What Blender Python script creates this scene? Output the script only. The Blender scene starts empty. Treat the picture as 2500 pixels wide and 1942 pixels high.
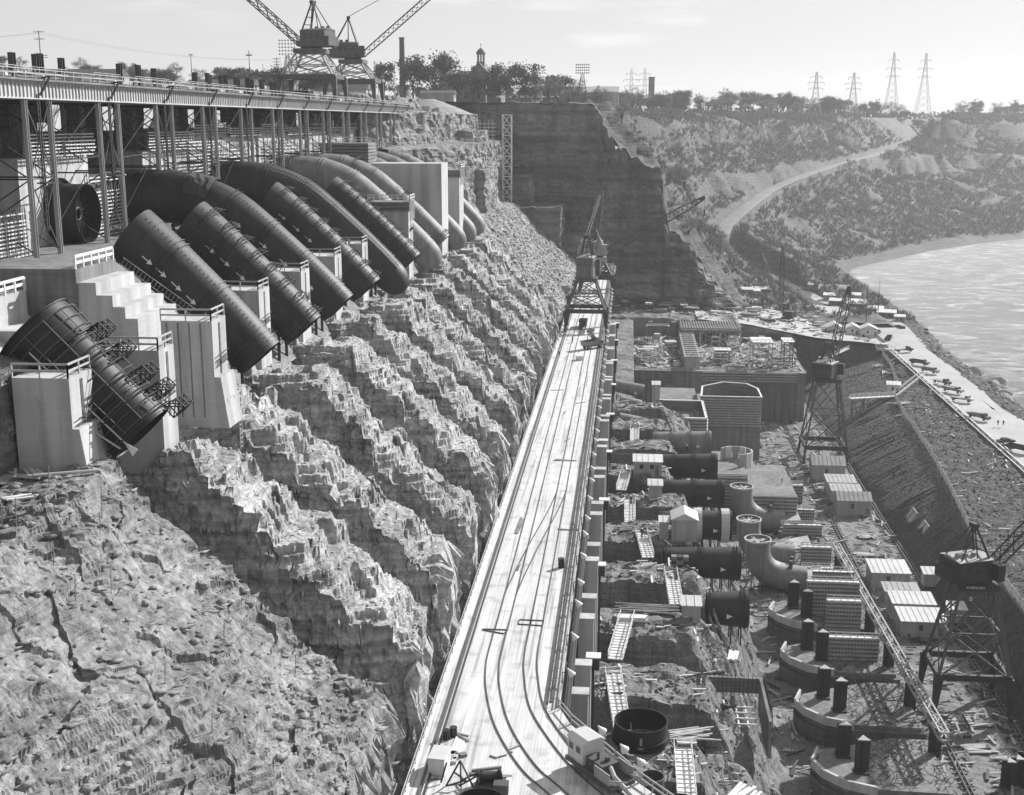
import bpy, math, random
import numpy as np
from mathutils import Vector, Matrix
random.seed(7)
SC = bpy.context.scene
COL = SC.collection
PI = math.pi
R = math.radians

# ------------------------------------------------------------------ camera, sky, sun, exposure
cam = bpy.data.cameras.new('camera')
cam.sensor_width = 36.0
cam.lens = 43.23
cam.clip_start = 1.0
cam.clip_end = 12000
cam_o = bpy.data.objects.new('camera', cam)
cam_o.location = (0, 0, 95)
cam_o.rotation_euler = (R(90 - 12.6), 0, R(5.386))
COL.objects.link(cam_o)
SC.camera = cam_o

SUN_AZ, SUN_EL = 43.0, 31.5
SV = Vector((math.sin(R(SUN_AZ)) * math.cos(R(SUN_EL)), math.cos(R(SUN_AZ)) * math.cos(R(SUN_EL)), math.sin(R(SUN_EL))))
world = bpy.data.worlds.new('World')
SC.world = world
world.use_nodes = True
wn, wl = world.node_tree.nodes, world.node_tree.links
wn.clear()
w_out = wn.new('ShaderNodeOutputWorld')
w_bg = wn.new('ShaderNodeBackground')
w_bg.inputs['Strength'].default_value = 0.066
w_sky = wn.new('ShaderNodeTexSky')
w_sky.sky_type = 'NISHITA'
w_sky.sun_disc = False
w_sky.sun_elevation = R(SUN_EL)
w_sky.sun_rotation = R(SUN_AZ)
w_sky.altitude = 150
w_sky.dust_density = 2.5
w_bw = wn.new('ShaderNodeRGBToBW')           # black and white photograph: the sky carries no hue
w_tc = wn.new('ShaderNodeTexCoord')
w_map = wn.new('ShaderNodeMapping')
w_map.inputs['Scale'].default_value = (5, 5, 34)
w_no = wn.new('ShaderNodeTexNoise')
w_no.inputs['Scale'].default_value = 1.3
w_no.inputs['Detail'].default_value = 4
w_rm = wn.new('ShaderNodeMapRange')
w_rm.inputs['From Min'].default_value = 0.60
w_rm.inputs['From Max'].default_value = 0.74
w_rm.inputs['To Min'].default_value = 1.0
w_rm.inputs['To Max'].default_value = 1.16
w_mul = wn.new('ShaderNodeMath')
w_mul.operation = 'MULTIPLY'
w_pw = wn.new('ShaderNodeMath')              # the film flattens the sky's range evenly, all round
w_pw.operation = 'POWER'
w_pw.inputs[1].default_value = 0.2
w_sc = wn.new('ShaderNodeMath')
w_sc.operation = 'MULTIPLY'
w_sc.inputs[1].default_value = 4.6
wl.new(w_sky.outputs[0], w_bw.inputs[0])
wl.new(w_tc.outputs['Generated'], w_map.inputs[0])
wl.new(w_map.outputs[0], w_no.inputs['Vector'])
wl.new(w_no.outputs['Fac'], w_rm.inputs['Value'])
wl.new(w_bw.outputs[0], w_pw.inputs[0])
wl.new(w_pw.outputs[0], w_sc.inputs[0])
wl.new(w_sc.outputs[0], w_mul.inputs[0])
wl.new(w_rm.outputs[0], w_mul.inputs[1])
wl.new(w_mul.outputs[0], w_bg.inputs['Color'])
wl.new(w_bg.outputs[0], w_out.inputs['Surface'])

sun = bpy.data.lights.new('sun', 'SUN')
sun.energy = 5.0
sun.angle = R(0.5)
sun.color = (1.0, 0.995, 0.99)
sun_o = bpy.data.objects.new('sun', sun)
sun_o.rotation_euler = SV.to_track_quat('Z', 'Y').to_euler()
sun_o.location = (200, 200, 400)
COL.objects.link(sun_o)

SC.view_settings.view_transform = 'Standard'
SC.view_settings.look = 'None'
SC.view_settings.gamma = 1
SC.view_settings.exposure = 0.72
SC.view_settings.use_curve_mapping = False
SC.render.engine = 'CYCLES'
SC.cycles.use_denoising = True
SC.cycles.max_bounces = 5
SC.cycles.diffuse_bounces = 3
SC.cycles.glossy_bounces = 2
SC.cycles.volume_bounces = 1
SC.cycles.transparent_max_bounces = 4

# ------------------------------------------------------------------ materials (all neutral greys)
MATS = {}
def gm(name, a, b=None, scale=1.0, rough=0.85, bump=0.0, bscale=None, metal=0.0, strata=0.0, streak=0.0, detail=5, spec=0.3, speck=0.0, board=0.0, bdist=0.15, fs=1.0, crack=0.0):
    """grey procedural material: large noise between a and b, optional rock strata, vertical streaks, fine specks, board lines, bump"""
    m = bpy.data.materials.new(name)
    m.use_nodes = True
    n, l = m.node_tree.nodes, m.node_tree.links
    bs = n['Principled BSDF']
    bs.inputs['Roughness'].default_value = rough
    bs.inputs['Metallic'].default_value = metal
    bs.inputs['Specular IOR Level'].default_value = spec
    if b is None: b = a * 0.75
    a, b = a*0.86, b*0.86
    g = n.new('ShaderNodeNewGeometry')
    def noise(sc, vec=None, det=detail):
        t = n.new('ShaderNodeTexNoise'); t.inputs['Scale'].default_value = sc; t.inputs['Detail'].default_value = det
        t.inputs['Roughness'].default_value = 0.62
        l.new(vec if vec else g.outputs['Position'], t.inputs['Vector']); return t.outputs['Fac']
    def mapr(v, f0, f1, t0, t1):
        r = n.new('ShaderNodeMapRange'); l.new(v, r.inputs['Value'])
        for k, x in zip(('From Min', 'From Max', 'To Min', 'To Max'), (f0, f1, t0, t1)): r.inputs[k].default_value = x
        return r.outputs[0]
    def mul(x, y):
        t = n.new('ShaderNodeMath'); t.operation = 'MULTIPLY'; l.new(x, t.inputs[0])
        if isinstance(y, float): t.inputs[1].default_value = y
        else: l.new(y, t.inputs[1])
        return t.outputs[0]
    def mapping(sx, sy, sz):
        t = n.new('ShaderNodeMapping'); t.inputs['Scale'].default_value = (sx, sy, sz); l.new(g.outputs['Position'], t.inputs[0]); return t.outputs[0]
    v = mapr(noise(scale), 0.3, 0.7, b, a)
    hs = []
    if strata:
        s = noise(1.0, mapping(0.05*fs, 0.05*fs, 1.5*fs), 6)
        v = mul(v, mapr(s, 0.38, 0.62, 1.0 - strata, 1.0 + strata * 0.3)); hs.append(s)
    if streak:
        s = noise(1.0, mapping(0.9*fs, 0.9*fs, 0.04*fs), 4)
        v = mul(v, mapr(s, 0.4, 0.65, 1.0 + streak * 0.2, 1.0 - streak))
    if speck:
        s = noise(scale * 14, None, 3)
        v = mul(v, mapr(s, 0.35, 0.65, 1.0 - speck, 1.0 + speck * 0.5)); hs.append(s)
    if board:
        s = noise(1.0, mapping(0.15, 0.15, 3.2), 2)
        v = mul(v, mapr(s, 0.4, 0.6, 1.0 - board, 1.0 + board * 0.3))
    if crack:
        wv = n.new('ShaderNodeVectorMath'); wv.operation = 'ADD'; l.new(mapping(0.30*fs, 0.30*fs, 0.75*fs), wv.inputs[0])
        nn = n.new('ShaderNodeTexNoise'); nn.inputs['Scale'].default_value = 0.8; l.new(g.outputs['Position'], nn.inputs['Vector']); l.new(nn.outputs['Color'], wv.inputs[1])
        vo = n.new('ShaderNodeTexVoronoi'); vo.feature = 'DISTANCE_TO_EDGE'; vo.inputs['Scale'].default_value = 0.9; l.new(wv.outputs[0], vo.inputs['Vector'])
        v = mul(v, mapr(vo.outputs['Distance'], 0.0, 0.03, 1.0 - crack, 1.0)); hs.append(v)
    cc = n.new('ShaderNodeCombineColor')
    for k in range(3): l.new(v, cc.inputs[k])
    l.new(cc.outputs[0], bs.inputs['Base Color'])
    if bump:
        h = noise(bscale or scale * 6, None, 8)
        if hs:
            ad = n.new('ShaderNodeMath'); ad.operation = 'ADD'; l.new(h, ad.inputs[0]); l.new(hs[0], ad.inputs[1]); h = ad.outputs[0]
        bp = n.new('ShaderNodeBump'); bp.inputs['Strength'].default_value = bump; bp.inputs['Distance'].default_value = bdist
        l.new(h, bp.inputs['Height']); l.new(bp.outputs[0], bs.inputs['Normal'])
    MATS[name] = m
    return m
M = MATS
gm('rock', 0.60, 0.36, 0.16, crack=0.22, bump=0.9, bscale=0.8, strata=0.34, streak=0.30, speck=0.25, bdist=0.5)
gm('shale', 0.38, 0.16, 0.11, bump=0.9, bscale=0.9, strata=0.22, speck=0.40, bdist=0.45)
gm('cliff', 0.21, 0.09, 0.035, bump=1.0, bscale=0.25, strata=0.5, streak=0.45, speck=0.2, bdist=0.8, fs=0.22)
gm('bench_rock', 0.27, 0.15, 0.2, crack=0.15, bump=0.9, bscale=0.9, strata=0.2, streak=0.2, speck=0.3, bdist=0.4)
gm('far_land', 0.115, 0.065, 0.02, bump=0.8, bscale=0.15, strata=0.3, speck=0.35, bdist=1.5)
gm('earth_bank', 0.085, 0.045, 0.1, bump=0.9, bscale=0.7, streak=0.3, speck=0.45, bdist=0.5)
gm('road_dirt', 0.42, 0.32, 0.08, bump=0.4, bscale=1.5, speck=0.12)
gm('ledge_rock', 0.36, 0.20, 0.12, bump=0.8, bscale=0.5, strata=0.35, streak=0.35, speck=0.2, bdist=0.5, fs=.5)
gm('gravel', 0.22, 0.15, 0.06, bump=0.4, bscale=1.5, speck=0.15)
gm('rubble', 0.36, 0.22, 0.5, bump=0.6, speck=0.3)
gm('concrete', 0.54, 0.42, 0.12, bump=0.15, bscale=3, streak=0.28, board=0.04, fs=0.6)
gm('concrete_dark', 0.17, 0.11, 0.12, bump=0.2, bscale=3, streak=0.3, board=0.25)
gm('concrete_stained', 0.25, 0.16, 0.15, bump=0.2, bscale=3, streak=0.35, board=0.15)
gm('slab', 0.24, 0.14, 0.09, bump=0.3, bscale=2, speck=0.25)
gm('deck_timber', 0.62, 0.52, 0.10, bump=0.15, bscale=2, speck=0.10, board=0.0)
gm('timber', 0.50, 0.34, 0.6, bump=0.3, speck=0.15)
gm('timber_pale', 0.72, 0.58, 0.6, bump=0.2)
gm('timber_grey', 0.26, 0.15, 0.5, bump=0.3, board=0.3)
gm('form_panel', 0.20, 0.13, 0.4, bump=0.2, board=0.25)
gm('pipe_steel', 0.034, 0.018, 0.35, rough=0.55, bump=0.2, bscale=3, spec=0.35, streak=0.4, speck=0.2)
gm('pipe_black', 0.024, 0.014, 0.35, rough=0.5, bump=0.12, bscale=6)
gm('elbow_steel', 0.24, 0.16, 0.3, rough=0.6, streak=0.3)
gm('steel_dark', 0.035, 0.02, 0.5, rough=0.6, spec=0.4)
gm('steel_mid', 0.11, 0.07, 0.4, rough=0.6)
gm('steel_light', 0.38, 0.30, 0.3, rough=0.6, streak=0.2)
gm('girder_paint', 0.55, 0.45, 0.3, rough=0.6, streak=0.2)
gm('crane_cab', 0.13, 0.09, 0.3, rough=0.6, streak=0.2)
gm('crane_pale', 0.33, 0.25, 0.3, rough=0.6, streak=0.2)
gm('rebar', 0.07, 0.04, 1.0, rough=0.8)
gm('white_paint', 0.72, 0.62, 0.3, rough=0.6, streak=0.1)
gm('shed_wall', 0.42, 0.33, 0.3, rough=0.8, streak=0.2)
gm('shed_roof', 0.62, 0.50, 0.3, rough=0.7, streak=0.1)
gm('roof_dark', 0.10, 0.07, 0.3, rough=0.8)
gm('brick_far', 0.13, 0.09, 0.2, rough=0.9)
gm('stone_far', 0.22, 0.16, 0.3, rough=0.9)
gm('bark', 0.07, 0.04, 0.5)
gm('twig', 0.20, 0.14, 0.03)
gm('leaf_dark', 0.10, 0.055, 0.08)
gm('rubber', 0.02, 0.015, 1.0)
gm('paint_black', 0.03, 0.02, 1.0, rough=0.35, spec=0.5)
gm('paint_grey', 0.25, 0.2, 1.0, rough=0.35, spec=0.5)
gm('paint_pale', 0.55, 0.5, 1.0, rough=0.35, spec=0.5)
gm('glass', 0.03, 0.02, 1.0, rough=0.15, spec=0.6)
gm('cloth_dark', 0.06, 0.04, 1.0)
gm('cloth_pale', 0.5, 0.4, 1.0)
gm('skin', 0.4, 0.35, 1.0)
gm('tarp', 0.5, 0.4, 0.5)
gm('rail', 0.12, 0.08, 1.0, rough=0.5)
gm('insulator', 0.3, 0.2, 1.0)

def water_mat():
    m = bpy.data.materials.new('river_water'); m.use_nodes = True
    n, l = m.node_tree.nodes, m.node_tree.links
    bs = n['Principled BSDF']
    bs.inputs['Base Color'].default_value = (0.16, 0.16, 0.16, 1)
    bs.inputs['Roughness'].default_value = 0.17
    bs.inputs['Specular IOR Level'].default_value = 0.6
    g = n.new('ShaderNodeNewGeometry')
    mp = n.new('ShaderNodeMapping'); mp.inputs['Scale'].default_value = (0.10, 0.17, 1); mp.inputs['Rotation'].default_value = (0, 0, 0.5)
    l.new(g.outputs['Position'], mp.inputs[0])
    a = n.new('ShaderNodeTexNoise'); a.inputs['Scale'].default_value = 1.0; a.inputs['Detail'].default_value = 9; a.inputs['Roughness'].default_value = 0.72; a.inputs['Distortion'].default_value = 1.2
    l.new(mp.outputs[0], a.inputs['Vector'])
    bp = n.new('ShaderNodeBump'); bp.inputs['Strength'].default_value = 1.0; bp.inputs['Distance'].default_value = 3.2
    l.new(a.outputs['Fac'], bp.inputs['Height']); l.new(bp.outputs[0], bs.inputs['Normal'])
    b = n.new('ShaderNodeTexNoise'); b.inputs['Scale'].default_value = 0.35; b.inputs['Detail'].default_value = 8; b.inputs['Roughness'].default_value = 0.7; b.inputs['Distortion'].default_value = 2.0
    l.new(mp.outputs[0], b.inputs['Vector'])
    r = n.new('ShaderNodeMapRange'); l.new(b.outputs['Fac'], r.inputs['Value'])
    for k, x in zip(('From Min', 'From Max', 'To Min', 'To Max'), (0.48, 0.68, 0.19, 0.62)): r.inputs[k].default_value = x
    cc = n.new('ShaderNodeCombineColor')
    for k in range(3): l.new(r.outputs[0], cc.inputs[k])
    l.new(cc.outputs[0], bs.inputs['Base Color'])
    MATS['river_water'] = m
water_mat()

# ------------------------------------------------------------------ mesh helpers
def vadd(a, b): return (a[0] + b[0], a[1] + b[1], a[2] + b[2])
class MB:
    """collects simple solids; obj() links them as one mesh object"""
    def __init__(s): s.v = []; s.f = []
    def add(s, vs, fs):
        k = len(s.v); s.v.extend([tuple(x) for x in vs]); s.f.extend([tuple(i + k for i in f) for f in fs]); return s
    def box(s, x0, x1, y0, y1, z0, z1):
        return s.add([(x0,y0,z0),(x1,y0,z0),(x1,y1,z0),(x0,y1,z0),(x0,y0,z1),(x1,y0,z1),(x1,y1,z1),(x0,y1,z1)],
                     [(3,2,1,0),(4,5,6,7),(0,1,5,4),(1,2,6,5),(2,3,7,6),(3,0,4,7)])
    def obox(s, c, d, rz=0.0, tilt=None):
        m = Matrix.Rotation(rz, 3, 'Z')
        if tilt: m = m @ Matrix.Rotation(tilt[1], 3, tilt[0])
        hx, hy, hz = d[0]/2, d[1]/2, d[2]/2
        vs = [Vector(c) + m @ Vector((x*hx, y*hy, z*hz)) for z in (-1,1) for x, y in ((-1,-1),(1,-1),(1,1),(-1,1))]
        return s.add(vs, [(3,2,1,0),(4,5,6,7),(0,1,5,4),(1,2,6,5),(2,3,7,6),(3,0,4,7)])
    def frame(s, p, q):
        d = Vector(q) - Vector(p); L = d.length or 1e-6; d = d / L
        a = Vector((0,0,1)) if abs(d.z) < 0.95 else Vector((1,0,0))
        u = d.cross(a).normalized(); w = u.cross(d).normalized()
        return d, u, w
    def bar(s, p, q, w, h=None):
        h = h or w; p, q = Vector(p), Vector(q); d, u, t = s.frame(p, q)
        vs = [c + u*(x*w/2) + t*(y*h/2) for c in (p, q) for x, y in ((-1,-1),(1,-1),(1,1),(-1,1))]
        return s.add(vs, [(0,1,5,4),(1,2,6,5),(2,3,7,6),(3,0,4,7),(3,2,1,0),(4,5,6,7)])
    def tube(s, p, q, r0, r1=None, n=8, caps=True):
        r1 = r0 if r1 is None else r1; p, q = Vector(p), Vector(q); d, u, t = s.frame(p, q)
        vs = []
        for c, r in ((p, r0), (q, r1)):
            for i in range(n): a = 2*PI*i/n; vs.append(c + (u*math.cos(a) + t*math.sin(a))*r)
        fs = [(i, (i+1)%n, n+(i+1)%n, n+i) for i in range(n)]
        if caps: fs += [tuple(range(n))[::-1], tuple(range(n, 2*n))]
        return s.add(vs, fs)
    def sweep(s, pts, rad, n=16, closed=False, caps=True, up=(0,1,0)):
        """pipe along pts; up = a vector never parallel to it"""
        P = [Vector(p) for p in pts]; m = len(P); vs = []
        for i, p in enumerate(P):
            a = P[(i-1) % m] if (closed or i > 0) else P[i]; b = P[(i+1) % m] if (closed or i < m-1) else P[i]
            d = (b - a).normalized(); u = Vector(up); u = (u - d*u.dot(d)).normalized(); t = d.cross(u)
            r = rad[i] if isinstance(rad, (list, tuple)) else rad
            for k in range(n): w = 2*PI*k/n; vs.append(p + (u*math.cos(w) + t*math.sin(w))*r)
        fs = []
        for i in range(m if closed else m-1):
            j = (i+1) % m
            for k in range(n): k2 = (k+1) % n; fs.append((i*n+k, i*n+k2, j*n+k2, j*n+k))
        if caps and not closed: fs += [tuple(range(n))[::-1], tuple(range((m-1)*n, m*n))]
        return s.add(vs, fs)
    def hoop(s, c, d, r, rt, n=24, nt=5, arc=(0, 2*PI)):
        """ring of radius r round axis d at c"""
        c = Vector(c); d = Vector(d).normalized(); a = Vector((0,1,0)) if abs(d.y) < 0.9 else Vector((1,0,0))
        u = (a - d*a.dot(d)).normalized(); t = d.cross(u); full = arc[1]-arc[0] > 6.2
        k = n if full else n+1
        pts = [c + (u*math.cos(w) + t*math.sin(w))*r for w in [arc[0] + (arc[1]-arc[0])*i/n for i in range(k)]]
        return s.sweep(pts, rt, nt, closed=full, up=d)
    def band(s, c, d, r, w, th, n=32):
        """flat stiffener ring (rectangular section) round axis d"""
        c = Vector(c); d = Vector(d).normalized(); a = Vector((0,1,0)) if abs(d.y) < 0.9 else Vector((1,0,0))
        u = (a - d*a.dot(d)).normalized(); t = d.cross(u); vs = []; fs = []
        for i in range(n):
            o = u*math.cos(2*PI*i/n) + t*math.sin(2*PI*i/n)
            vs += [c + d*(-w/2) + o*r, c + d*(-w/2) + o*(r+th), c + d*(w/2) + o*(r+th), c + d*(w/2) + o*r]
        for i in range(n):
            j = (i+1) % n
            for k in range(4): fs.append((i*4+k, i*4+(k+1)%4, j*4+(k+1)%4, j*4+k))
        return s.add(vs, fs)
    def prism(s, poly, z0, z1):
        n = len(poly)
        return s.add([(x,y,z0) for x,y in poly] + [(x,y,z1) for x,y in poly],
                     [tuple(range(n))[::-1], tuple(range(n, 2*n))] + [(i,(i+1)%n,n+(i+1)%n,n+i) for i in range(n)])
    def slab(s, poly3, axis, t):
        """polygon (3d points) thickened along axis"""
        n = len(poly3); a = Vector(axis).normalized()*t
        return s.add([Vector(p) for p in poly3] + [Vector(p)+a for p in poly3],
                     [tuple(range(n))[::-1], tuple(range(n, 2*n))] + [(i,(i+1)%n,n+(i+1)%n,n+i) for i in range(n)])
    def lattice(s, p, q, w0, w1, n, r, wm=None):
        """square lattice boom from p to q: four chords and zigzag lacing; wm = width in the middle"""
        p, q = Vector(p), Vector(q); d, u, t = s.frame(p, q); L = (q-p).length; ring = []
        for i in range(n+1):
            f = i/n; w = w0 + (w1-w0)*f
            if wm: w = w0 + (wm-w0)*min(1, f/0.15) if f < 0.5 else w1 + (wm-w1)*min(1, (1-f)/0.2)
            ring.append([p + d*(L*f) + u*(x*w/2) + t*(y*w/2) for x, y in ((-1,-1),(1,-1),(1,1),(-1,1))])
        for i in range(n):
            for k in range(4):
                s.bar(ring[i][k], ring[i+1][k], r*1.7)
                k2 = (k+1) % 4
                if i % 2: s.bar(ring[i][k], ring[i+1][k2], r)
                else: s.bar(ring[i][k2], ring[i+1][k], r)
        for k in range(4): s.bar(ring[n][k], ring[n][(k+1)%4], r*1.5)
        return s
    def data(s, name, mat, smooth=False):
        me = bpy.data.meshes.new(name); me.from_pydata(s.v, [], s.f)
        me.materials.append(M[mat] if isinstance(mat, str) else mat)
        if smooth: me.polygons.foreach_set('use_smooth', [True]*len(me.polygons))
        me.update()
        if smooth: me.set_sharp_from_angle(angle=R(48))
        return me
    def obj(s, name, mat, parent=None, smooth=False, **kw):
        return link(name, s.data(name, mat, smooth), parent, **kw)
def link(name, me, parent=None, **kw):
    o = bpy.data.objects.new(name, me); COL.objects.link(o)
    if parent is not None:
        o.parent = parent
        if parent.get('_w'): o.matrix_parent_inverse = Matrix.Translation(-Vector(parent.location))
    for k, v in kw.items(): o[k] = v
    return o
def sub(name, mb, mat, part, smooth=False, **kw):
    """a sub-part: its geometry is in the same space as its part's"""
    o = link(name, mb.data(name, mat, smooth)); o.parent = part
    for k, v in kw.items(): o[k] = v
    return o
def thing(name, label, cat, loc=(0,0,0), rz=0.0, group=None, world=False):
    """an Empty at the thing's base; world=True: its parts are given in world coordinates"""
    o = bpy.data.objects.new(name, None); o.empty_display_size = 0.5; COL.objects.link(o)
    o.location = loc; o.rotation_euler = (0,0,rz); o['label'] = label; o['category'] = cat
    if group: o['group'] = group
    if world: o['_w'] = 1
    return o
def tag(o, label, cat, group=None):
    o['label'] = label; o['category'] = cat
    if group: o['group'] = group
    return o
def dup(root, loc=None, rz=None, label=None, sc=None, group=None):
    def cp(o, par):
        c = o.copy(); COL.objects.link(c); c.parent = par
        for ch in [x for x in KIDS.get(o.name, ())]: cp(ch, c)
        return c
    if root.name not in KIDS: index(root)
    r = cp(root, None)
    if loc is not None: r.location = loc
    if rz is not None: r.rotation_euler = (0,0,rz)
    if sc: r.scale = sc if isinstance(sc, (tuple, list)) else (sc,)*3
    if label: r['label'] = label
    if group: r['group'] = group
    return r
KIDS = {}
def index(o):
    KIDS[o.name] = list(o.children)
    for c in o.children: index(c)
NW = 'first second third fourth fifth sixth seventh eighth ninth tenth eleventh twelfth thirteenth fourteenth fifteenth sixteenth seventeenth eighteenth nineteenth'.split()
def ordw(i):
    i += 1
    if i < 20: return NW[i-1]
    t_, u = divmod(i, 10); T = {2:('twenty','twentieth'),3:('thirty','thirtieth'),4:('forty','fortieth'),5:('fifty','fiftieth')}[t_]
    return T[1] if u == 0 else T[0] + '-' + NW[u-1]
def structure(o): o['kind'] = 'structure'; return o
def stuff(o): o['kind'] = 'stuff'; return o

# ------------------------------------------------------------------ numpy noise and terrain sheets
def hsh(ix, iy, iz, seed):
    with np.errstate(over='ignore'):
        h = (ix.astype(np.int64)*374761393 + iy.astype(np.int64)*668265263 + iz.astype(np.int64)*2147483647 + seed*1274126177).astype(np.uint64)
        h = (h ^ (h >> np.uint64(13))) * np.uint64(1274126177); h = (h ^ (h >> np.uint64(16))) * np.uint64(2246822519)
        h = h ^ (h >> np.uint64(15))
    return (h & np.uint64(0xFFFFFF)).astype(np.float64) / float(0xFFFFFF)
def vno(x, y, z, seed=0):
    ix, iy, iz = np.floor(x), np.floor(y), np.floor(z); fx, fy, fz = x-ix, y-iy, z-iz
    fx, fy, fz = fx*fx*(3-2*fx), fy*fy*(3-2*fy), fz*fz*(3-2*fz); o = 0
    for a in (0,1):
        for b in (0,1):
            for c in (0,1):
                w = (fx if a else 1-fx)*(fy if b else 1-fy)*(fz if c else 1-fz)
                o = o + w*hsh(ix+a, iy+b, iz+c, seed)
    return o*2-1
def fbm(x, y, z, s, oct=4, seed=0):
    o = 0; a = 1.0; f = 1.0/s
    for k in range(oct): o = o + a*vno(x*f, y*f, z*f, seed+k*17); a *= .5; f *= 2.03
    return o
def worley(x, y, z, seed=0):
    """distance to nearest jittered cell point and that cell's random value"""
    ix, iy, iz = np.floor(x), np.floor(y), np.floor(z); best = np.full(x.shape, 9.0); cid = np.zeros(x.shape)
    for a in (-1,0,1):
        for b in (-1,0,1):
            for c in (-1,0,1):
                jx, jy, jz = ix+a, iy+b, iz+c
                d = (jx+hsh(jx,jy,jz,seed)-x)**2 + (jy+hsh(jx,jy,jz,seed+1)-y)**2 + (jz+hsh(jx,jy,jz,seed+2)-z)**2
                m = d < best; best = np.where(m, d, best); cid = np.where(m, hsh(jx,jy,jz,seed+3), cid)
    return np.sqrt(best), cid
def sst(a, b, x):
    t = np.clip((x-a)/(b-a), 0, 1); return t*t*(3-2*t)
def terr(z, h, k=0.25):
    """terraces of height h; k = share of each step that rises"""
    t = z/h; f = np.floor(t); r = t-f; return (f + sst(0.5-k/2, 0.5+k/2, r))*h
def sheet(name, V, mat, parent=None, smooth=False, **kw):
    """V (nu, nv, 3) grid of points -> quad mesh"""
    nu, nv = V.shape[:2]; me = bpy.data.meshes.new(name)
    me.vertices.add(nu*nv); me.vertices.foreach_set('co', V.reshape(-1).astype(np.float32))
    i = np.arange(nu*nv).reshape(nu, nv)
    q = np.stack([i[:-1,:-1], i[1:,:-1], i[1:,1:], i[:-1,1:]], -1).reshape(-1, 4)
    me.loops.add(q.size); me.loops.foreach_set('vertex_index', q.reshape(-1).astype(np.int32))
    me.polygons.add(len(q)); me.polygons.foreach_set('loop_start', np.arange(0, q.size, 4, dtype=np.int32))
    me.polygons.foreach_set('loop_total', np.full(len(q), 4, np.int32))
    me.polygons.foreach_set('use_smooth', np.full(len(q), smooth))
    me.materials.append(M[mat]); me.update(calc_edges=True); me.validate()
    return link(name, me, parent, **kw)
# ------------------------------------------------------------------ large structure: terrain
UY = lambda k: 98.5 + 20.0*k                     # axis of penstock unit k
def ztop(X): return 65.5 - 0.88*(X + 42.5)       # top of the excavated slope
def blocky(a, z, sa, sz, seed):
    """random step per block of a layered rock face (a along the face, z up)"""
    zr = np.floor(z/sz + 0.35*vno(a/9.0, z*0, z*0, seed)); sh = hsh(zr, zr*0, zr*0, seed+5)
    ar = np.floor(a/sa/(0.6+sh) + sh*7)
    return hsh(zr, ar, ar*0, seed+9) - 0.5

def rib(j):
    Yc = 108.5 + 20*j; seed = 40 + j*11; rs = random.Random(j)
    Xs = np.concatenate([np.linspace(-48, -19.1 + rs.uniform(-0.9, 0.2), 178), np.full(26, -19.0)])
    dr = np.concatenate([np.zeros(178), np.linspace(0.02, 1, 26)])
    w = 5.5 + rs.uniform(-.3, .3)
    dy = np.concatenate([np.linspace(-10.0, -w-.5, 6), np.linspace(-w-.4, -w, 22), np.linspace(-w+.15, w-.15, 40), np.linspace(w, w+.4, 14), np.linspace(w+.5, 10.0, 6)])
    lv = np.concatenate([np.zeros(6), np.linspace(0.03, 1, 22), np.ones(40), np.linspace(1, 0.03, 14), np.zeros(6)])
    X, DY = np.meshgrid(Xs, dy, indexing='ij'); DR = np.repeat(dr[:,None], len(dy), 1); LV = np.repeat(lv[None], len(Xs), 0)
    wf = 1 - 0.18*sst(-25, -19, X); aD = np.abs(DY); DY = np.where(aD <= w+.42, DY*wf, np.sign(DY)*(w*wf+.42 + (aD-w-.42)*(10-w*wf-.42)/(10-w-.42)))
    Y = Yc + DY
    f1, c1 = worley(X/3.0, Y/3.0, X*0, seed+4); f2, c2 = worley(X/1.3, Y/1.3, X*0, seed+6); f3, c3 = worley(X/.55, Y/.55, X*0, seed+7)
    Xw = X + 1.1*fbm(X, Y, X*0, 8, 3, seed) + 1.2*(c1-.5) + 0.5*(c2-.5)
    zt = ztop(Xw) + 2.0 + (1.4 if j == 0 else 0) ; hh = rs.uniform(2.2, 4.2); zt = np.minimum(zt, (66.0 if j == 0 else 64.6) + .8*vno(X/2, Y/3, X*0, seed+33)); zt = 0.5*terr(zt + 1.3*vno(X/7, Y/9, X*0, seed+1), hh, 0.3) + 0.5*zt + .5*vno(X/3.5, Y/5, X*0, seed+31)
    edge = np.clip((np.abs(DY)/wf-3.2)/2.3, 0, 1); zt = zt - 1.3*edge**1.6*(0.2+1.2*c1)
    zt = terr(zt + .3*(c2-.5), 0.8, 0.14) + 0.12*(c3-.5) + .12*(.5-f3) + .1*fbm(X, Y, X*0, 2, 3, seed+30)
    zf = ztop(X) - 7.6 - 5*sst(-27, -20, X) + 0.5*fbm(X, Y, X*0, 3, 3, seed+8)
    z = zf + LV*(zt - zf)
    z = z*(1-DR) + DR*4.0
    wall = ((LV > 0.02) & (aD > w-.02)).astype(float)
    sg = np.sign(DY)
    off = 1.15*blocky(X, z, 2.2, 1.25, seed+20) + 0.55*blocky(X, z, 0.8, 0.55, seed+21) + 0.5*fbm(X, Y, z, 3.5, 3, seed+22)
    Y = Y + wall*sg*off
    ov = (DR > 0).astype(float)
    X = X + ov*(1.2*blocky(Y, z, 1.8, 1.3, seed+23) + 0.6*fbm(X, Y, z, 4, 3, seed+24)) + wall*0.35*vno(Y/1.2, z/0.8, X/1.2, seed+25)
    V = np.stack([X, Y, z], -1)
    structure(sheet('rock_slope', V, 'rock'))
for j in range(-0, 12): rib(j)

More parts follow.
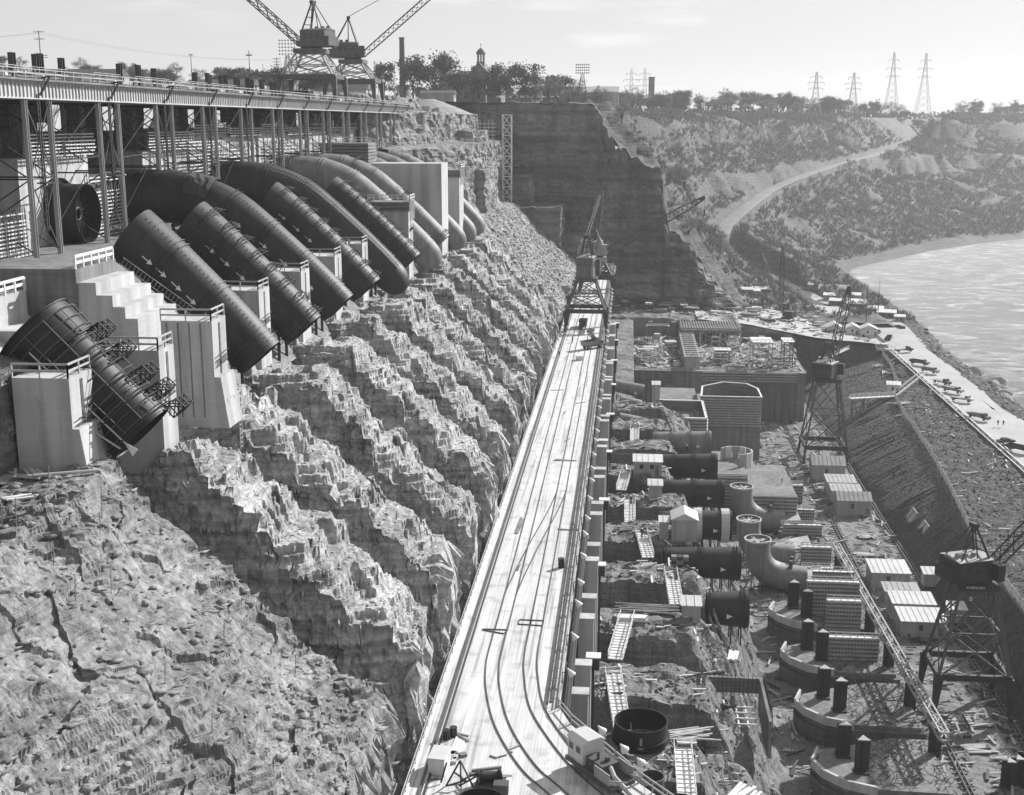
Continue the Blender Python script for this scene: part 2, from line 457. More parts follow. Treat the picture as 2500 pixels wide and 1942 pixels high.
def foreground():
    Ys = np.concatenate([np.linspace(52, 93.4, 330), np.linspace(93.5, 93.9, 20), np.linspace(94.2, 99, 6)])
    Xs = np.concatenate([np.linspace(-64, -51, 26), np.linspace(-50.8, -19.2, 300), np.full(30, -19.0)])
    dr = np.concatenate([np.zeros(326), np.linspace(0.02, 1, 30)])
    X, Y = np.meshgrid(Xs, Ys, indexing='ij'); DR = np.repeat(dr[:,None], len(Ys), 1)
    LV = np.repeat(np.concatenate([np.ones(330), np.linspace(1, 0.03, 20), np.zeros(6)])[None], len(Xs), 0)
    D = X*0.55 + Y*0.85                                      # bedding seen edge-on runs obliquely down the slope
    Xw = X + 1.3*fbm(X, Y, X*0, 9, 3, 301) + 1.0*vno(D/20, (X*.85-Y*.55)/5, X*0, 302)
    base = np.minimum(67.3 + 0.08*(-43-Xw), ztop(Xw)+2.3)
    base = base + 9.5*sst(-50.0, -52.2, Xw)*sst(78, 84, Y)
    zt = 0.40*base + 0.35*terr(base + .8*vno(D/14, (X*.85-Y*.55)/5, X*0, 303), 2.6, 0.25) + 0.25*terr(base + .6*vno(D/8, (X*.85-Y*.55)/2.5, X*0, 304), 0.9, 0.2)
    zt += 0.75*fbm(D*0.3, (X*.85-Y*.55)*0.9, X*0, 6, 4, 305)
    f1, c1 = worley(D/4.2, (X*.85-Y*.55)/1.25, X*0, 306); f2, c2 = worley(D/1.3, (X*.85-Y*.55)/0.5, X*0, 307); f3, c3 = worley(X/4.5, Y/4.5, X*0, 308)
    rough = np.clip(0.45 + 1.5*fbm(X, Y, X*0, 9, 3, 310), 0.02, 1.6)
    zt += rough*(0.5*(c1-.5) + 0.2*(.5-f1) + 0.16*(c2-.5) + 0.06*(.5-f2)) + 0.8*(c3-.5)
    zt = zt + np.clip(rough, 0, .75)*(terr(zt + .35*vno(X/2, Y/2, X*0, 330), 0.55, 0.2) - zt) + .05*fbm(X, Y, X*0, .8, 3, 331)
    f4, c4 = worley(X/0.9, Y/0.9, X*0, 312); zt += np.where(c4 > 0.93, 0.55*np.clip(.55-f4, 0, 1), 0)
    zf = ztop(X) - 8.2 + .4*fbm(X, Y, X*0, 3, 3, 309)
    z = zf + LV*(zt - zf); z = z*(1-DR) + 4.0*DR
    wl_ = ((LV < 1) & (LV > 0.02)).astype(float); ov = (DR > 0).astype(float)
    Y2 = Y + wl_*(1.0*blocky(X, z, 2.0, 1.2, 320) + .5*fbm(X, Y, z, 3, 3, 321)); Y2 = Y2 - 0.0
    X2 = X + ov*(1.2*blocky(Y, z, 1.8, 1.2, 322) + .8*fbm(X, Y, z, 3, 3, 323)) + 0.25*vno(Y/1.1, z/.7, X/1.3, 324)
    structure(sheet('foreground_slope', np.stack([X2, Y2, z], -1), 'shale'))
foreground()

def west_cliff():
    P = np.array([(-112,103.5),(-78,103.5),(-77,99),(-63,98.2),(-62,88.5),(-52.5,87.5),(-51.5,77),(-50.8,64.5),(-46,63.5),(-21.5,40),(-20,38),(-19.5,6)], float)
    n = [6,8,14,20,10,16,18,8,60,4,30]
    xs = np.concatenate([np.linspace(P[i,0], P[i+1,0], n[i], endpoint=False) for i in range(len(n))]); zs = np.concatenate([np.linspace(P[i,1], P[i+1,1], n[i], endpoint=False) for i in range(len(n))])
    Ys = np.linspace(338, 526, 330); X, Y = np.meshgrid(xs, Ys, indexing='ij'); Z = np.repeat(zs[:,None], len(Ys), 1)
    c = sst(66, 60, Z); face = sst(62, 70, Z)
    X = X - 3.5*np.abs(fbm(Y, Y*0, Z*0.3, 22, 3, 401))*face + face*(1.0*blocky(Y, Z, 3.0, 1.6, 402) + .9*fbm(X, Y, Z, 5, 3, 403))
    X = X - 9*sst(385, 345, Y)*face
    f1, c1 = worley(X/2.4, Y/2.4, Z/2.4, 404); f2, c2 = worley(X/.9, Y/.9, Z/.9, 405)
    slope = c*sst(38.5, 41, Z)
    Z = Z + slope*(1.6*fbm(X, Y, X*0, 14, 4, 406) + 0.8*(c1-.5) + 0.5*(c2-.5)) + 0.35*fbm(X, Y, X*0, 3, 3, 407)*(1-c)
    X = X + (1-sst(37, 39.5, Z))*(1.3*blocky(Y, Z, 2.5, 1.5, 408) + fbm(X, Y, Z, 6, 3, 409))
    structure(sheet('cliff_face', np.stack([X, Y, Z], -1), 'ledge_rock'))
west_cliff()

def rock_block(x0, x1, y0, y1, z0, z1, seed, mat='cliff', res=0.8, amp=1.0, name='rock_ledge'):
    pts = []
    def seg(a, b):
        n = max(2, int(math.dist(a, b)/res)); pts.extend([(a[0]+(b[0]-a[0])*i/n, a[1]+(b[1]-a[1])*i/n) for i in range(n)])
    cs = [(x0,y1),(x0,y0),(x1,y0),(x1,y1)]
    for a, b in zip(cs, cs[1:]+cs[:1]): seg(a, b)
    pts.append(pts[0]); A = np.array(pts); cx, cy = (x0+x1)/2, (y0+y1)/2
    nz = max(3, int((z1-z0)/res)); rows = [(z, 1.0) for z in np.linspace(z0, z1, nz)] + [(z1, s) for s in (0.97, .9, .8, .65, .45, .25, .0)]
    Z = np.repeat(np.array([r[0] for r in rows])[:,None], len(A), 1); S = np.array([r[1] for r in rows])[:,None]
    X = cx + (A[None,:,0]-cx)*S; Y = cy + (A[None,:,1]-cy)*S
    per = np.cumsum(np.r_[0, np.hypot(*(np.diff(A, axis=0).T))])[None]*np.ones_like(Z)
    per[:,-1] = per[:,0]
    o = amp*(1.0*blocky(per, Z, 3, 1.5, seed) + .6*fbm(X, Y, Z, 4, 3, seed+1))
    X = X + np.sign(X-cx)*o*(np.abs(X-cx) > abs(x1-x0)*.44); Y = Y + np.sign(Y-cy)*o*(np.abs(Y-cy) > abs(y1-y0)*.44)
    Z = Z + amp*.5*fbm(X, Y, Z, 3, 3, seed+2)*(Z > z1-1e-3)
    return structure(sheet(name, np.stack([X, Y, Z], -1), mat))
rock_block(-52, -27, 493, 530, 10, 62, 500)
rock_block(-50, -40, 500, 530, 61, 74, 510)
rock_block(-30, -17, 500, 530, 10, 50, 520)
rock_block(-57, -48.9, 88, 97, 63, 76, 550, 'bench_rock', 0.3, 0.8)
rock_block(-66, -57, 452, 500, 86, 92, 530, 'ledge_rock', 0.9)
rock_block(-58, -50, 430, 470, 62, 79, 540, 'ledge_rock', 0.9)

# gorge beyond the excavation: rim, cliffs, talus, far plateau
RIM = np.array([(-14,300),(-14,526),(-25,600),(-25,700),(-15,800),(0,900),(30,1010),(80,1130),(150,1270),(260,1400),(400,1560),(700,1800),(1300,2000),(2800,2400)], float)
SHO = np.array([(140,200),(136,600),(131,770),(150,840),(185,893),(235,970),(282,1024),(330,1070),(600,1290),(1000,1480),(1600,1680),(2900,2050)], float)
ROAD = np.array([(96,560,8),(88,640,9),(80,705,10),(67,718,14),(57,731,19),(55,758,25),(61,800,31),(81,868,38.5),(111,980,46),(162,1086,56),(227,1227,63),(299,1407,70),(410,1717,78)], float)
def pdist(P, L):
    best = np.full(len(P), 1e18); side = np.zeros(len(P)); zz = np.zeros(len(P))
    for a, b in zip(L[:-1], L[1:]):
        d = b[:2]-a[:2]; t = np.clip(((P-a[:2]) @ d)/(d @ d), 0, 1); q = a[:2]+t[:,None]*d; r = P-q; dd = (r**2).sum(1)
        s = d[0]*r[:,1]-d[1]*r[:,0]; m = dd < best; best[m] = dd[m]; side[m] = s[m]
        if len(a) > 2: zz[m] = (a[2]+t*(b[2]-a[2]))[m]
    return np.sqrt(best), side, zz
TP = [0,.05,.12,.25,.42,.55,.60,.63,.70,.80,.83,.88,1.0]
ZP = [0,3.5,7.5,16,31,43,47,61,66,77,92,97,103]
def zfar(X, Y, noise=True):
    sh = X.shape; x, y = X.reshape(-1), Y.reshape(-1); P = np.stack([x, y], 1)
    dr, sr, _ = pdist(P, RIM); ds, ss, _ = pdist(P, SHO)
    wob = 0.05*fbm(x, y, x*0, 90, 3, 600) + 0.02*fbm(x, y, x*0, 18, 3, 601) if noise else 0
    t = np.clip(ds/(ds+dr+1e-6) + wob*np.clip(ds/40, 0, 1)*np.clip(dr/25, 0, 1), 0, 1)
    z = np.interp(t, TP, ZP)
    pl = 103 + 3.0*sst(20, 160, dr)*sst(1200, 700, y) - 3*sst(900, 1700, y)
    z = np.where(sr > 0, pl, z)
    z = np.where(ss < 0, -np.minimum(ds*.3, 6), z)
    z = np.minimum(z, np.interp(x, [-17, -14, -10, -6, 5, 14, 16, 28, 42, 52, 64, 75], [300, 104, 95, 88, 79, 72, 51, 41, 25, 15, 12, 11]) + np.maximum(0, y-535)*np.interp(x, [-14, 20, 35, 60], [.5, .38, .13, .04]) + np.where(y > 690, 500, 0)*sst(690, 740, y))
    if noise: z = z + np.where(ss > 0, np.clip(ds/15, 0, 1), 0)*(1.3*fbm(x, y, x*0, 25, 4, 602) + .5*fbm(x, y, x*0, 5, 3, 603))*np.where(sr > 0, .35, 1)
    if noise: k9 = sst(700, 600, y)*sst(85, 60, x)*(sr <= 0)*(z > 20); z = z*(1-k9) + k9*(terr(z + 3.0*fbm(x, y, x*0, 16, 4, 605), 4.5, .3) + 1.5*fbm(x, y, x*0, 5, 3, 606))
    fl_ = 9.55 - .0*y; z = np.where((ss > 0) & (ds > 9) & (y < 800) & (x > 55) & (z < 9.55), fl_, z)
    d, _, zr = pdist(P, ROAD); k = sst(22, 6, d); z2 = zr + np.maximum(0, d-6)*0.9*np.sign(z-zr)
    z = np.where(d < 6, zr-.3, np.where(np.abs(z-zr) > np.maximum(0, d-6)*0.9+.01, np.where(d < 60, z2, z), z))
    return z.reshape(sh)
xs = np.concatenate([np.linspace(-1500, -160, 40), np.linspace(-150, -60, 24), np.linspace(-57, 420, 200), np.linspace(428, 3200, 120)])
ys = np.concatenate([np.linspace(531, 800, 130), 800 + (3400-800)*np.linspace(0, 1, 190)[1:]**1.6])
XX, YY = np.meshgrid(xs, ys, indexing='ij'); ZZ = zfar(XX, YY)
structure(sheet('gorge_terrain', np.stack([XX, YY, ZZ], -1), 'far_land', smooth=True))
# the cut end wall of the excavation
xs2 = np.linspace(-70, 63, 330); top = zfar(xs2, np.full_like(xs2, 531.5)); V = []
for i in range(150):
    f = i/149.0; z = top*(1-f) + 12*f; y = np.full_like(xs2, 531.0) - 1.0*f - 2.2*sst(.13,.135,f) - 1.4*sst(.27,.275,f) - 1.6*sst(.41,.415,f) - 3.5*sst(0.55, 0.56, f)*(xs2 < 14) - 1.2*sst(.66,.665,f) - 2*sst(.8, .81, f)
    o = 1.3*blocky(xs2, z, 5, 2.2, 700) + .7*blocky(xs2, z, 1.6, .9, 706) + 1.9*fbm(xs2, y, z, 12, 4, 701); o = (o - 6*np.abs(fbm(xs2, y*0, z*.6, 15, 3, 705))*sst(12, 20, xs2))*min(1, f*12)
    V.append(np.stack([xs2 + .4*fbm(xs2, y, z, 5, 2, 702)*min(1, f*12), y + o + (1.4 if f == 0 else 0), z + (1.2*fbm(xs2, y, z, 4, 2, 703) if f < .02 else 0)], -1))
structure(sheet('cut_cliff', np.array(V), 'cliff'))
# talus road ribbon
RP = []
for a, b in zip(ROAD[:-1], ROAD[1:]):
    for i in range(10): RP.append(a + (b-a)*i/10)
RP = np.array(RP + [ROAD[-1]]); K = np.ones(9)/9
RS = RP.copy()
for c in range(3): RS[4:-4, c] = np.convolve(RP[:, c], K, 'valid')
tn = np.gradient(RS[:, :2], axis=0); tn /= np.linalg.norm(tn, axis=1)[:, None]; nr = np.stack([-tn[:,1], tn[:,0]], 1)
V = np.array([np.concatenate([RS[:, :2] + nr*w, RS[:, 2:3] + 0.35 - .25*(abs(w) > 4.6)], 1) for w in (-5.2,-4.5,-1.5,1.5,4.5,5.2)])
structure(sheet('gravel_road', V, 'gravel', smooth=True))

# pit: rock benches right of the bridge, slope, powerhouse floor, yard
def ribmask(Y):
    d = np.abs((Y - 108.5 + 10) % 20 - 10); return sst(5.3, 4.9, d)
def zpit(X, Y, noise=True):
    n1 = fbm(X, Y, X*0, 6, 4, 801) if noise else 0; n2 = fbm(X, Y, X*0, 1.6, 3, 802) if noise else 0
    rm = ribmask(Y + (0.5*fbm(X, Y, X*0, 3, 3, 803) if noise else 0))
    edge = 13.5 + 2.2*n1
    bench = 18.0 + 6.3*rm*(1 - 0.9*sst(edge-5, edge+1, X))*sst(330, 315, Y) + .55*n1 + .3*n2
    bench = np.where(Y > 318, 18.5 + .5*n1, bench)
    foot = 27.0 + 1.2*n1
    fl = -5 + .12*n2
    z = bench + (fl - bench)*sst(0, 1, np.clip((X-edge)/(foot-edge), 0, 1))**1.0
    z = np.where((Y > 330) & (X > 3), fl, z)
    yard = np.interp(X, [-20, 10, 45, 75, 100], [20, 19, 17, 11, 8]) + .35*n1 + .2*n2
    z = z + (yard - z)*sst(487.5, 489, Y)
    z = z + (yard + .13*(Y-500) - z)*sst(505, 530, Y)*sst(40, 20, X)*.8
    return z
xs = np.linspace(-19, 66, 182); ys = np.linspace(60, 530, 960)
XX, YY = np.meshgrid(xs, ys, indexing='ij'); ZZ = zpit(XX, YY)
structure(sheet('pit_ground', np.stack([XX, YY, ZZ], -1), 'bench_rock'))
# embankment: steep cut face, earth berm, haul road, riverside bank
def zbank(X, Y, noise=True):
    n1 = fbm(X, Y, X*0, 9, 4, 811) if noise else 0; n2 = fbm(X, Y, X*0, 1.5, 3, 812) if noise else 0
    gul = vno(Y/1.3 + X*.05, X*0, X*0, 813) + .6*vno(Y/4.0, X*0, X*0, 814) if noise else 0
    xf = 67.5 + 0.5*n1; xt = np.interp(Y, [60, 252, 321, 371, 390, 410, 438, 463, 500, 560], [74, 75, 82, 85.5, 86.5, 88.5, 94, 97.5, 99, 95])
    t = np.clip((X-xf)/(xt-xf), 0, 1); z = -5 + 10.2*t**0.8 + 0.35*gul*np.sin(t*PI)
    z = np.where(X > xt, 5.2 + (np.minimum(X, 103)-xt)*(2.6/np.maximum(103-xt, 1)) + .35*n1*sst(0, 3, X-xt) + .28*n2, z)
    lift = 1.8*sst(480, 535, Y); xe = 118 + 8*sst(505, 545, Y)
    z = np.where(X > 103, 7.8 + lift + .05*n2, z)
    z = np.where(X > xe, 7.8 + lift - (8.8+lift)*sst(0, 1, (X-xe)/(22.0-10*sst(505, 545, Y))) + .5*n2, z)
    yard = 9.0 + .15*n1
    return z + (yard + np.interp(X, [60, 75, 100], [4.0, 2, .3]) - z)*sst(487, 491, Y)*(X < 103)
xs = np.linspace(64, 146, 128); ys = np.linspace(60, 760, 800)
XX, YY = np.meshgrid(xs, ys, indexing='ij'); ZZ = zbank(XX, YY)
structure(sheet('river_embankment', np.stack([XX, YY, ZZ], -1), 'earth_bank'))
xs = np.linspace(103.2, 118.5, 16); ys = np.linspace(150, 640, 240); XX, YY = np.meshgrid(xs, ys, indexing='ij')
XX = XX + 1.2*fbm(YY, XX*0, XX*0, 30, 2, 820)*((XX > 115) | (XX < 105))
XX = XX - (YY-540)*.16*sst(520, 620, YY)
structure(sheet('haul_road', np.stack([XX, YY, 7.95 + 1.85*sst(480, 535, YY) + .05*(YY > 520)], -1), 'road_dirt', smooth=True))
xs = np.linspace(28, 101, 50); ys = np.linspace(489.5, 590, 70); XX, YY = np.meshgrid(xs, ys, indexing='ij')
structure(sheet('yard_ground', np.stack([XX, YY, np.maximum(zpit(np.minimum(XX, 66), YY), zbank(np.maximum(XX, 64), YY))*0 + np.interp(XX, [28, 45, 75, 101], [18.6, 17.3, 11.9, 9.6]) + .1*fbm(XX, YY, XX*0, 5, 3, 830)], -1), 'road_dirt', smooth=True))
# river
w = MB(); w.add([(110,-200,0),(3300,-200,0),(3300,3400,0),(110,3400,0)], [(0,1,2,3)]); structure(w.obj('river', 'river_water'))
# plateau behind the dam, and the ground sheet under everything out to the horizon
xs = np.linspace(-1500, -130, 120); ys = np.linspace(20, 530, 80); XX, YY = np.meshgrid(xs, ys, indexing='ij')
ZZ = 96 + 7*sst(-140, -260, XX) + 2*fbm(XX, YY, XX*0, 60, 3, 840) + 16*sst(-420, -900, XX) + 6*sst(400, 520, YY)*sst(-100, -130, XX)
structure(sheet('plateau', np.stack([XX, YY, ZZ], -1), 'far_land', smooth=True))
w = MB(); w.box(-131, -128.5, 60, 520, 70, 100.4); structure(w.obj('added_bright_wall', 'concrete')); w = MB(); w.box(-128.4, -97.2, 60, 480, 78, 80); structure(w.obj('forebay_floor', 'concrete'))  # pale wall added behind the dam so gaps under the deck look bright
w = MB(); w.box(-3600, 3600, -300, 3600, -9, -8); structure(w.obj('ground', 'earth_bank'))
# haze: one closed box of thin air round camera and scene
hz = MB(); hz.box(-3650, 3650, -350, 3650, -10.5, 215)
hm = bpy.data.materials.new('haze'); hm.use_nodes = True
hn = hm.node_tree.nodes; hn.clear(); ho = hn.new('ShaderNodeOutputMaterial'); hv = hn.new('ShaderNodeVolumePrincipled')
hv.inputs['Color'].default_value = (1, 1, 1, 1); hv.inputs['Density'].default_value = 0.00010; hv.inputs['Anisotropy'].default_value = 0.30
hm.node_tree.links.new(hv.outputs[0], ho.inputs['Volume']); M['haze'] = hm
stuff(hz.obj('haze', 'haze'))
# ------------------------------------------------------------------ the intake dam, its foundation, the concrete between the pipes
def rot(mb, rz):
    c, s = math.cos(rz), math.sin(rz); mb.v = [(x*c-y*s, x*s+y*c, z) for x, y, z in mb.v]; return mb
fw = MB()
fw.add([(-62,94,79.3),(-62,348,79.3),(-45,348,63.5),(-45,94,63.5)], [(0,3,2,1)])
structure(fw.obj('foundation_slope', 'concrete_stained'))
pl = MB(); pl.box(-98, -62, 60, 400, 60, 79.4); structure(pl.obj('foundation_slab', 'concrete_stained'))

dam = thing('intake_dam', 'pale concrete intake wall in blocks behind the steel trestle', 'dam', (-84,270,79.4), world=True)
bk = MB(); bk.box(-97, -86, 100, 240, 79.4, 93.6); bk.box(-97, -84, 240, 400, 79.4, 93.9); bk.obj('back_wall', 'concrete_dark', dam)  # dark tone of back wall and recess blocks carries the deck's shade
for k in range(2, 15):
    y0, y1 = UY(k)-10.2, UY(k)+10.2
    if k in (2, 4):
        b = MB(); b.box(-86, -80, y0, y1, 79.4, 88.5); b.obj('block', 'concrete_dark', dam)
    else:
        top = 90.6 if k in (3, 5) else 93.2 - (0.8 if k % 2 else 0)
        b = MB(); b.box(-86, -75 - (.5 if k % 2 else 0), y0+.1, y1-.1, 79.4, top); b.obj('block', 'concrete', dam)
for i in range(14):                       # intake piers standing up under the deck: the shade there put into their dark colour, bright gaps between
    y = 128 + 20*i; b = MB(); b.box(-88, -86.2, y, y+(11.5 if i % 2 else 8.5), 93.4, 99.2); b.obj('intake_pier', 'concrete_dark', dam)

def formwork(name, label, p, d, L, H, lev=0.42, step=0.9, t=0.6, grp='timber formwork cages on the intake wall', mat='timber_pale'):
    """open cage of horizontal walers and uprights, along direction d from p"""
    d = Vector(d).normalized(); p = Vector(p); nrm = Vector((d.y, -d.x, 0))
    r = thing(name, label, 'formwork', p, group=grp, world=True); rs = random.Random(int(p.y*7+p.z))
    n = int(H/lev)
    for i in range(n):
        if rs.random() < .12: continue
        a, b = rs.uniform(-.3, .1), L + rs.uniform(-.3, .4)
        m = MB(); m.bar(p + d*a + nrm*t*.5 + Vector((0,0,i*lev+.1)), p + d*b + nrm*t*.5 + Vector((0,0,i*lev+.1+rs.uniform(-.05,.05))), .12, .16); m.obj('waler', mat, r)
    m = MB()
    for j in range(int(L/step)+1):
        z0 = rs.uniform(-.6, 0); m.bar(p + d*j*step + Vector((0,0,z0)), p + d*j*step + Vector((0,0,H+rs.uniform(0,.5))), .09)
        if j % 2: m.bar(p + d*j*step + nrm*t + Vector((0,0,z0)), p + d*j*step + nrm*t + Vector((0,0,H*rs.uniform(.6,1))), .07)
    m.obj('upright', 'timber_grey', r)
    return r
fk = 0
for k, z in ((3, 90.7), (5, 90.7), (6, 93.1), (7, 92.5), (8, 93.2), (9, 92.4), (10, 93.2), (11, 92.4), (12, 93.2), (13, 92.4)):
    nm = {3: 'nearest the camera, above the open pipe elbow', 5: 'above the first complete pipe'}.get(k, 'along the wall crest behind bent %s of the trestle' % ['five','six','seven','eight','nine','ten','eleven','twelve'][k-6] if k > 5 else '')
    formwork('formwork_cage', 'pale timber formwork cage ' + nm, (-74.6, UY(k)-10, z), (0,1,0), 20, 3.3 if k < 6 else 2.0, .45)
formwork('formwork_cage', 'dense timber cage in the dark recess right of the open elbow', (-73.6, 163, 79.5), (0,1,0), 20, 8.6, .5, .8)
formwork('formwork_cage', 'timber cage against the wall at the left edge of the photo', (-71.6, 128, 79.5), (0,1,0), 13.8, 5.6, .45, .5)
formwork('formwork_cage', 'timber cage low on the wall beside the first complete pipe', (-74.2, 205, 84), (0,1,0), 16, 8.5, .55, .9)
formwork('formwork_cage', 'loose timber cage on the wall behind the second complete pipe', (-74.2, 226, 83), (0,1,0), 12, 8, .7, 1.2)
formwork('formwork_cage', 'loose timber cage on the wall behind the third complete pipe', (-74.2, 262, 84), (0,1,0), 14, 7, .7, 1.2)

for k, q, z, L, H in ((6,-4,87,12,4.5),(7,-9,85,9,6),(8,-8,86,13,5),(9,-3,84,9,6),(10,-9,86,14,4),(11,-5,84,10,6),(12,-8,85,14,5)):
    formwork('formwork_cage', 'ragged timber cage low on the sunlit wall behind trestle bent ' + ['five','six','seven','eight','nine','ten','eleven'][k-6], (-74.4, UY(k)+q, z), (0,1,0), L, H, .62, .9)
# ------------------------------------------------------------------ steel trestle
ZT = 97.75
tr = thing('steel_trestle', 'long steel crane trestle with plate girder on braced columns', 'trestle', (-69,141.5,79.4), world=True)
g_st = MB()
YB = [141.5 + 20*i for i in range(13)]
cp = MB(); cp.bar((0,0,0), (0,0,ZT-79.4), .5, .08); cp.bar((0,-.25,0), (0,-.25,ZT-79.4), .08, .5); cp.bar((0,.25,0), (0,.25,ZT-79.4), .08, .5)
col_me = cp.data('column', 'steel_light')
b1 = MB()
def place(name, me, par, loc, rz=0):
    o = bpy.data.objects.new(name, me); COL.objects.link(o); o.parent = par
    if par.get('_w'): o.matrix_parent_inverse = Matrix.Translation(-Vector(par.location))
    o.location = loc; o.rotation_euler = (0,0,rz); return o
bd = MB(); h = ZT-79.4
for z0, z1 in ((0.3, h*.5), (h*.5, h-.2)):
    bd.bar((0,-3.1,z0), (0,3.1,z1), .11); bd.bar((0,3.1,z0), (0,-3.1,z1), .11)
bd.bar((0,-3.1,h*.5), (0,3.1,h*.5), .14)
brace_me = bd.data('brace', 'steel_mid')
bx = MB()
for z0, z1 in ((0.5, h*.5), (h*.5, h-.3)):
    bx.bar((0,0,z0), (-14,0,z1), .14); bx.bar((-14,0,z0), (0,0,z1), .14)
    bx.bar((0,0,z1), (-14,0,z1), .2)
bx_me = bx.data('cross_brace', 'steel_dark')
bl = MB(); bl.bar((0,3.2,h*.6), (0,16.8,h*.62), .12); bl.bar((0,3.2,h*.62), (0,16.8,h-.2), .1); bl.bar((0,3.2,h*.2), (0,12,h*.5), .09)
bl_me = bl.data('long_brace', 'steel_dark')
gsm = MB()
for i in range(22): gsm.box(.17, .36, i*.91, i*.91+.09, .1, 1.75)
gs_me = gsm.data('stiffener', 'girder_paint')
gm_ = MB(); gm_.box(-.03, .03, 0, 20, 0, 1.85); gm_.box(-.36, .40, 0, 20, 1.85, 1.95); gm_.box(-.36, .40, 0, 20, -.1, 0)
g_me = gm_.data('girder', 'girder_paint')
ob = MB(); ob.bar((.5,0,0.4), (1.3,1.2,2.6), .22); ob.bar((1.3,1.2,2.6), (.2,1.3,2.4), .2)
ob_me = ob.data('outrigger', 'steel_dark')
hg = MB(); hg.bar((0,-.25,3.0),(0,-.25,h+.5),.14); hg.bar((0,.25,3.0),(0,.25,h+.5),.14)
for i in range(22): hg.bar((0,-.25,3.4+i*.66),(0,.25,3.4+i*.66),.07)
hg.box(-.3,.9,-1.4,1.4,8.6,8.75); hg.bar((.9,-1.4,9.6),(.9,1.4,9.6),.08)
hg_me = hg.data('hanger', 'steel_dark')
for i, y in enumerate(YB):
    for dx in (0, -14):
        for dy in (-3.1, 3.1): place('column', col_me, tr, (-69+dx, y+dy, 79.4))
        place('brace', brace_me, tr, (-69+dx, y, 79.4))
        if i < 12: place('long_brace', bl_me, tr, (-69+dx, y, 79.4))
    for dy in (-3.1, 3.1): place('cross_brace', bx_me, tr, (-69, y+dy, 79.4))
    place('outrigger', ob_me, tr, (-69, y, 97.7)); place('hanger', hg_me, tr, (-68.8, y, 79.4))
for i in range(14):
    y = 118 + 20*i
    for dx in (0, -14):
        o = place('girder', g_me, tr, (-69+dx, y, ZT))
        if dx == 0: s_ = place('stiffener', gs_me, o, (-.17, .4, 0)); s_.matrix_parent_inverse = Matrix.Identity(4); s_['kind'] = 'stuff'
dk = MB(); dk.box(-98, -68.2, 118, 398, 99.72, 99.95); dk.obj('deck', 'timber_grey', tr)
rl = MB()
for x in (-69, -83): rl.box(x-.06, x+.06, 118, 398, 99.95, 100.12)
rl.obj('crane_rail', 'rail', tr)
hr = MB(); ps = MB()
for z in (100.5, 101.0): hr.bar((-68.4,118,z), (-68.4,398,z), .09)
for i in range(112): ps.bar((-68.4,118+2.5*i,99.9), (-68.4,118+2.5*i,101.05), .1)
hr.obj('hand_rail', 'timber', tr); stuff(ps.obj('rail_post', 'timber', tr))
# steel posts and form panels standing on the dam crest behind the deck
for n, y in enumerate((178,185.3,186.8,194,216.7,225.3,232.8,255.4,263.2,264.4,272,275.2,282.5,283.9,291.2,294.6,302.4,303.4,311,314.2)):
    m = MB(); m.bar((0,0,-5),(0,0,5.0 + (n % 3)*.15), .85, .12); m.bar((0,-.4,-5),(0,-.4,5.0 + (n % 3)*.15), .12, .8); m.bar((0,.4,-5),(0,.4,5 + (n % 3)*.15), .12, .8)
    o = m.obj('steel_post', 'steel_dark'); o.location = (-90, y, 100)
    tag(o, ordw(n) + ' dark square steel post from the left end of the dam crest row', 'post', 'steel posts along the dam crest')
for n, (y0, y1, wh) in enumerate(((168,195,'left of the long gabled shed roof'), (205,216,'under the gabled shed roof'), (223,240,'between the second and third post groups'), (243,262,'right of the lone utility pole'), (264,284,'behind the far group of posts'))):
    t = thing('formwork_row', 'low dark formwork row on the dam crest ' + wh, 'formwork', (-90,y0,99.9), world=True)
    m = MB(); m.box(-90.3, -89.9, y0, y1, 100, 102.2); m.obj('panel', 'timber_grey', t)
    m = MB(); m.box(-89.9, -89.6, y0-.3, y1+.3, 102.2, 102.4); m.bar((-89.6,y0,103.2), (-89.6,y1,103.2), .08)
    for j in range(int((y1-y0)/2.5)+1): m.bar((-89.6,y0+2.5*j,100), (-89.6,y0+2.5*j,103.25), .09)
    m.obj('rail', 'timber', t)
rs = random.Random(3)
for n in range(26):
    y = 140 + n*9.4 + rs.uniform(-3,3); m = MB(); m.obox((0,0,.35), (rs.uniform(.5,1.4), rs.uniform(.5,1.6), .7), rs.uniform(0,3)); m.bar((-.8,-.5,.9), (.9,.7,.75), .12, .25)
    o = m.obj('timber_crate', rs.choice(['timber_pale','timber','white_paint'])); o.location = (-69.8 - rs.uniform(0,2.5), y, 99.95)
    tag(o, ordw(n) + ' small crate with a plank on it along the trestle deck edge from the left', 'crate', 'crates along the trestle deck edge')

# ------------------------------------------------------------------ penstocks
CL = np.array([(-76,84.3),(-72,84.4),(-67,84.3),(-64,83.9),(-61,83.0),(-58,81.6),(-55,79.35),(-51.5,76.4),(-47.9,73.2),(-45,70.4),(-42.7,68.0)])
RD = np.array([3.95,3.9,3.85,3.8,3.65,3.5,3.3,3.15,3.05,3.0,2.95])
sl = np.r_[0, np.cumsum(np.hypot(*np.diff(CL, axis=0).T))]; SLEN = sl[-1]
K = 200; tt = np.linspace(0, SLEN, K); cx = np.interp(tt, sl, CL[:,0]); cz = np.interp(tt, sl, CL[:,1]); kk = np.hanning(31); kk /= kk.sum()
def smth(a): p = np.r_[2*a[0]-a[15:0:-1], a, 2*a[-1]-a[-2:-17:-1]]; return np.convolve(p, kk, 'valid')
cx, cz = smth(cx), smth(cz)
def cpt(s): return (float(np.interp(s, tt, cx)), float(np.interp(s, tt, cz)))
def cdir(s): a, b = cpt(max(0, s-.4)), cpt(min(SLEN, s+.4)); d = Vector((b[0]-a[0], 0, b[1]-a[1])); return d.normalized()
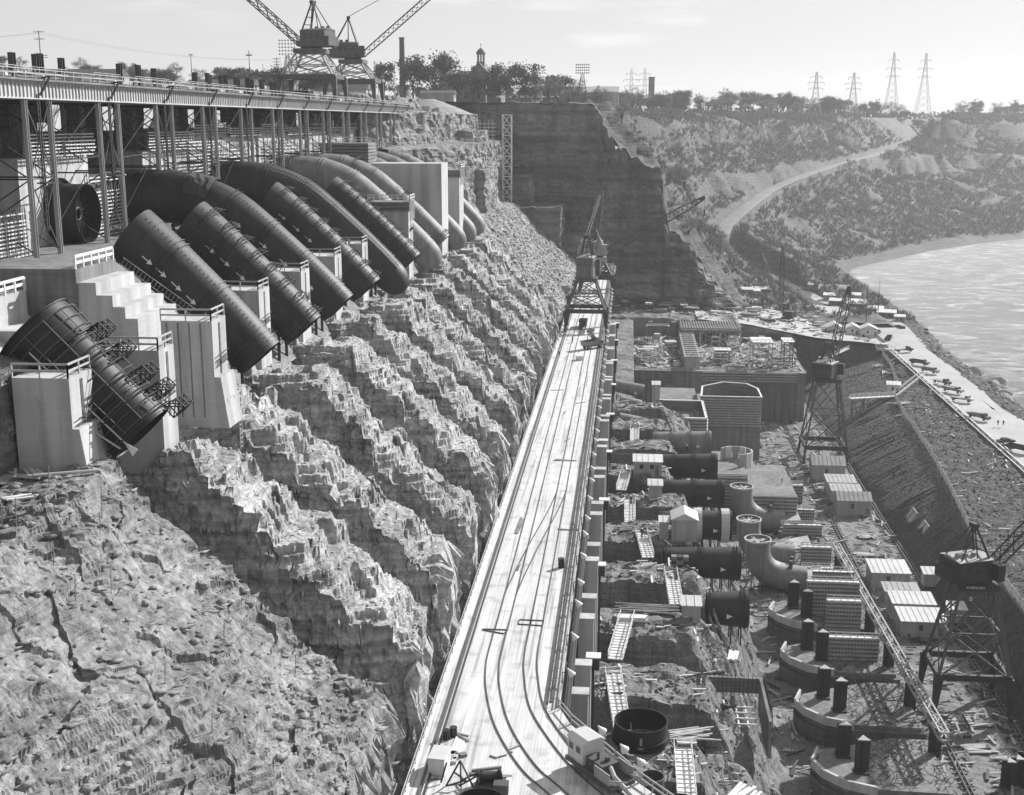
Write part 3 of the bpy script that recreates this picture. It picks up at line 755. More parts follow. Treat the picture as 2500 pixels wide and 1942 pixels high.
def crad(s): return float(np.interp(s, sl, RD))
def sx(X): return float(np.interp(X, cx, tt))
def open_pipe(pts, rad, th, n):
    """pipe with wall thickness, open at both ends"""
    m = MB(); P = [Vector(p) for p in pts]; q = len(P)
    for sgn in (0, 1):
        o = MB(); o.sweep(P, [r - th*sgn for r in rad], n, caps=False); m.add(o.v, [f if not sgn else f[::-1] for f in o.f])
    for e in (0, q-1):
        for k in range(n): a, b = e*n+k, e*n+(k+1) % n; m.f.append((a, b, q*n+b, q*n+a))
    return m
def arrow(L=1.5):
    m = MB(); m.add([(0,0,-.06),(.9,0,-.06),(.9,0,-.34),(1.55,0,0),(.9,0,.34),(.9,0,.06),(0,0,.06)], [(0,1,2,3,4,5,6)]); return m
def penstock(k, x0, label, capped=False, hoops=0, mesh=False, s1=None, mat='pipe_steel', tarp=False, arrows=(0.25,0.4,0.55), bands=True, dz=0.0, rs_=1.0):
    global cpt, crad
    y = UY(k); s0 = sx(x0) if x0 > -76 else 0; s1 = s1 or SLEN
    if dz: c0_, r0_ = cpt, crad
    if dz: cpt = lambda s: (c0_(s)[0], c0_(s)[1] + dz*(1-s/SLEN)); crad = lambda s: r0_(s)*(1+(rs_-1)*(1-s/SLEN))
    t = thing('penstock', label, 'pipe', (-43,y,66), group='steel penstocks descending the rock face', world=True)
    ns = 60; S = np.linspace(s0, s1, ns); pts = [(cpt(s)[0], y, cpt(s)[1]) for s in S]; rad = [crad(s) for s in S]
    if capped:
        d = cdir(s1); p = Vector(pts[-1]); r = rad[-1]
        for q in range(1, 9): a = q/8*PI/2; pts.append(p + d*(3.0*math.sin(a)) - Vector((0,0,.9*math.sin(a)**2))); rad.append(max(.05, r*math.cos(a)**.75))
        m = MB(); m.sweep(pts, rad, 36)
    else: m = open_pipe(pts, rad, .12, 36)
    o = m.obj('shell', mat, t, smooth=True)
    try: o.data.set_sharp_from_angle(angle=R(50))
    except Exception: pass
    if bands:
        s = s0 + 5.0
        while s < s1 - 1:
            for ds in (-.35, .35):
                c = cpt(s+ds); b = MB(); b.band((c[0], y, c[1]), cdir(s), crad(s)-.02, .14, .22, 36); b.obj('stiffener_ring', mat, t)
            s += 6.3
        for ds in (.5, 1.0):
            c = cpt(s1-ds); b = MB(); b.band((c[0], y, c[1]), cdir(s1-ds), crad(s1)-.02, .1, .2, 36); b.obj('stiffener_ring', mat, t)
    for f in arrows:
        s = s0 + (s1-s0)*f; c = cpt(s); d = cdir(s); r = crad(s); a = MB(); th = R(200)
        n = Vector((0,-1,0)); u = d; up = u.cross(n); off = n*(r*.992+.06) + up*0
        a0 = arrow(); vs = [Vector((c[0],y,c[1])) + off + u*v[0] + up*v[2] for v in a0.v]; a.slab(vs, n, .02); a.obj('painted_arrow', 'white_paint', t)
    if hoops:
        L = s1-s0-3; nh = hoops; rb = MB(); rk = random.Random(k)
        for i in range(nh):
            s = s0 + 1.5 + L*i/(nh-1); d = cdir(s); c = cpt(s); r = crad(s)
            hb = MB()
            for j in range(3):
                e = j*.45; c2 = Vector((c[0],y,c[1])) + d*e
                hb.hoop(c2, d, r + .4 + .22*j, .05, 20, 4, (R(20), R(250)) if i % 2 else (R(-20), R(200)))
            for a in range(0, 210, 26):
                u = Vector((0,1,0)); tq = d.cross(u); o1 = u*math.cos(R(a+10)) + tq*math.sin(R(a+10)); c2 = Vector((c[0],y,c[1]))
                hb.bar(c2 + o1*(r), c2 + o1*(r+.5) + d*.4, .07); hb.bar(c2 + o1*(r+.45) - d*.2, c2 + o1*(r+.45) + d*1.3, .06)
            hb.obj('rebar_hoop', 'rebar', t)
    if k in (2, 3, 4, 5, 7):
        st = MB()
        for a in (62, 80, 118):
            for s in np.arange(s0+.8, s1-.6, .55):
                c = cpt(s); d = cdir(s); u = Vector((0,1,0)); o1 = u*math.cos(R(a)) + d.cross(u)*math.sin(R(a)); c2 = Vector((c[0],y,c[1]))
                st.bar(c2 + o1*crad(s)*.99, c2 + o1*(crad(s)+.14), .07)
        stuff(st.obj('stud', 'steel_dark', t))
        for s in np.arange(s0+1.9, s1-1, 3.1): c = cpt(s); b = MB(); b.band((c[0], y, c[1]), cdir(s), crad(s)-.03, .05, .05, 36); b.obj('weld_seam', 'pipe_black', t)
    if mesh:
        g = MB()
        for i in range(int((s1-sx(-66))/.42)):
            s = sx(-66) + i*.42; c = cpt(s); g.hoop((c[0], y, c[1]), cdir(s), crad(s)+.16, .035, 16, 3, (R(-60), R(215)))
        for a in range(-50, 210, 13):
            P = [];
            for s in np.linspace(sx(-66), s1, 22):
                c = cpt(s); d = cdir(s); u = Vector((0,1,0)); P.append(Vector((c[0],y,c[1])) + (u*math.cos(R(a)) + d.cross(u)*math.sin(R(a)))*(crad(s)+.2))
            g.sweep(P, .035, 3)
        stuff(g.obj('rebar_mesh', 'steel_mid', t))
    if tarp:
        c = cpt(sx(-63)); g = MB(); d = cdir(sx(-63)); u = Vector((0,1,0)); w = d.cross(u); vs = []; rt = random.Random(5)
        for i in range(7):
            for a in range(0, 190, 14): vs.append(Vector((c[0],y,c[1])) + d*(i*.6-1.8) + (u*math.cos(R(a-20)) + w*math.sin(R(a-20)))*(crad(sx(-63)) + .12 + rt.random()*.3))
        na = len(range(0,190,14)); g.add(vs, [(i*na+j, i*na+j+1, (i+1)*na+j+1, (i+1)*na+j) for i in range(6) for j in range(na-1)]); g.obj('tarpaulin', 'cloth_dark', t)
    sp = MB()                                     # saddles under the pipe
    for s in np.arange(s0+3, s1, 6.3):
        sp = MB(); c = cpt(s); r = crad(s); zg = 79.3 + (c[0]+62)*(63.5-79.3)/17 if c[0] > -62 else 79.4
        for dy in (-1.8, 1.8): sp.bar((c[0], y+dy, c[1]-r*.75), (c[0], y+dy, min(zg, c[1]-r)-.3), .35)
        sp.bar((c[0], y-2.3, c[1]-r-.1), (c[0], y+2.3, c[1]-r-.1), .4); sp.obj('saddle', 'steel_dark', t)
    if dz: cpt, crad = c0_, r0_
    return t
penstock(2, -57.4, 'thick dark pipe length ending open above the concrete steps, widest in the row', dz=2.4, rs_=1.1, arrows=(.16,.26,.37,.48,.62))
penstock(3, -57.6, 'dark pipe length ringed with wire hoops, next beyond the widest pipe', dz=1.5, rs_=1.05, hoops=8, arrows=(.2,.32,.45,.6))
penstock(4, -76, 'first complete pipe, bending out of the dam, with a dark tarpaulin over its joint', tarp=True, arrows=(.5,.62,.72,.85))
penstock(5, -58.8, 'dark pipe length beside the tarpaulin pipe, hoops on its lower half', dz=1.0, hoops=9, arrows=(.15,.28,.4))
penstock(6, -76, 'complete pipe wrapped in a rebar net with a rounded lower end', capped=True, mesh=True, arrows=(.5,.6))
penstock(7, -58.4, 'slim pipe length covered with many wire hoops, beyond the net-wrapped pipe', hoops=11, arrows=())
penstock(8, -76, 'complete pipe running under a formwork collar to a rounded end', capped=True, mat='elbow_steel', arrows=())
penstock(9, -76, 'complete pipe with loose wire hoops at its top, beside the tall far pier', hoops=4, arrows=(), mat='elbow_steel')
penstock(10, -66, 'rounded pipe end just below the tall white pier', capped=True, mat='elbow_steel', arrows=())
penstock(11, -66, 'second last rounded pipe end on the far right of the row', capped=True, mat='elbow_steel', arrows=())
penstock(12, -66, 'last and smallest rounded pipe end in the row', capped=True, mat='elbow_steel', arrows=())
# open elbow at the dam, with a spider of bracing rods inside
t = thing('pipe_elbow', 'short open pipe elbow with a spoked brace inside, standing against the dam', 'pipe', (-72.5,158.5,79.5), world=True)
P = [(-76,158.5,83.6),(-74.8,158.5,83.6)]; open_pipe(P, [4.3,4.3], .15, 40).obj('flange', 'pipe_black', t, smooth=True)
P = [(-75.5,158.5,83.2),(-74.2,158.5,83.2),(-72.8,158.5,83.2),(-71.3,158.5,83.2)]
open_pipe(P, [3.95,3.95,3.9,3.9], .12, 40).obj('shell', 'pipe_steel', t, smooth=True)
c = Vector((-72.8,158.5,83.2)); d = (Vector(P[3])-Vector(P[2])).normalized(); m = MB(); m.hoop(c, d, .8, .1, 20, 6)
u = Vector((0,0,1)); w = d.cross(u)
for i in range(20): a = 2*PI*i/20; o = u*math.cos(a) + w*math.sin(a); m.bar(c + o*.8, c + o*3.8, .06)
m.obj('spider_brace', 'steel_mid', t)
# unfinished lower lengths of the nearest unit: stepped rings with lattice brackets
t = thing('penstock', 'nearest blackened pipe stack of stepped rings with lattice brackets, left', 'pipe', (-45,98.5,66), world=True)
y = 97.8; d0 = Vector((.70,0,-.71)).normalized(); p0 = Vector((-49.6,y,78.2)); ax = lambda s: p0 + d0*s
for n, (a, b, r) in enumerate(((0,3.4,3.45),(3.4,5.0,3.05),(5.0,6.4,2.9),(6.4,9.3,2.75),(9.3,11.0,2.9),(11.0,12.6,3.05))):
    open_pipe([ax(a), ax((a+b)/2), ax(b)], [r,r,r], .15, 40).obj('shell', 'pipe_black', t, smooth=True)
    for e in (a+.12, b-.15):
        m = MB(); m.band(ax(e), d0, r-.02, .12, .2, 40); m.obj('stiffener_ring', 'pipe_black', t)
up = Vector((.71,0,.70))
for s in (3.2, 5.6, 8.3, 10.2, 12.2):
    m = MB(); L = 1.9
    for q in range(3):
        yy = y + .6 + q*1.0; a = ax(s) + up*2.9 + Vector((0,yy-y,0)); b = a + up*1.3 + d0*.3; c = b + d0*1.0; e = a + d0*1.3 - up*.1
        for i, j in ((a,b),(b,c),(c,e),(a,c),(a,e),(b,e)): m.bar(i, j, .09)
        if q: 
            for i in (a,b,c,e): m.bar(i, i - Vector((0,1.0,0)), .08)
            m.bar(b, c - Vector((0,1,0)), .07); m.bar(a, b - Vector((0,1,0)), .07)
    m.hoop(ax(s), d0, 3.55, .07, 30, 4, (R(60), R(250)))
    m.obj('lattice_bracket', 'steel_dark', t)
m = MB()
for i in range(12):
    s = .9+i*1.0; m.hoop(ax(s), d0, 3.75-.03*i, .05, 30, 4, (R(40), R(260)))
for a in range(50, 260, 30):
    u = Vector((0,1,0)); o1 = u*math.cos(R(a)) + d0.cross(u)*math.sin(R(a)); m.bar(ax(.8)+o1*3.75, ax(12)+o1*3.4, .07)
stuff(m.obj('scaffold_ring', 'steel_mid', t))
m = MB(); m.sweep([ax(2)+Vector((0,-3.8,0)), ax(13)+Vector((0,-3.4,0))], .08, 4); m.bar(ax(12)+Vector((0,-3.6,-.8)), ax(6)+Vector((0,-4.2,-2)), .12); m.obj('brace', 'timber', t)
a = MB(); c = ax(12.4)+Vector((0,-3.4,0)); a.slab([c, c+d0*1.2+up*.4, c+d0*1.3-up*.4], (0,-1,0), .03); a.obj('painted_arrow', 'white_paint', t)

# ------------------------------------------------------------------ concrete piers, steps, platforms
def railing(mb, p, q, h=1.1, step=2.0, w=.12):
    p, q = Vector(p), Vector(q); L = (q-p).length; n = max(1, round(L/step))
    for i in range(n+1): c = p + (q-p)*i/n; mb.bar(c, c + Vector((0,0,h)), w)
    for z in (h*.5, h): mb.bar(p + Vector((0,0,z)), q + Vector((0,0,z)), w*.6, w*1.4)
def ladder(mb, p, q, w=.5, step=.45):
    p, q = Vector(p), Vector(q); d = (q-p).normalized(); u = d.cross(Vector((1,0,0)) if abs(d.x) < .7 else Vector((0,1,0))).normalized()*w/2
    mb.bar(p-u, q-u, .07); mb.bar(p+u, q+u, .07)
    for i in range(int((q-p).length/step)): c = p + d*(i+.5)*step; mb.bar(c-u, c+u, .05)
def pier(x0, x1, y0, y1, z0, z1, label, rail=True, form=False, lad=True, foot=0, mat='concrete'):
    t = thing('concrete_pier', label, 'pier', (x1,y0,z0), group='concrete piers between the penstocks', world=True)
    m = MB(); m.box(x0, x1, y0, y1, z0+(foot*.45 if foot else 0), z1)
    if foot: m.slab([(x0,y0-.01,z0),(x1+foot*.25,y0-.01,z0),(x1+foot*.12,y0-.01,z0+foot),(x1-.01,y0-.01,z0+foot),(x0,y0-.01,z0+foot)], (0,1,0), y1-y0+.02)
    m.obj('wall', mat, t)
    if 'grooved' in label:
        for i in range(int((x1-x0)/1.1)): MB().box(x0+.5+i*1.1, x0+.62+i*1.1, y0-.06, y0+.02, z0+1, z1-.2).obj('form_joint', 'concrete_stained', t)
    if rail:
        m = MB(); railing(m, (x0,y0+.1,z1), (x1-.1,y0+.1,z1)); railing(m, (x1-.1,y0+.1,z1), (x1-.1,y1-.1,z1)); m.obj('railing', 'timber', t)
    if lad:
        m = MB(); ladder(m, (x0+(x1-x0)*.45,y0-.1,z0+2), (x0+(x1-x0)*.45,y0-.1,z1-1.5)); m.obj('ladder', 'timber', t)
        m = MB(); yq = (y0+y1)/2; m.box(x1, x1+.05, yq-.2, yq+.25, z0+(z1-z0)*.45, z1-.4); m.obj('slot_shade', 'concrete_dark', t)  # dark strip on the end face stands in for a slot's shade
        m = MB(); m.bar((x1+.3,y0+.6,z1-3.4), (x1+.3,y1-.4,z1-3.2), .07); ladder(m, (x1+.15,y0+.5,z1-4.2), (x1+.15,y1-.5,z1-4.0), .6, .3); m.obj('rebar_rack', 'rebar', t)
    if form:
        m = MB()
        for i in range(5): m.box(x0-.3, x1+.3, y0-.35, y1+.2, z1-.3+i*.5, z1-.05+i*.5) if i < 4 else None
        m.obj('form_box', 'timber_grey', t)
        m = MB(); railing(m, (x0-.3,y0-.4,z1+1.7), (x1+.4,y0-.4,z1+1.7), 1.1, 1.2); railing(m, (x1+.4,y0-.4,z1+1.7), (x1+.4,y1+.2,z1+1.7), 1.1, 1.2)
        for i in range(8): m.bar((x1+.35,y0+(y1-y0)*i/7,z1-2.2), (x1+.35,y0+(y1-y0)*i/7,z1+1.6), .09)
        m.obj('railing', 'timber_pale', t)
    return t
pier(-48.4, -43.7, 91.2, 95.4, 66.6, 75.3, 'nearest pale concrete pier at the left, with timber rails on top', foot=4.6)
pier(-46.2, -41.0, 103.2, 106.8, 64, 75.4, 'short pale pier half hidden behind the nearest black pipe stack')
pier(-44.2, -39.2, 112.2, 116.2, 66.2, 76.6, 'tall pale pier with grooved face beside the widest pipe', foot=5)
for k, lab in ((2, 'small pale pier between the widest pipe and the hooped pipe'), (3, 'small pale pier under the first complete pipe'), (4, 'pale pier with slotted face beyond the tarpaulin pipe'), (5, 'pale pier behind the net-wrapped pipe')):
    pier(-52, -45.2, UY(k)+8.5, UY(k)+13, 62, 74.8, lab)
pier(-52, -44.2, UY(7)+8, UY(7)+13, 61, 78, 'mid-distance pier topped by a dark form box and pale rails', form=True)
t = pier(-61.5, -43.2, 285, 295, 62, 85.8, 'tallest far pier, broad with a bright white end face', rail=False, lad=False)
m = MB()
for i in range(6): m.box(-72, -60.5, 286.5, 296, 86+i*.75, 86.6+i*.75)
m.obj('form_box', 'timber_grey', t); m = MB(); railing(m, (-61,286.3,90.5), (-52,286.3,87.5), 1.3, 1.2); railing(m, (-72,286.2,90.5), (-60.5,286.2,90.5), 1.2, 1.4); m.obj('railing', 'timber_pale', t)
pier(-52, -42.4, 309, 317, 62, 82.0, 'last pier of the row, with a dark form box beyond the tallest', form=True, lad=False)
for n, (x, z, wh) in enumerate(((-50.8,80.0,'topmost'), (-49.2,78.8,'second from top'), (-48.0,77.7,'third from top'), (-46.8,76.6,'lowest'))):
    o = MB().box(-62, x, 113.2 - n*.05, 122.6 + n*.25, z-4, z).obj('concrete_step', 'concrete'); tag(o, 'big white concrete step beside the widest pipe, ' + wh + ' of four', 'step', 'giant concrete steps')
t = thing('concrete_platform', 'concrete landing with a timber rail at the head of the giant steps', 'platform', (-56,118,76), world=True)
MB().box(-64, -52.6, 113.0, 122.4, 76, 81.3).obj('slab', 'concrete_stained', t); m = MB(); railing(m, (-52.7,113.2,81.3), (-52.7,122,81.3), 1.2, 1.9, .2); m.obj('railing', 'timber_pale', t)
t = thing('concrete_platform', 'low concrete landing with a timber rail at the left edge of the photo', 'platform', (-60,108,76), world=True)
MB().box(-72, -57.2, 104, 112, 74, 79.4).obj('slab', 'concrete', t); MB().box(-62, -54.6, 105, 112.6, 70, 76.6).obj('step', 'concrete', t); m = MB(); railing(m, (-57.3,104.2,79.4), (-57.3,112,79.4), 1.2, 1.9, .2); m.obj('railing', 'timber_pale', t)
# sloping slab below the steps and ladders along it
sl_ = MB(); sl_.slab([(-58,100,77.2),(-58,112.9,77.2),(-45,112.9,66.5),(-45,100,66.5)], (0.6,0,.8), -.5); structure(sl_.obj('chute_slab', 'concrete'))
m = MB(); ladder(m, (-53,99,75), (-47,99.4,69.5), .8); tag(m.obj('ladder', 'timber'), 'wooden ladder lying on the slab left of the nearest pipe stack', 'ladder')
m = MB(); ladder(m, (-52.5,123.6,81), (-45,123.9,75.5), .8); tag(m.obj('timber_stair', 'timber_grey'), 'wooden stair running down beside the giant concrete steps', 'stairs')
m = MB(); ladder(m, (-38.3,116.6,63), (-38.3,116.6,68), .7); railing(m, (-38.3,113,67.8), (-38.3,117,67.8)); tag(m.obj('timber_ladder', 'timber'), 'wooden ladder at the foot of the tall grooved pier', 'ladder')

# ------------------------------------------------------------------ revolving gantry cranes
def gantry_crane(name, label, loc, gx, gy, h1, h2, tw, slew, boom_el, boom_len, scale=1.0, leg='steel_mid', tower='steel_light', cab='crane_cab', boom='steel_dark', solid=True, cabd=(5.0,8.2,3.4), afr=8.5, bw=1.5, hook=None, bend=None, group=None):
    t = thing(name, label, 'crane', loc, group=group)
    lw = 1.1*scale
    for x in (-1,1):
        for y in (-1,1):
            m = MB(); a = Vector((x*gx/2, y*gy/2, .5)); b = Vector((x*gx/2*.93, y*gy/2*.93, h1))
            if solid:
                m.add([a+Vector((dx*lw*.28,dy*lw*.28,0)) for dx,dy in ((-1,-1),(1,-1),(1,1),(-1,1))] + [b+Vector((dx*lw*.7,dy*lw*.5,0)) for dx,dy in ((-1,-1),(1,-1),(1,1),(-1,1))], [(0,1,5,4),(1,2,6,5),(2,3,7,6),(3,0,4,7),(3,2,1,0),(4,5,6,7)])
            else:
                m.bar(a, b, lw*.5)
            o = m.obj('leg', leg, t)
            m = MB(); m.obox((x*gx/2, y*gy/2, .35), (.7, 2.2, .7)); sub('bogie', m, 'steel_dark', o)
    m = MB()
    for y in (-1,1): m.bar((-gx/2, y*gy/2*.93, h1), (gx/2, y*gy/2*.93, h1), lw*.7, lw)
    for x in (-1,1): m.bar((x*gx/2*.93, -gy/2, h1+.003), (x*gx/2*.93, gy/2, h1+.003), lw*.6, lw*.9)
    m.obj('portal_frame', leg, t)
    q = 4
    C = lambda x, y, f: Vector((x*(gx/2*.93 + (tw/2-gx/2*.93)*f), y*(gy/2*.93 + (tw/2-gy/2*.93)*f), h1 + (h2-h1)*f))
    for x in (-1,1):
        for y in (-1,1):
            m = MB(); m.bar(C(x,y,0), C(x,y,1), .42*scale); m.obj('tower_leg', tower, t)
    m = MB()
    for (x0,y0),(x1,y1) in (((-1,-1),(1,-1)),((1,-1),(1,1)),((1,1),(-1,1)),((-1,1),(-1,-1))):
        for i in range(2):
            f0, f1 = i/2, (i+1)/2
            m.bar(C(x0,y0,f0), C(x1,y1,f1), .22*scale); m.bar(C(x1,y1,f0), C(x0,y0,f1), .22*scale); m.bar(C(x0,y0,f1), C(x1,y1,f1), .26*scale)
            mid = (C(x0,y0,f0)+C(x1,y1,f0))/2; m.bar(mid, (C(x0,y0,f1)+C(x0,y0,f0))/2, .14*scale); m.bar(mid, (C(x1,y1,f1)+C(x1,y1,f0))/2, .14*scale)
    m.obj('bracing', tower, t)
    m = MB(); ladder(m, C(1,-1,0)+Vector((.4,0,0)), C(1,-1,1)+Vector((.6,0,0)), .5); m.obj('ladder', 'steel_mid', t)
    m = MB(); m.obox((0,0,h2+.5*scale), (tw+1.2, tw+1.2, 1.0*scale)); m.obj('turntable_base', cab, t)
    m = MB(); m.tube((0,0,h2+1.0*scale), (0,0,h2+1.6*scale), tw*.42, n=20); m.obj('turntable', 'steel_dark', t)
    zc = h2 + 1.65*scale; cw, cl, ch = cabd
    def up(mb): return rot(mb, slew)
    m = MB(); m.box(-cw/2, cw/2, -cl*.72, cl*.2, zc, zc+ch); m.box(-cw/2-.15, cw/2+.15, -cl*.72-.15, cl*.2+.15, zc-.25, zc); m.box(-cw/2+.2, cw/2-.2, -cl*.72-1.0, -cl*.72, zc, zc+ch*.6); o = up(m).obj('machine_house', cab, t)
    m = MB(); m.add([(-cw/2-.15,-cl*.73,zc+ch),(cw/2+.15,-cl*.73,zc+ch),(cw/2+.15,cl*.21,zc+ch),(-cw/2-.15,cl*.21,zc+ch),(0,-cl*.73,zc+ch+.55),(0,cl*.21,zc+ch+.55)], [(0,1,4),(3,5,2),(0,4,5,3),(1,2,5,4),(0,3,2,1)])
    for i in range(3): m.tube((cw*.15,-cl*.6+i*1.6,zc+ch+.3), (cw*.15,-cl*.6+i*1.6,zc+ch+1.0), .45, n=10)
    sub('roof', up(m), cab if leg != 'steel_dark' else 'crane_pale', o)
    m = MB()
    for x in (-1,1):
        for i in range(3): m.box(x*(cw/2+.01)-.02, x*(cw/2+.01)+.02, -cl*.5+i*1.7, -cl*.5+i*1.7+.9, zc+ch*.45, zc+ch*.8)
    sub('window', up(m), 'glass', o)
    m = MB(); m.box(cw*.15, cw*.75, cl*.22, cl*.42, zc, zc+ch*.8); m.box(-cw*.5, cw*.1, cl*.21, cl*.36, zc, zc+ch*.35); o = up(m).obj('operator_cab', cab, t)
    m = MB(); m.box(cw*.2, cw*.7, cl*.42, cl*.425+.03, zc+ch*.35, zc+ch*.75); sub('window', up(m), 'glass', o)
    ap = Vector((0, -cl*.12, zc+ch+afr*.62))
    m = MB()
    for x in (-1,1):
        m.bar((x*cw*.4, cl*.18, zc+ch*.9), ap+Vector((x*.5,0,0)), .38*scale); m.bar((x*cw*.4, -cl*.62, zc+ch), ap+Vector((x*.5,0,0)), .2*scale)
        m.bar((x*cw*.35, -cl*.15, zc+ch), ap+Vector((x*.5,-.1,-.6)), .16*scale)
    for f in (.25,.5,.75): m.bar(Vector((-cw*.4,cl*.18,zc+ch*.9)).lerp(ap+Vector((-.5,0,0)), f), Vector((cw*.4,cl*.18,zc+ch*.9)).lerp(ap+Vector((.5,0,0)), f), .2)
    m.obox(ap, (1.6,.9,.7)); up(m).obj('a_frame', 'steel_dark', t)
    b0 = Vector((0, cl*.34, zc+.5)); dr = Vector((0, math.cos(boom_el), math.sin(boom_el))); b1 = b0 + dr*boom_len
    m = MB(); m.lattice(b0, b1, bw*.9, bw*.45, max(8, int(boom_len/1.7)), .13*scale, wm=bw)
    m.bar(b1-dr*1.5, b1+dr*.6+Vector((0,0,.2)), bw*.5); up(m).obj('boom', boom, t)
    m = MB()
    for x in (-.4, .4): m.tube(ap+Vector((x,0,.3)), b1+Vector((x*.5,0,.3)), .05, n=3, caps=False)
    up(m).obj('pendant_cable', 'steel_mid', t)
    if hook:
        m = MB(); e = b1 + dr*.5; m.tube(e, e-Vector((0,0,hook)), .05, n=4); m.obox(e-Vector((0,0,hook+.8)), (.7,.5,1.4)); m.hoop(e-Vector((0,0,hook+1.9)), (0,1,0), .4, .12, 10, 4); up(m).obj('hook_block', 'steel_dark', t)
    return t
gantry_crane('gantry_crane', 'tall gantry crane on the trestle, boom leaning to the left against the sky', (-77.0,301.5,100.1), 14, 11.5, 5.6, 11.2, 6.0, R(72), R(38), 52, 1.0, cabd=(5.0,7.4,3.6), afr=10.5)
gantry_crane('gantry_crane', 'second gantry crane on the trestle, boom leaning to the right against the sky', (-76.5,345,100.1), 14, 11.5, 6.0, 10.8, 5.5, R(-80), R(40), 50, 1.0, cabd=(5.0,7.8,3.6), afr=11)
gantry_crane('gantry_crane', 'dark gantry crane straddling the white bridge, boom pointing up and away', (-11.4,345,38.05), 11.4, 10.5, 5.6, 13.6, 5.0, R(-6), R(38), 33, 1.0, leg='steel_dark', tower='steel_mid', cabd=(4.6,7,5.2), afr=9, bw=2.6, boom='steel_mid')
gantry_crane('gantry_crane', 'pale gantry crane at the far end of the bridge, long boom reaching right', (-10.5,428,38.05), 11.4, 10.5, 5.0, 10, 5.0, R(-93), R(30), 38, 1.5, leg='steel_dark', tower='steel_mid', cab='crane_pale', cabd=(4.8,8,4.4), afr=7, bw=2.3, hook=4)
gantry_crane('gantry_crane', 'dark gantry crane in the pit beside the embankment fence, boom raised steeply', (60.0,368,-4.8), 12.8, 12.5, 5, 24.5, 6.5, R(-28), R(60), 27, 1.1, leg='steel_dark', tower='steel_mid', cab='steel_dark', cabd=(6,7,4.0), afr=9, bw=2.2, solid=False)
rc2 = gantry_crane('gantry_crane', 'nearest dark gantry crane in the pit, lettered cab and lattice tower, lower right', (60.3,206,-4.8), 12.6, 10.5, 7.2, 22.3, 5.6, R(-68), R(42), 34, 1.0, leg='steel_dark', tower='steel_mid', cab='steel_dark', cabd=(5.4,7.2,3.6), afr=9, bw=1.7)
def text_part(body, loc, size, parent, rot_, mat='white_paint', name='lettering'):
    cu = bpy.data.curves.new(name, 'FONT'); cu.body = body; cu.size = size; cu.align_x = 'CENTER'; cu.extrude = .01
    tmp = bpy.data.objects.new('tmp', cu); COL.objects.link(tmp); me = bpy.data.meshes.new_from_object(tmp.evaluated_get(bpy.context.evaluated_depsgraph_get())); bpy.data.objects.remove(tmp)
    me.materials.clear(); me.materials.append(M[mat]); o = bpy.data.objects.new(name, me); COL.objects.link(o); o.parent = parent; o.location = loc; o.rotation_euler = rot_; return o
text_part('AMERICAN', (-.6,-3.46,22.75), .62, rc2, (R(90),0,0))
text_part('B', (-1.2,-3.46,20.6), 1.1, rc2, (R(90),0,0))
# ------------------------------------------------------------------ white bridge with rail tracks
ZD = 38.0
def deck_mat():
    m = bpy.data.materials.new('deck_boards'); m.use_nodes = True; n, l = m.node_tree.nodes, m.node_tree.links; bs = n['Principled BSDF']; bs.inputs['Roughness'].default_value = .85
    g = n.new('ShaderNodeNewGeometry')
    def nz(s, sc, det=4):
        mp = n.new('ShaderNodeMapping'); mp.inputs['Scale'].default_value = s; l.new(g.outputs['Position'], mp.inputs[0]); t = n.new('ShaderNodeTexNoise'); t.inputs['Scale'].default_value = sc; t.inputs['Detail'].default_value = det; l.new(mp.outputs[0], t.inputs['Vector']); return t.outputs['Fac']
    def mr(v, a, b, c, d):
        r = n.new('ShaderNodeMapRange'); l.new(v, r.inputs['Value'])
        for k, x in zip(('From Min','From Max','To Min','To Max'), (a,b,c,d)): r.inputs[k].default_value = x
        return r.outputs[0]
    def mu(a, b): t = n.new('ShaderNodeMath'); t.operation = 'MULTIPLY'; l.new(a, t.inputs[0]); l.new(b, t.inputs[1]); return t.outputs[0]
    v = mu(mr(nz((3.2,.13,1), 1.0, 2), .3, .7, .49, .58), mr(nz((1,.06,1), .9, 5), .3, .7, .78, 1.08))
    v = mu(v, mr(nz((1,1,1), .5, 6), .52, .75, 1.0, .62)); v = mu(v, mr(nz((1,.02,1), 2.6, 3), .54, .66, 1.0, .62))
    br = n.new('ShaderNodeTexBrick'); mp = n.new('ShaderNodeMapping'); mp.inputs['Rotation'].default_value = (0,0,PI/2); l.new(g.outputs['Position'], mp.inputs[0]); l.new(mp.outputs[0], br.inputs['Vector'])
    br.inputs['Color1'].default_value = br.inputs['Color2'].default_value = (1,1,1,1); br.inputs['Mortar'].default_value = (.62,.62,.62,1); br.inputs['Scale'].default_value = 1; br.inputs['Brick Width'].default_value = 4.9; br.inputs['Row Height'].default_value = .3; br.inputs['Mortar Size'].default_value = .012
    bw = n.new('ShaderNodeRGBToBW'); l.new(br.outputs['Color'], bw.inputs[0]); v = mu(v, bw.outputs[0])
    cc = n.new('ShaderNodeCombineColor')
    for k in range(3): l.new(v, cc.inputs[k])
    l.new(cc.outputs[0], bs.inputs['Base Color']); M['deck_boards'] = m
deck_mat()
br = thing('construction_bridge', 'long white timber-decked bridge with curving rail tracks', 'bridge', (-12,300,30), world=True)
DP = [(-18.4,60),(8,60),(14,84),(1.9,99.3),(-4.6,109.6),(-5.9,113),(-5.9,512),(-18.4,512)]
MB().prism(DP, ZD-.35, ZD).obj('deck', 'deck_boards', br)
m = MB()
for i in range(51): m.box(-18.0, -6.3, 60+9*i, 60.7+9*i, ZD-1.7, ZD-.36)
stuff(m.obj('floor_beam', 'steel_mid', br))
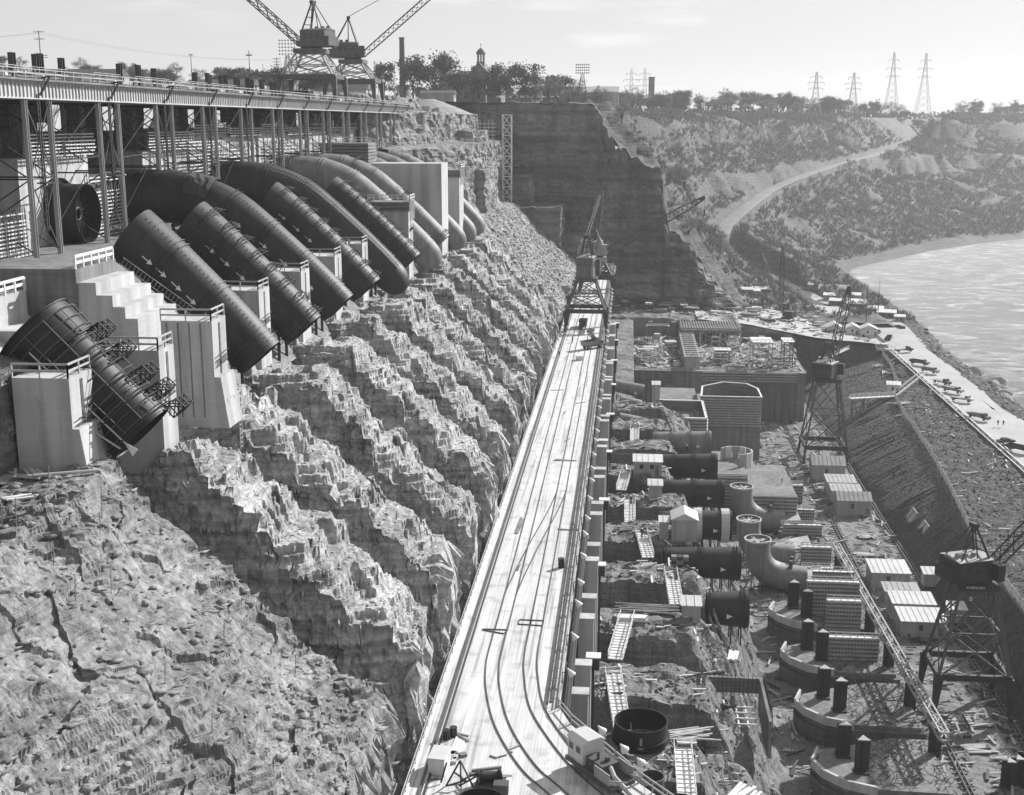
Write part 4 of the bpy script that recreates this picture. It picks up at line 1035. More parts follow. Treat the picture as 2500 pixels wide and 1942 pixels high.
for x in (-18.1, -12.2, -6.4):
    m = MB(); m.box(x-.3, x+.3, 61, 512, ZD-3.2, ZD-1.71); m.obj('main_beam', 'steel_mid', br)
for i in range(19):
    y = 92 + 22.5*i
    for x in (-17.4, -6.9):
        m = MB(); m.bar((x,y,3), (x,y,ZD-3.2), 1.0, 1.0); m.bar((x,y-.9,ZD-3.6), (x,y+.9,ZD-3.6), 1.4, .8); m.obj('support_column', 'concrete_dark', br)
m = MB(); m.box(-18.38, -18.2, 60, 512, ZD+.004, ZD+.22); m.box(-16.9, -16.75, 62, 512, ZD+.004, ZD+.2); m.obj('kerb', 'timber_pale', br)
m = MB(); m.box(-6.1, -5.95, 113, 512, ZD+.004, ZD+.26); m.obj('kerb', 'timber', br)
def ribbon(mb, pts, w, z0, z1):
    P = [Vector((x,y,0)) for x,y in pts]; L, Rr = [], []
    for i, p in enumerate(P):
        d = (P[min(i+1,len(P)-1)] - P[max(i-1,0)]).normalized(); nn = Vector((-d.y,d.x,0))*w/2; L.append(p+nn); Rr.append(p-nn)
    k = len(P); vs = []
    for a in (L, Rr):
        for z in (z0, z1): vs += [(p.x,p.y,z) for p in a]
    fs = []
    for i in range(k-1): fs += [(k+i,k+i+1,3*k+i+1,3*k+i), (i,i+1,k+i+1,k+i), (2*k+i+1,2*k+i,3*k+i,3*k+i+1)]
    mb.add(vs, fs)
def curve(pts, n=10):
    out = []; P = [pts[0]] + pts + [pts[-1]]
    for i in range(1, len(P)-2):
        for j in range(n):
            t = j/n; a,b,c,d = (np.array(P[i+q], float) for q in (-1,0,1,2))
            out.append(tuple(.5*((2*b)+(-a+c)*t+(2*a-5*b+4*c-d)*t*t+(-a+3*b-3*c+d)*t**3)))
    return out + [pts[-1]]
tr1 = [(-14.4,510),(-14.4,300),(-14.3,150),(-14.4,130.6),(-14.3,122),(-13.4,115),(-11.7,108),(-8.8,101),(-6,96.8),(-1,90),(5,82)]
tr2 = [(-10.4,510),(-10.4,300),(-10.4,150),(-10.4,134),(-10.4,125.4),(-10.0,120),(-8.9,113),(-6.9,107.3),(-4.1,101.4),(-.5,96),(5,89)]
for base, nm in ((tr1,'rail'), (tr2,'rail')):
    for off in (0, 1.43):
        pts = curve(base, 12); P = [Vector((x,y,0)) for x,y in pts]; o = []
        for i, p in enumerate(P):
            d = (P[min(i+1,len(P)-1)]-P[max(i-1,0)]).normalized(); o.append((p.x - d.y*off*(1), p.y + d.x*off) if False else (p.x + (-d.y)*(-off)*-1, p.y + d.x*off))
        m = MB(); ribbon(m, o, .09, ZD+.004, ZD+.13); m.obj('rail', 'rail', br)
for off in (0, 1.43):
    m = MB(); ribbon(m, curve([(-14.35+off,140),(-14.1+off,146),(-12.9+off,160),(-11.2+off,176),(-10.45+off,186),(-10.4+off,190)], 8), .08, ZD+.008, ZD+.12); m.obj('rail', 'rail', br)
for x in (-16.95-.25, -6.75):
    m = MB(); m.box(x-.07, x+.07, 70 if x < -10 else 114, 511, ZD+.004, ZD+.17); m.obj('crane_rail', 'rail', br)
m = MB(); m.box(-16.72, -16.6, 62, 511, ZD+.004, ZD+.3); m.obj('crane_beam', 'steel_dark', br)
m = MB(); m.box(-7.2, -7.08, 113.5, 511, ZD+.004, ZD+.34); m.obj('crane_beam', 'steel_dark', br)
m = MB(); railing(m, (-18.3,62,ZD), (-18.3,511,ZD), 1.1, 2.4, .1); m.obj('railing', 'timber', br)
m = MB(); railing(m, (-6.0,113,ZD), (-6.0,511,ZD), 1.1, 2.4, .1); railing(m, (-5.9,112.5,ZD), (-4.6,109.7,ZD), 1.1, 2.2, .1); railing(m, (-4.6,109.6,ZD), (1.9,99.4,ZD), 1.1, 2, .12); railing(m, (1.9,99.3,ZD), (13.8,84.2,ZD), 1.1, 2, .12); m.obj('railing', 'timber', br)
m = MB(); m.box(-5.7, -4.9, 112, 511, ZD-1.2, ZD-.7); m.tube((-5.2,112,ZD-.2), (-5.2,511,ZD-.2), .14, n=6); m.tube((-5.0,112,ZD-.5), (-5.0,511,ZD-.5), .1, n=6)
m.bar((-3.9,109.8,ZD-.5), (2.6,99.4,ZD-.5), .5, .4); m.obj('pipe_rack', 'steel_dark', br)
m = MB()
for i in range(13): m.obox((-4.4+.5*i, 109-.8*i, ZD-.3), (1.0,.18,.2), R(35))
m.obj('bracket', 'steel_dark', br)
def lamp_proto():
    t = thing('cone_lamp', 'nearest white cone lamp on the straight right railing of the bridge', 'lamp', (0,0,0), group='cone lamps along the bridge railing')
    m = MB(); m.tube((0,0,-.6), (0,0,1.1), .05, n=6); m.bar((0,0,1.0), (.7,0,1.2), .07); m.obj('bracket', 'steel_dark', t)
    m = MB(); m.tube((.6,0,1.35), (1.05,0,.75), .12, .42, 12, False); m.tube((.5,0,1.5), (.6,0,1.35), .1, .12, 8); m.obj('shade', 'white_paint', t); return t
lp = lamp_proto(); lp.location = (-5.9,118.5,ZD+.2)
for i in range(1, 44): dup(lp, (-5.9, 118.5 + 8.6*i + (i % 3)*.9, ZD+.2), (i % 5 - 2)*.25, ordw(i) + ' white cone lamp from the near end of the right bridge railing')
for i in range(16): dup(lp, (-18.4, 109 + 17.5*i, ZD+.2), PI + (i % 3 - 1)*.3, ordw(i) + ' white cone lamp from the near end of the left bridge railing')
for i, (x, y) in enumerate(((-2.3,106.2),(-.2,102.9),(1.3,100.6))): dup(lp, (x,y,ZD+.1), .6, 'white cone lamp on the curved railing near the locomotive, %s' % ('furthest from it','middle one','nearest to it')[i])
# concrete posts standing along the right edge of the bridge
for i in range(26):
    y = 118 + 10.0*i; m = MB(); m.box(-5.0, -3.2, y, y+1.5, 20, 36.9 - (i % 2)*1.4); m.box(-5.1, -3.1, y-.1, y+1.6, 36.9-(i % 2)*1.4, 37.15-(i % 2)*1.4)
    tag(m.obj('concrete_post', 'concrete'), ordw(i) + ' square concrete post from the near end of the bridge right edge', 'post', 'concrete posts beside the bridge')
    if i % 3 == 1:
        t = thing('switch_box', ordw(i//3) + ' white topped electrical box from the near end of the bridge right edge', 'box', (-3.0,y+3,34), group='electrical boxes beside the bridge'); m = MB(); m.box(-.7,.7,-.6,.6,0,1.5); m.obj('cabinet', 'steel_dark', t); m = MB(); m.box(-.85,.85,-.75,.75,1.5,1.65); m.obj('lid', 'white_paint', t); m = MB(); m.bar((0,0,-14),(0,0,0),.3); m.obj('leg','steel_dark',t)

# ------------------------------------------------------------------ things on the bridge
def crate_box(x, y, w, d, h, rz, label, mat='white_paint', z=ZD, cat='box'):
    t = thing('wooden_box', label, cat, (x,y,z+.02), rz); MB().box(-w/2,w/2,-d/2,d/2,0,h).obj('body', mat, t); MB().box(-w/2-.05,w/2+.05,-d/2-.05,d/2+.05,h,h+.08).obj('lid', 'shed_roof', t); return t
crate_box(-16.0, 100.0, 1.5, 2.4, 1.6, -.1, 'big white plywood box on the bridge beside the left walkway')
crate_box(-11.4, 297.5, 1.5, 1.5, 1.0, .2, 'small pale box alone on the bridge deck in front of the crane', 'timber_pale')
def drum(x, y, label, z=ZD, r=.35, h=.95, mat='paint_black'):
    t = thing('oil_drum', label, 'drum', (x,y,z+.01)); MB().tube((0,0,0),(0,0,h),r,n=16).obj('body', mat, t, smooth=False); m = MB(); m.band((0,0,h*.33),(0,0,1),r-.01,.05,.03,16); m.band((0,0,h*.66),(0,0,1),r-.01,.05,.03,16); m.band((0,0,h-.03),(0,0,1),r-.01,.05,.03,16); m.obj('rim', mat, t); return t
drum(-7.9,152.6,'lone black drum on the right half of the bridge deck', r=.42, h=1.3); drum(-16.2,105.6,'dark drum beside another near the white box on the bridge'); drum(-15.6,106.2,'second dark drum, set nearer the middle of the deck than its neighbour')
def planks(name, label, loc, rz, n, L, w=.28, th=.09, spread=.25, mat='timber', z=None, layers=1, seed=0, cat='lumber'):
    t = thing(name, label, cat, loc, rz); r_ = random.Random(seed+int(loc[1]*10))
    for l_ in range(layers):
        for i in range(n):
            m = MB(); a = r_.uniform(-spread,spread)*.35; m.obox((r_.uniform(-.2,.2)*L*spread, (i-n/2)*w*1.15 + r_.uniform(-.3,.3)*spread, th*(.55+l_*1.1) + (abs(a)*.2)), (L*r_.uniform(.75,1.0), w, th), a, ('Y', r_.uniform(-.02,.05)))
            m.obj('board', mat if r_.random() > .25 else 'timber_grey', t)
    return t
zd = ZD+.01
planks('lumber_pile', 'pair of long pale boards lying across the deck near the winch', (-11.4,99.4,zd), .03, 2, 4.2, .2, seed=1, mat='timber_pale'); planks('lumber_pile', 'dark beam lying across the deck above the pair of pale boards', (-11.8,100.4,zd), .35, 1, 3.0, .22, .2, 0, 'timber_grey')
planks('lumber_pile', 'short dark planks dropped near the two drums', (-14.9,106.3,zd), -.5, 3, 1.8, .2, spread=1.2, mat='timber_grey'); planks('lumber_pile', 'tall board laid lengthwise left of centre on the bridge', (-15.0,169,zd), 1.52, 2, 9, .3, .1, .05, 'timber_grey')
planks('lumber_pile', 'two thin boards across the deck right of the long board', (-7.6,168,zd), 0, 2, 3.4, .18, .08, .1, 'timber_grey'); planks('lumber_pile', 'stack of thin boards across the middle of the deck, furthest from the camera', (-10.2,205,zd), 0, 4, 4.2, .18, .08, .3, 'timber_grey')
planks('lumber_pile', 'narrow plank platform lying along the deck beside the two drums', (-15.1,104,zd), 1.5, 4, 5.4, .22, .1, .02, 'timber_pale')
for i, (x,y,a,L) in enumerate(((-9.6,104.5,.8,1.2),(-11.4,102.6,-.5,.8),(-10.6,102.8,.6,.9),(-9.9,103.6,.2,.4),(-16.0,98.2,.3,1.0),(-13.4,152,1.5,2.2),(-12.9,151.4,1.5,2.2),(-6.9,171,1.4,1.6),(-10.4,219,1.2,2.5),(-9.2,250,.7,2.5),(-14.8,262,.2,3),(-12.0,241,1.5,2.5))):
    o = MB().obox((0,0,.06),(L,.14,.1)).obj('loose_board','timber_grey'); o.location = (x,y,zd); o.rotation_euler = (0,0,a); tag(o,'small dark board lying loose on the bridge deck','board','loose boards on the bridge deck')
t = thing('rag_heap', 'low heap of rags and scrap on the deck below the planks', 'scrap', (-14.9,102,zd)); rr = random.Random(4)
for i in range(9): MB().obox((rr.uniform(-.8,.8),rr.uniform(-.8,.8),.15),(rr.uniform(.3,.7),rr.uniform(.3,.6),.28),rr.uniform(0,3)).obj('scrap', 'timber_grey' if i % 2 else 'tarp', t)
# winch and coil at the bottom edge
t = thing('winch', 'dark winch drum on a frame at the bottom edge of the bridge', 'winch', (-11.2,97.4,zd)); m = MB(); m.tube((-.9,0,.9),(.9,.4,.9),.45,n=16); m.obj('drum','steel_dark',t); m = MB(); m.tube((-1.0,-.05,.9),(-.85,.0,.9),.7,n=16); m.tube((.85,.38,.9),(1.0,.43,.9),.7,n=16); m.obj('flange','steel_dark',t); m = MB(); m.box(-1.2,1.4,-.7,.9,.02,.4); m.box(.5,1.8,-1.4,-.4,0,1.0); m.obj('base','steel_mid',t); m = MB(); m.bar((-2.6,-.6,.3),(-.6,-.2,1.4),.12); m.bar((-2.6,.3,.3),(-.6,.2,1.4),.12); m.obj('brace','steel_dark',t)
t = thing('steel_tank', 'rim of a round black tank cut by the bottom edge', 'tank', (-11.3,91.9,zd)); open_pipe([(0,0,0),(0,0,1),(0,0,1.9)],[2.1]*3,.1,32).obj('wall','pipe_black',t)
t = thing('derrick_frame', 'tangle of dark angle-iron frame left of the winch', 'frame', (-14.2,97.2,zd)); m = MB()
for a,b in (((-.8,0,0),(.4,.6,2.2)),((.6,-.4,0),(.4,.6,2.2)),((-.8,0,0),(.9,.8,.2)),((.4,.6,2.2),(1.9,-.9,.2)),((-.2,.4,1.2),(.7,-.1,.9)),((-1.3,.3,.1),(-.9,1.2,1.6))): m.bar(a,b,.12)
m.obj('frame','steel_dark',t)
# rail locomotive crane car at the lower right of the bridge
t = thing('rail_locomotive', 'small boxy work locomotive with pale cab on the curving track', 'locomotive', (-1.6,99.9,ZD+.13), R(-52))
MB().box(-3.4,3.4,-1.35,1.35,.55,.95).obj('frame','steel_mid',t); m = MB(); m.box(-3.2,-.9,-1.2,1.2,.95,2.9); m.obj('cab','paint_pale',t)
o = MB().add([(-3.3,-1.3,2.9),(-.8,-1.3,2.9),(-.8,1.3,2.9),(-3.3,1.3,2.9),(-3.3,-.7,3.25),(-.8,-.7,3.25),(-.8,.7,3.25),(-3.3,.7,3.25)],[(0,1,5,4),(1,2,6,5),(2,3,7,6),(3,0,4,7),(4,5,6,7),(3,2,1,0)]).obj('roof','paint_pale',t)
for y in (-1.21,1.21):
    for x in (-2.7,-1.6): MB().box(x-.3,x+.3,y-.02,y+.02,1.9,2.5).obj('window','glass',t)
MB().box(-3.22,-3.19,-.6,.6,1.9,2.5).obj('window','glass',t)
m = MB(); m.box(-.8,1.6,-.9,.9,.95,1.9); m.tube((.2,-.3,1.9),(.2,-.3,2.6),.14,n=8); m.tube((.9,.2,1.9),(.9,.2,2.3),.25,n=8); m.obj('engine','steel_mid',t)
for y in (-1.3,1.3): MB().box(1.0,3.2,y-.05,y+.05,.95,2.0).obj('side_panel','shed_wall',t)
m = MB(); m.bar((2.2,-1.2,1.0),(5.2,-1.0,2.2),.1); m.bar((2.2,1.2,1.0),(5.2,.6,2.2),.1); m.sweep([(1.6,0,1.6),(3.0,-.6,1.5),(4.4,-.4,.9),(5.6,-.3,.5)],.22,8); m.obj('chute','steel_light',t)
for x in (-2.3,-1.0,1.2,2.5):
    for y in (-.72,.72): m = MB(); m.tube((x,y-.07,.4),(x,y+.07,.4),.42,n=16); m.obj('wheel','steel_dark',t)

# ------------------------------------------------------------------ vehicles
def wheels(t, xs, y, r, w=.25, mat='rubber'):
    for x in xs:
        for s in (-1,1):
            o = MB().tube((x,s*y-w/2,r),(x,s*y+w/2,r),r,n=14).obj('wheel',mat,t); m = MB(); m.tube((x,s*(y+w/2),r),(x,s*(y+w/2+.02),r),r*.5,n=10); sub('hub', m, 'steel_light', o)
def profile(pts, w, inset=0):
    m = MB(); m.slab([(x,-w/2,z) for x,z in pts], (0,1,0), w); return m
def make_car(label, col):
    t = thing('parked_car', label, 'car', (0,0,0), group='cars and trucks at the riverside')
    o = profile([(-2.4,.3),(-2.45,.75),(-2.3,.9),(-1.2,.95),(-.2,.95),(.9,.92),(2.3,.82),(2.45,.6),(2.4,.3)],1.8).obj('body',col,t)
    profile([(-1.6,.95),(-1.15,1.42),(-.2,1.5),(.45,1.42),(.95,.93)],1.5).obj('cabin',col,t)
    for y in (-.76,.76): MB().slab([(-1.3,y,1.0),(-1.0,y,1.36),(.3,y,1.36),(.65,y,1.0)],(0,1,0),.02).obj('side_window','glass',t)
    MB().slab([(.5,-.62,1.4),(.5,.62,1.4),(.97,.66,.98),(.97,-.66,.98)],(.7,0,.7),.02).obj('windscreen','glass',t); MB().slab([(-1.22,-.62,1.4),(-1.22,.62,1.4),(-1.62,.66,1.0),(-1.62,-.66,1.0)],(-.7,0,.7),.02).obj('rear_window','glass',t)
    m = MB(); m.box(2.42,2.55,-.85,.85,.35,.5); m.box(-2.58,-2.44,-.85,.85,.35,.5); m.obj('bumper','steel_light',t)
    for y in (-.62,.62): MB().tube((2.4,y,.68),(2.47,y,.68),.11,n=8).obj('headlight','white_paint',t)
    wheels(t,(-1.45,1.45),.78,.34); return t
def make_truck(label, col, bed='stake', load=None):
    t = thing('work_truck', label, 'truck', (0,0,0), group='cars and trucks at the riverside')
    profile([(1.3,.6),(1.3,1.2),(1.35,1.95),(1.5,2.05),(2.3,2.05),(2.75,1.35),(3.7,1.25),(3.85,1.0),(3.85,.6)],1.8).obj('cab',col,t)
    for y in (-.91,.91): MB().slab([(1.5,y,1.35),(1.55,y,1.9),(2.25,y,1.9),(2.55,y,1.35)],(0,1,0),.015).obj('side_window','glass',t)
    MB().slab([(2.36,-.75,2.0),(2.36,.75,2.0),(2.76,.75,1.4),(2.76,-.75,1.4)],(.8,0,.5),.02).obj('windscreen','glass',t)
    m = MB(); m.box(-3.2,3.7,-.5,.5,.55,.75); m.obj('chassis','steel_dark',t)
    m = MB(); m.box(-3.4,1.2,-1.1,1.1,.9,1.05)
    if bed == 'stake':
        for y in (-1.08,1.08): m.box(-3.4,1.2,y-.04,y+.04,1.05,1.7)
        m.box(-3.4,-3.32,-1.1,1.1,1.05,1.7); m.box(1.12,1.2,-1.1,1.1,1.05,1.8)
    m.obj('bed',col if bed == 'stake' else 'timber_grey',t)
    if bed == 'dump': m = MB(); m.add([(-3.3,-1.0,1.06),(1.0,-1.0,1.06),(1.0,1.0,1.06),(-3.3,1.0,1.06),(-3.6,-1.2,2.1),(1.2,-1.2,2.3),(1.2,1.2,2.3),(-3.6,1.2,2.1)],[(3,2,1,0),(0,1,5,4),(1,2,6,5),(2,3,7,6),(3,0,4,7)]); m.box(1.1,2.4,-1.1,1.1,2.3,2.4); m.obj('dump_body',col,t)
    if load == 'lumber':
        for i in range(5): MB().box(-3.3,1.1,-1.0+i*.42,-.65+i*.42,1.06,1.5).obj('lumber_stack','timber_pale' if i % 2 else 'timber',t)
    if load == 'poles':
        for i in range(7): m = MB(); m.tube((-4.0+i*.1,-.9+i*.28,1.2+.1*(i % 3)),(1.0+.2*i,-.9+i*.3,1.4+.3*(i % 2)),.12,n=6); m.obj('pole','timber_grey',t)
    for y in (-.7,.7): MB().tube((3.84,y,1.0),(3.9,y,1.0),.13,n=8).obj('headlight','white_paint',t)
    wheels(t,(-2.3,2.6),.85,.46,.3); return t
PR = {}
def vehicle(kind, x, y, z, rz, label, **kw):
    key = (kind,) + tuple(sorted(kw.items()))
    if key not in PR:
        t = (make_car if kind == 'car' else make_truck)(label, **kw); PR[key] = t; index(t); t.location = (x,y,z); t.rotation_euler = (0,0,rz)
    else: t = dup(PR[key], (x,y,z), rz, label)
    return t
vehicle('truck', -12.4, 347, ZD+.02, R(-92), 'dark truck driving under the gantry crane on the white bridge', col='paint_black', bed='dump')
t = vehicle('truck', -8.4, 314, ZD+.02, R(40), 'pale dump truck with raised bed in front of the bridge crane', col='paint_grey', bed='dump')
m = MB(); m.box(-1.6,1.8,-1.2,1.2,0,.2); m.box(-1.6,-1.4,-1.2,1.2,0,1.2); m.box(1.6,1.8,-1.2,1.2,0,1.2); o = m.obj('raised_bed','paint_grey',t); o.rotation_euler = (0,R(50),0); o.location = (-.6,0,3.2)
V = 8.35
for a in (('truck',107.0,481.5,V,R(15),'dark flatbed truck parked where the guard rail begins', dict(col='paint_black', bed='flat')),
 ('truck',107.2,455.5,V,R(-40),'dark pickup between the flatbed and the junk-laden trailer on the riverside road', dict(col='paint_black', bed='stake')),
 ('truck',107.6,441,V,R(-55),'flatbed heaped with scrap beside the guard rail above the stairs', dict(col='paint_grey', bed='flat', load='poles')),
 ('truck',107.0,421,V,R(-60),'dark truck just below the top of the bank stairs', dict(col='paint_black', bed='flat')),
 ('truck',107.4,408,V,R(-50),'truck loaded with pale lumber bundles beside the guard rail', dict(col='paint_grey', bed='stake', load='lumber')),
 ('truck',106.8,394.5,V,R(-35),'pale empty flatbed next below the lumber truck', dict(col='paint_pale', bed='flat')),
 ('truck',105.6,370,V,R(-55),'dark truck piled with poles nearest the two walking men', dict(col='paint_black', bed='flat', load='poles')),
 ('truck',106.4,332.5,V,R(-45),'dark pickup by the bend of the guard rail, lowest on the road', dict(col='paint_black', bed='stake')),
 ('car',105.4,341.5,V,R(20),'small dark jeep-like car just above the lowest pickup', dict(col='paint_black')),
 ('truck',116.2,530.5,V,R(-75),'big dark dump truck rounding the river bend of the road', dict(col='paint_black', bed='dump')),
 ('car',113.6,545.5,V,R(-20),'pale rounded sedan beside the trailer huts at the river bend', dict(col='paint_pale')),
 ('car',100.2,574,V,R(-15),'sedan parked in front of the dark sheds', dict(col='paint_grey')),
 ('truck',103.6,517,V,R(60),'dark loader truck among the machines at the bank corner', dict(col='paint_black', bed='dump')),
 ('truck',106.6,507,V,R(70),'dark truck nearest the fence corner among the parked machines', dict(col='paint_black', bed='stake')),
 ('car',98.2,590,V,R(40),'pale car in the group before the long shed, nearest the crane boom', dict(col='paint_pale')),
 ('car',96.0,597,V,R(50),'dark car in the group before the long shed', dict(col='paint_black')),
 ('car',98.8,603,V,R(40),'grey car in the group before the long shed', dict(col='paint_grey')),
 ('car',94.4,612,V,R(35),'pale car at the back of the group before the long shed', dict(col='paint_pale')),
 ('car',92.6,628,V,R(20),'dark sedan below the lone white hut', dict(col='paint_black')),
 ('car',89.9,652,V+.6,R(20),'pale sedan beside the lone white hut', dict(col='paint_pale')),
 ('car',92.0,660,V+.8,R(25),'grey sedan furthest along the riverside row', dict(col='paint_grey'))):
    vehicle(a[0],a[1],a[2],a[3],a[4],a[5],**a[6])
for i in range(10): 
    x, y = 73 + (i % 4)*4.6 + (i//4)*1.8, 775 - (i//4)*13 + (i % 4)*1.0; z_ = float(zfar(np.array([[x]]), np.array([[y]]))[0,0])
    vehicle('car', x, y, z_+.25, R(80), 'small pale car in the rows parked inside the bend of the gravel road', col=('paint_pale','paint_grey')[i % 2])

# ------------------------------------------------------------------ sheds and huts
def shed(x, y, z, w, d, h, rz, label, roof='gable', wall='shed_wall', rmat='shed_roof', win=2, ridge='x', group=None, rise=None):
    t = thing('shed', label, 'shed', (x,y,z), rz, group); MB().box(-w/2,w/2,-d/2,d/2,-.6,h).obj('wall', wall, t); e = .3; rise = rise or min(w,d)*.28
    m = MB()
    if roof == 'gable':
        if ridge == 'x': P = [(-w/2-e,-d/2-e,h),(w/2+e,-d/2-e,h),(w/2+e,d/2+e,h),(-w/2-e,d/2+e,h),(-w/2-e,0,h+rise),(w/2+e,0,h+rise)]; F = [(0,1,5,4),(2,3,4,5),(0,4,3),(1,2,5),(3,2,1,0)]
        else: P = [(-w/2-e,-d/2-e,h),(w/2+e,-d/2-e,h),(w/2+e,d/2+e,h),(-w/2-e,d/2+e,h),(0,-d/2-e,h+rise),(0,d/2+e,h+rise)]; F = [(0,1,4),(1,2,5,4),(2,3,5),(3,0,4,5),(3,2,1,0)]
        m.add(P, F)
    else: m.add([(-w/2-e,-d/2-e,h),(w/2+e,-d/2-e,h),(w/2+e,d/2+e,h+.5),(-w/2-e,d/2+e,h+.5),(-w/2-e,-d/2-e,h+.15),(w/2+e,-d/2-e,h+.15),(w/2+e,d/2+e,h+.7),(-w/2-e,d/2+e,h+.7)],[(3,2,1,0),(4,5,6,7),(0,1,5,4),(1,2,6,5),(2,3,7,6),(3,0,4,7)])
    o = m.obj('roof', rmat, t); m = MB()
    for i in range(int(w/1.2)):
        xx = -w/2+.6+i*1.2
        if roof != 'gable': m.bar((xx,-d/2-e,h+.2),(xx,d/2+e,h+.74),.07)
        elif ridge == 'x': m.bar((xx,-d/2-e,h+.03),(xx,0,h+rise+.03),.07); m.bar((xx,d/2+e,h+.03),(xx,0,h+rise+.03),.07)
    if m.v: stuff(sub('seam', m, rmat, o))
    m = MB()
    for xx in (-w/2,w/2): m.box(xx-.08,xx+.08,-d/2-.05,-d/2+.05,-.6,h)
    m.box(-w/2+.09,w/2-.09,-d/2-.04,-d/2+.02,h-.22,h-.02); m.obj('trim','timber',t)
    for i in range(win):
        xx = -w/2 + w*(i+.7)/(win+.6); o = MB().box(xx-.4,xx+.4,-d/2-.03,-d/2+.01,h*.45,h*.8).obj('window','glass',t)
    if win: MB().box(w/2-1.3,w/2-.5,-d/2-.04,-d/2+.01,-.1,2.0 if h > 2.2 else h*.8).obj('door','timber_grey',t)
    return t
ZS = 24.6
for a in ((4.9,246,ZS,5.6,3.6,2.6,0,'pale long-roofed shed beside a pipe on the rock bench, its roof brilliant white','flat',2),
 (10.7,207,ZS,4.2,4.6,3.4,0,'big white gabled shed on the rock bench beside the wrapped pipe','gable',0),
 (7.2,206.2,ZS,1.4,1.6,2.6,0,'narrow hut attached beside the big white gabled shed','flat',0),
 (6.1,228.5,ZS,2.4,2.2,2.6,0,'small white box hut at the end of a bench pipe','flat',0),
 (10.2,170.2,ZS,2.5,2.2,2.0,0,'small hut at the bench edge beside the short standing pipe','flat',0),
 (1.9,289,20.6,6.5,4.5,2.6,0,'grey hut near the bridge beside the square form box','flat',1),
 (1.2,303,20,3.0,3,2.4,0,'little white hut uphill of the square form box','flat',0),
 (8.4,332,21,1.9,2,4,0,'tall narrow pale cabin by the far small pipes','flat',0)):
    shed(a[0],a[1],a[2],a[3],a[4],a[5],a[6],a[7],a[8],win=a[9],ridge='y' if 'big white' in a[7] else 'x')
for n, (x, y, w, d, h, lab) in enumerate(((60,238,8.6,6,3.2,'wide flat pale shed in the pit row, beside the near crane tower'),(60,246.5,8.4,5.4,3.4,'pale shed in the pit row, second from the near crane'),(58.8,264.5,8,7,3.6,'bright-roofed shed in the middle of the pit row, half in sun'),(59.5,254.5,7,4,2.6,'low dusty shed between the two brighter pit sheds'),(60,316,8.4,6,4,'gabled dusty shed under the embankment, lower of the far pit group'),(59.6,325,7.6,5,3.6,'dusty shed in the middle of the far pit group'),(59.5,333,7.5,6,3.8,'dusty shed next to the far crane, upper one of its group'),(58.4,349,9,7,4.4,'gabled dusty house directly under the far pit crane'))):
    shed(x,y,-4.9,w,d,h,0,lab,'gable' if n in (4,7) else 'flat',win=1,wall='shed_wall',rmat='shed_roof' if n in (0,1,2) else 'shed_wall')
for a in ((98.5,652,9.2,8.5,6,3.4,'lone white hut at the shore, furthest along the riverside'),(105.5,640,9,15,7,3.2,'long white gabled shed along the river edge'),(108.6,614,9,11,6,3.6,'white-roofed hut, right one of the river pair'),(100.8,613,9,9,6,3.4,'white-roofed hut, left one of the river pair'),(105,596,9,17,6,3,'long low dark shed in front of the river pair'),(107.6,585,9,9,5.5,3.4,'shed with a pale lean-to roof beside the dark shed'),(112.6,571,9,8,7,3.2,'dark hut with a pale roof midway along the river row'),(116.0,560,9,8,6,3.2,'dark open-sided hut near the river bend'),(119.6,549.5,9,4.4,3.6,2.8,'small white trailer hut by the river bend')):
    shed(a[0],a[1],a[2],a[3],a[4],a[5],R(-12),a[6],'gable' if 'gabled' in a[6] else 'flat',win=2,wall='steel_mid' if 'dark' in a[6] else 'shed_wall')
for a in ((85.3,512,6.4,8,'white gabled cabin at the pit edge, leftmost of the three'),(92.6,511.5,5,7,'white gabled cabin at the pit edge, middle of the three'),(98.4,508.6,7,6,'white flat-gabled cabin at the pit edge, right of the crane boom')):
    shed(a[0],a[1],10,a[2],a[3],3.0,R(-4),a[4],'gable',win=1,wall='white_paint',ridge='y')
shed(90.6,418.5,5.4,4.2,3.4,3,R(-10),'little white hut on the bank stairs landing','flat',win=1,wall='white_paint')
for a in ((42.5,557,17.6,8,5,2.8,0,'pale corrugated shed in the lumber yard'),(60.8,640,13,11,6,3.2,0,'white-roofed hut at the cliff foot, behind the other'),(59,612,14,7,5,3.4,0,'white-roofed hut at the cliff foot, in front of the other'),(64.5,601,13,8,5,3.6,0,'dark tank house in front of the cliff-foot huts'),(56.5,598,14,5,5,4,0,'round-topped dark hut left of the dark tank house')):
    zz = a[2]; shed(a[0],min(a[1],588) if a[1] > 590 and a[0] < 60 else a[1],zz,a[3],a[4],a[5],a[6],a[7],'flat',win=1,wall='steel_mid' if 'dark' in a[7] else 'shed_wall')

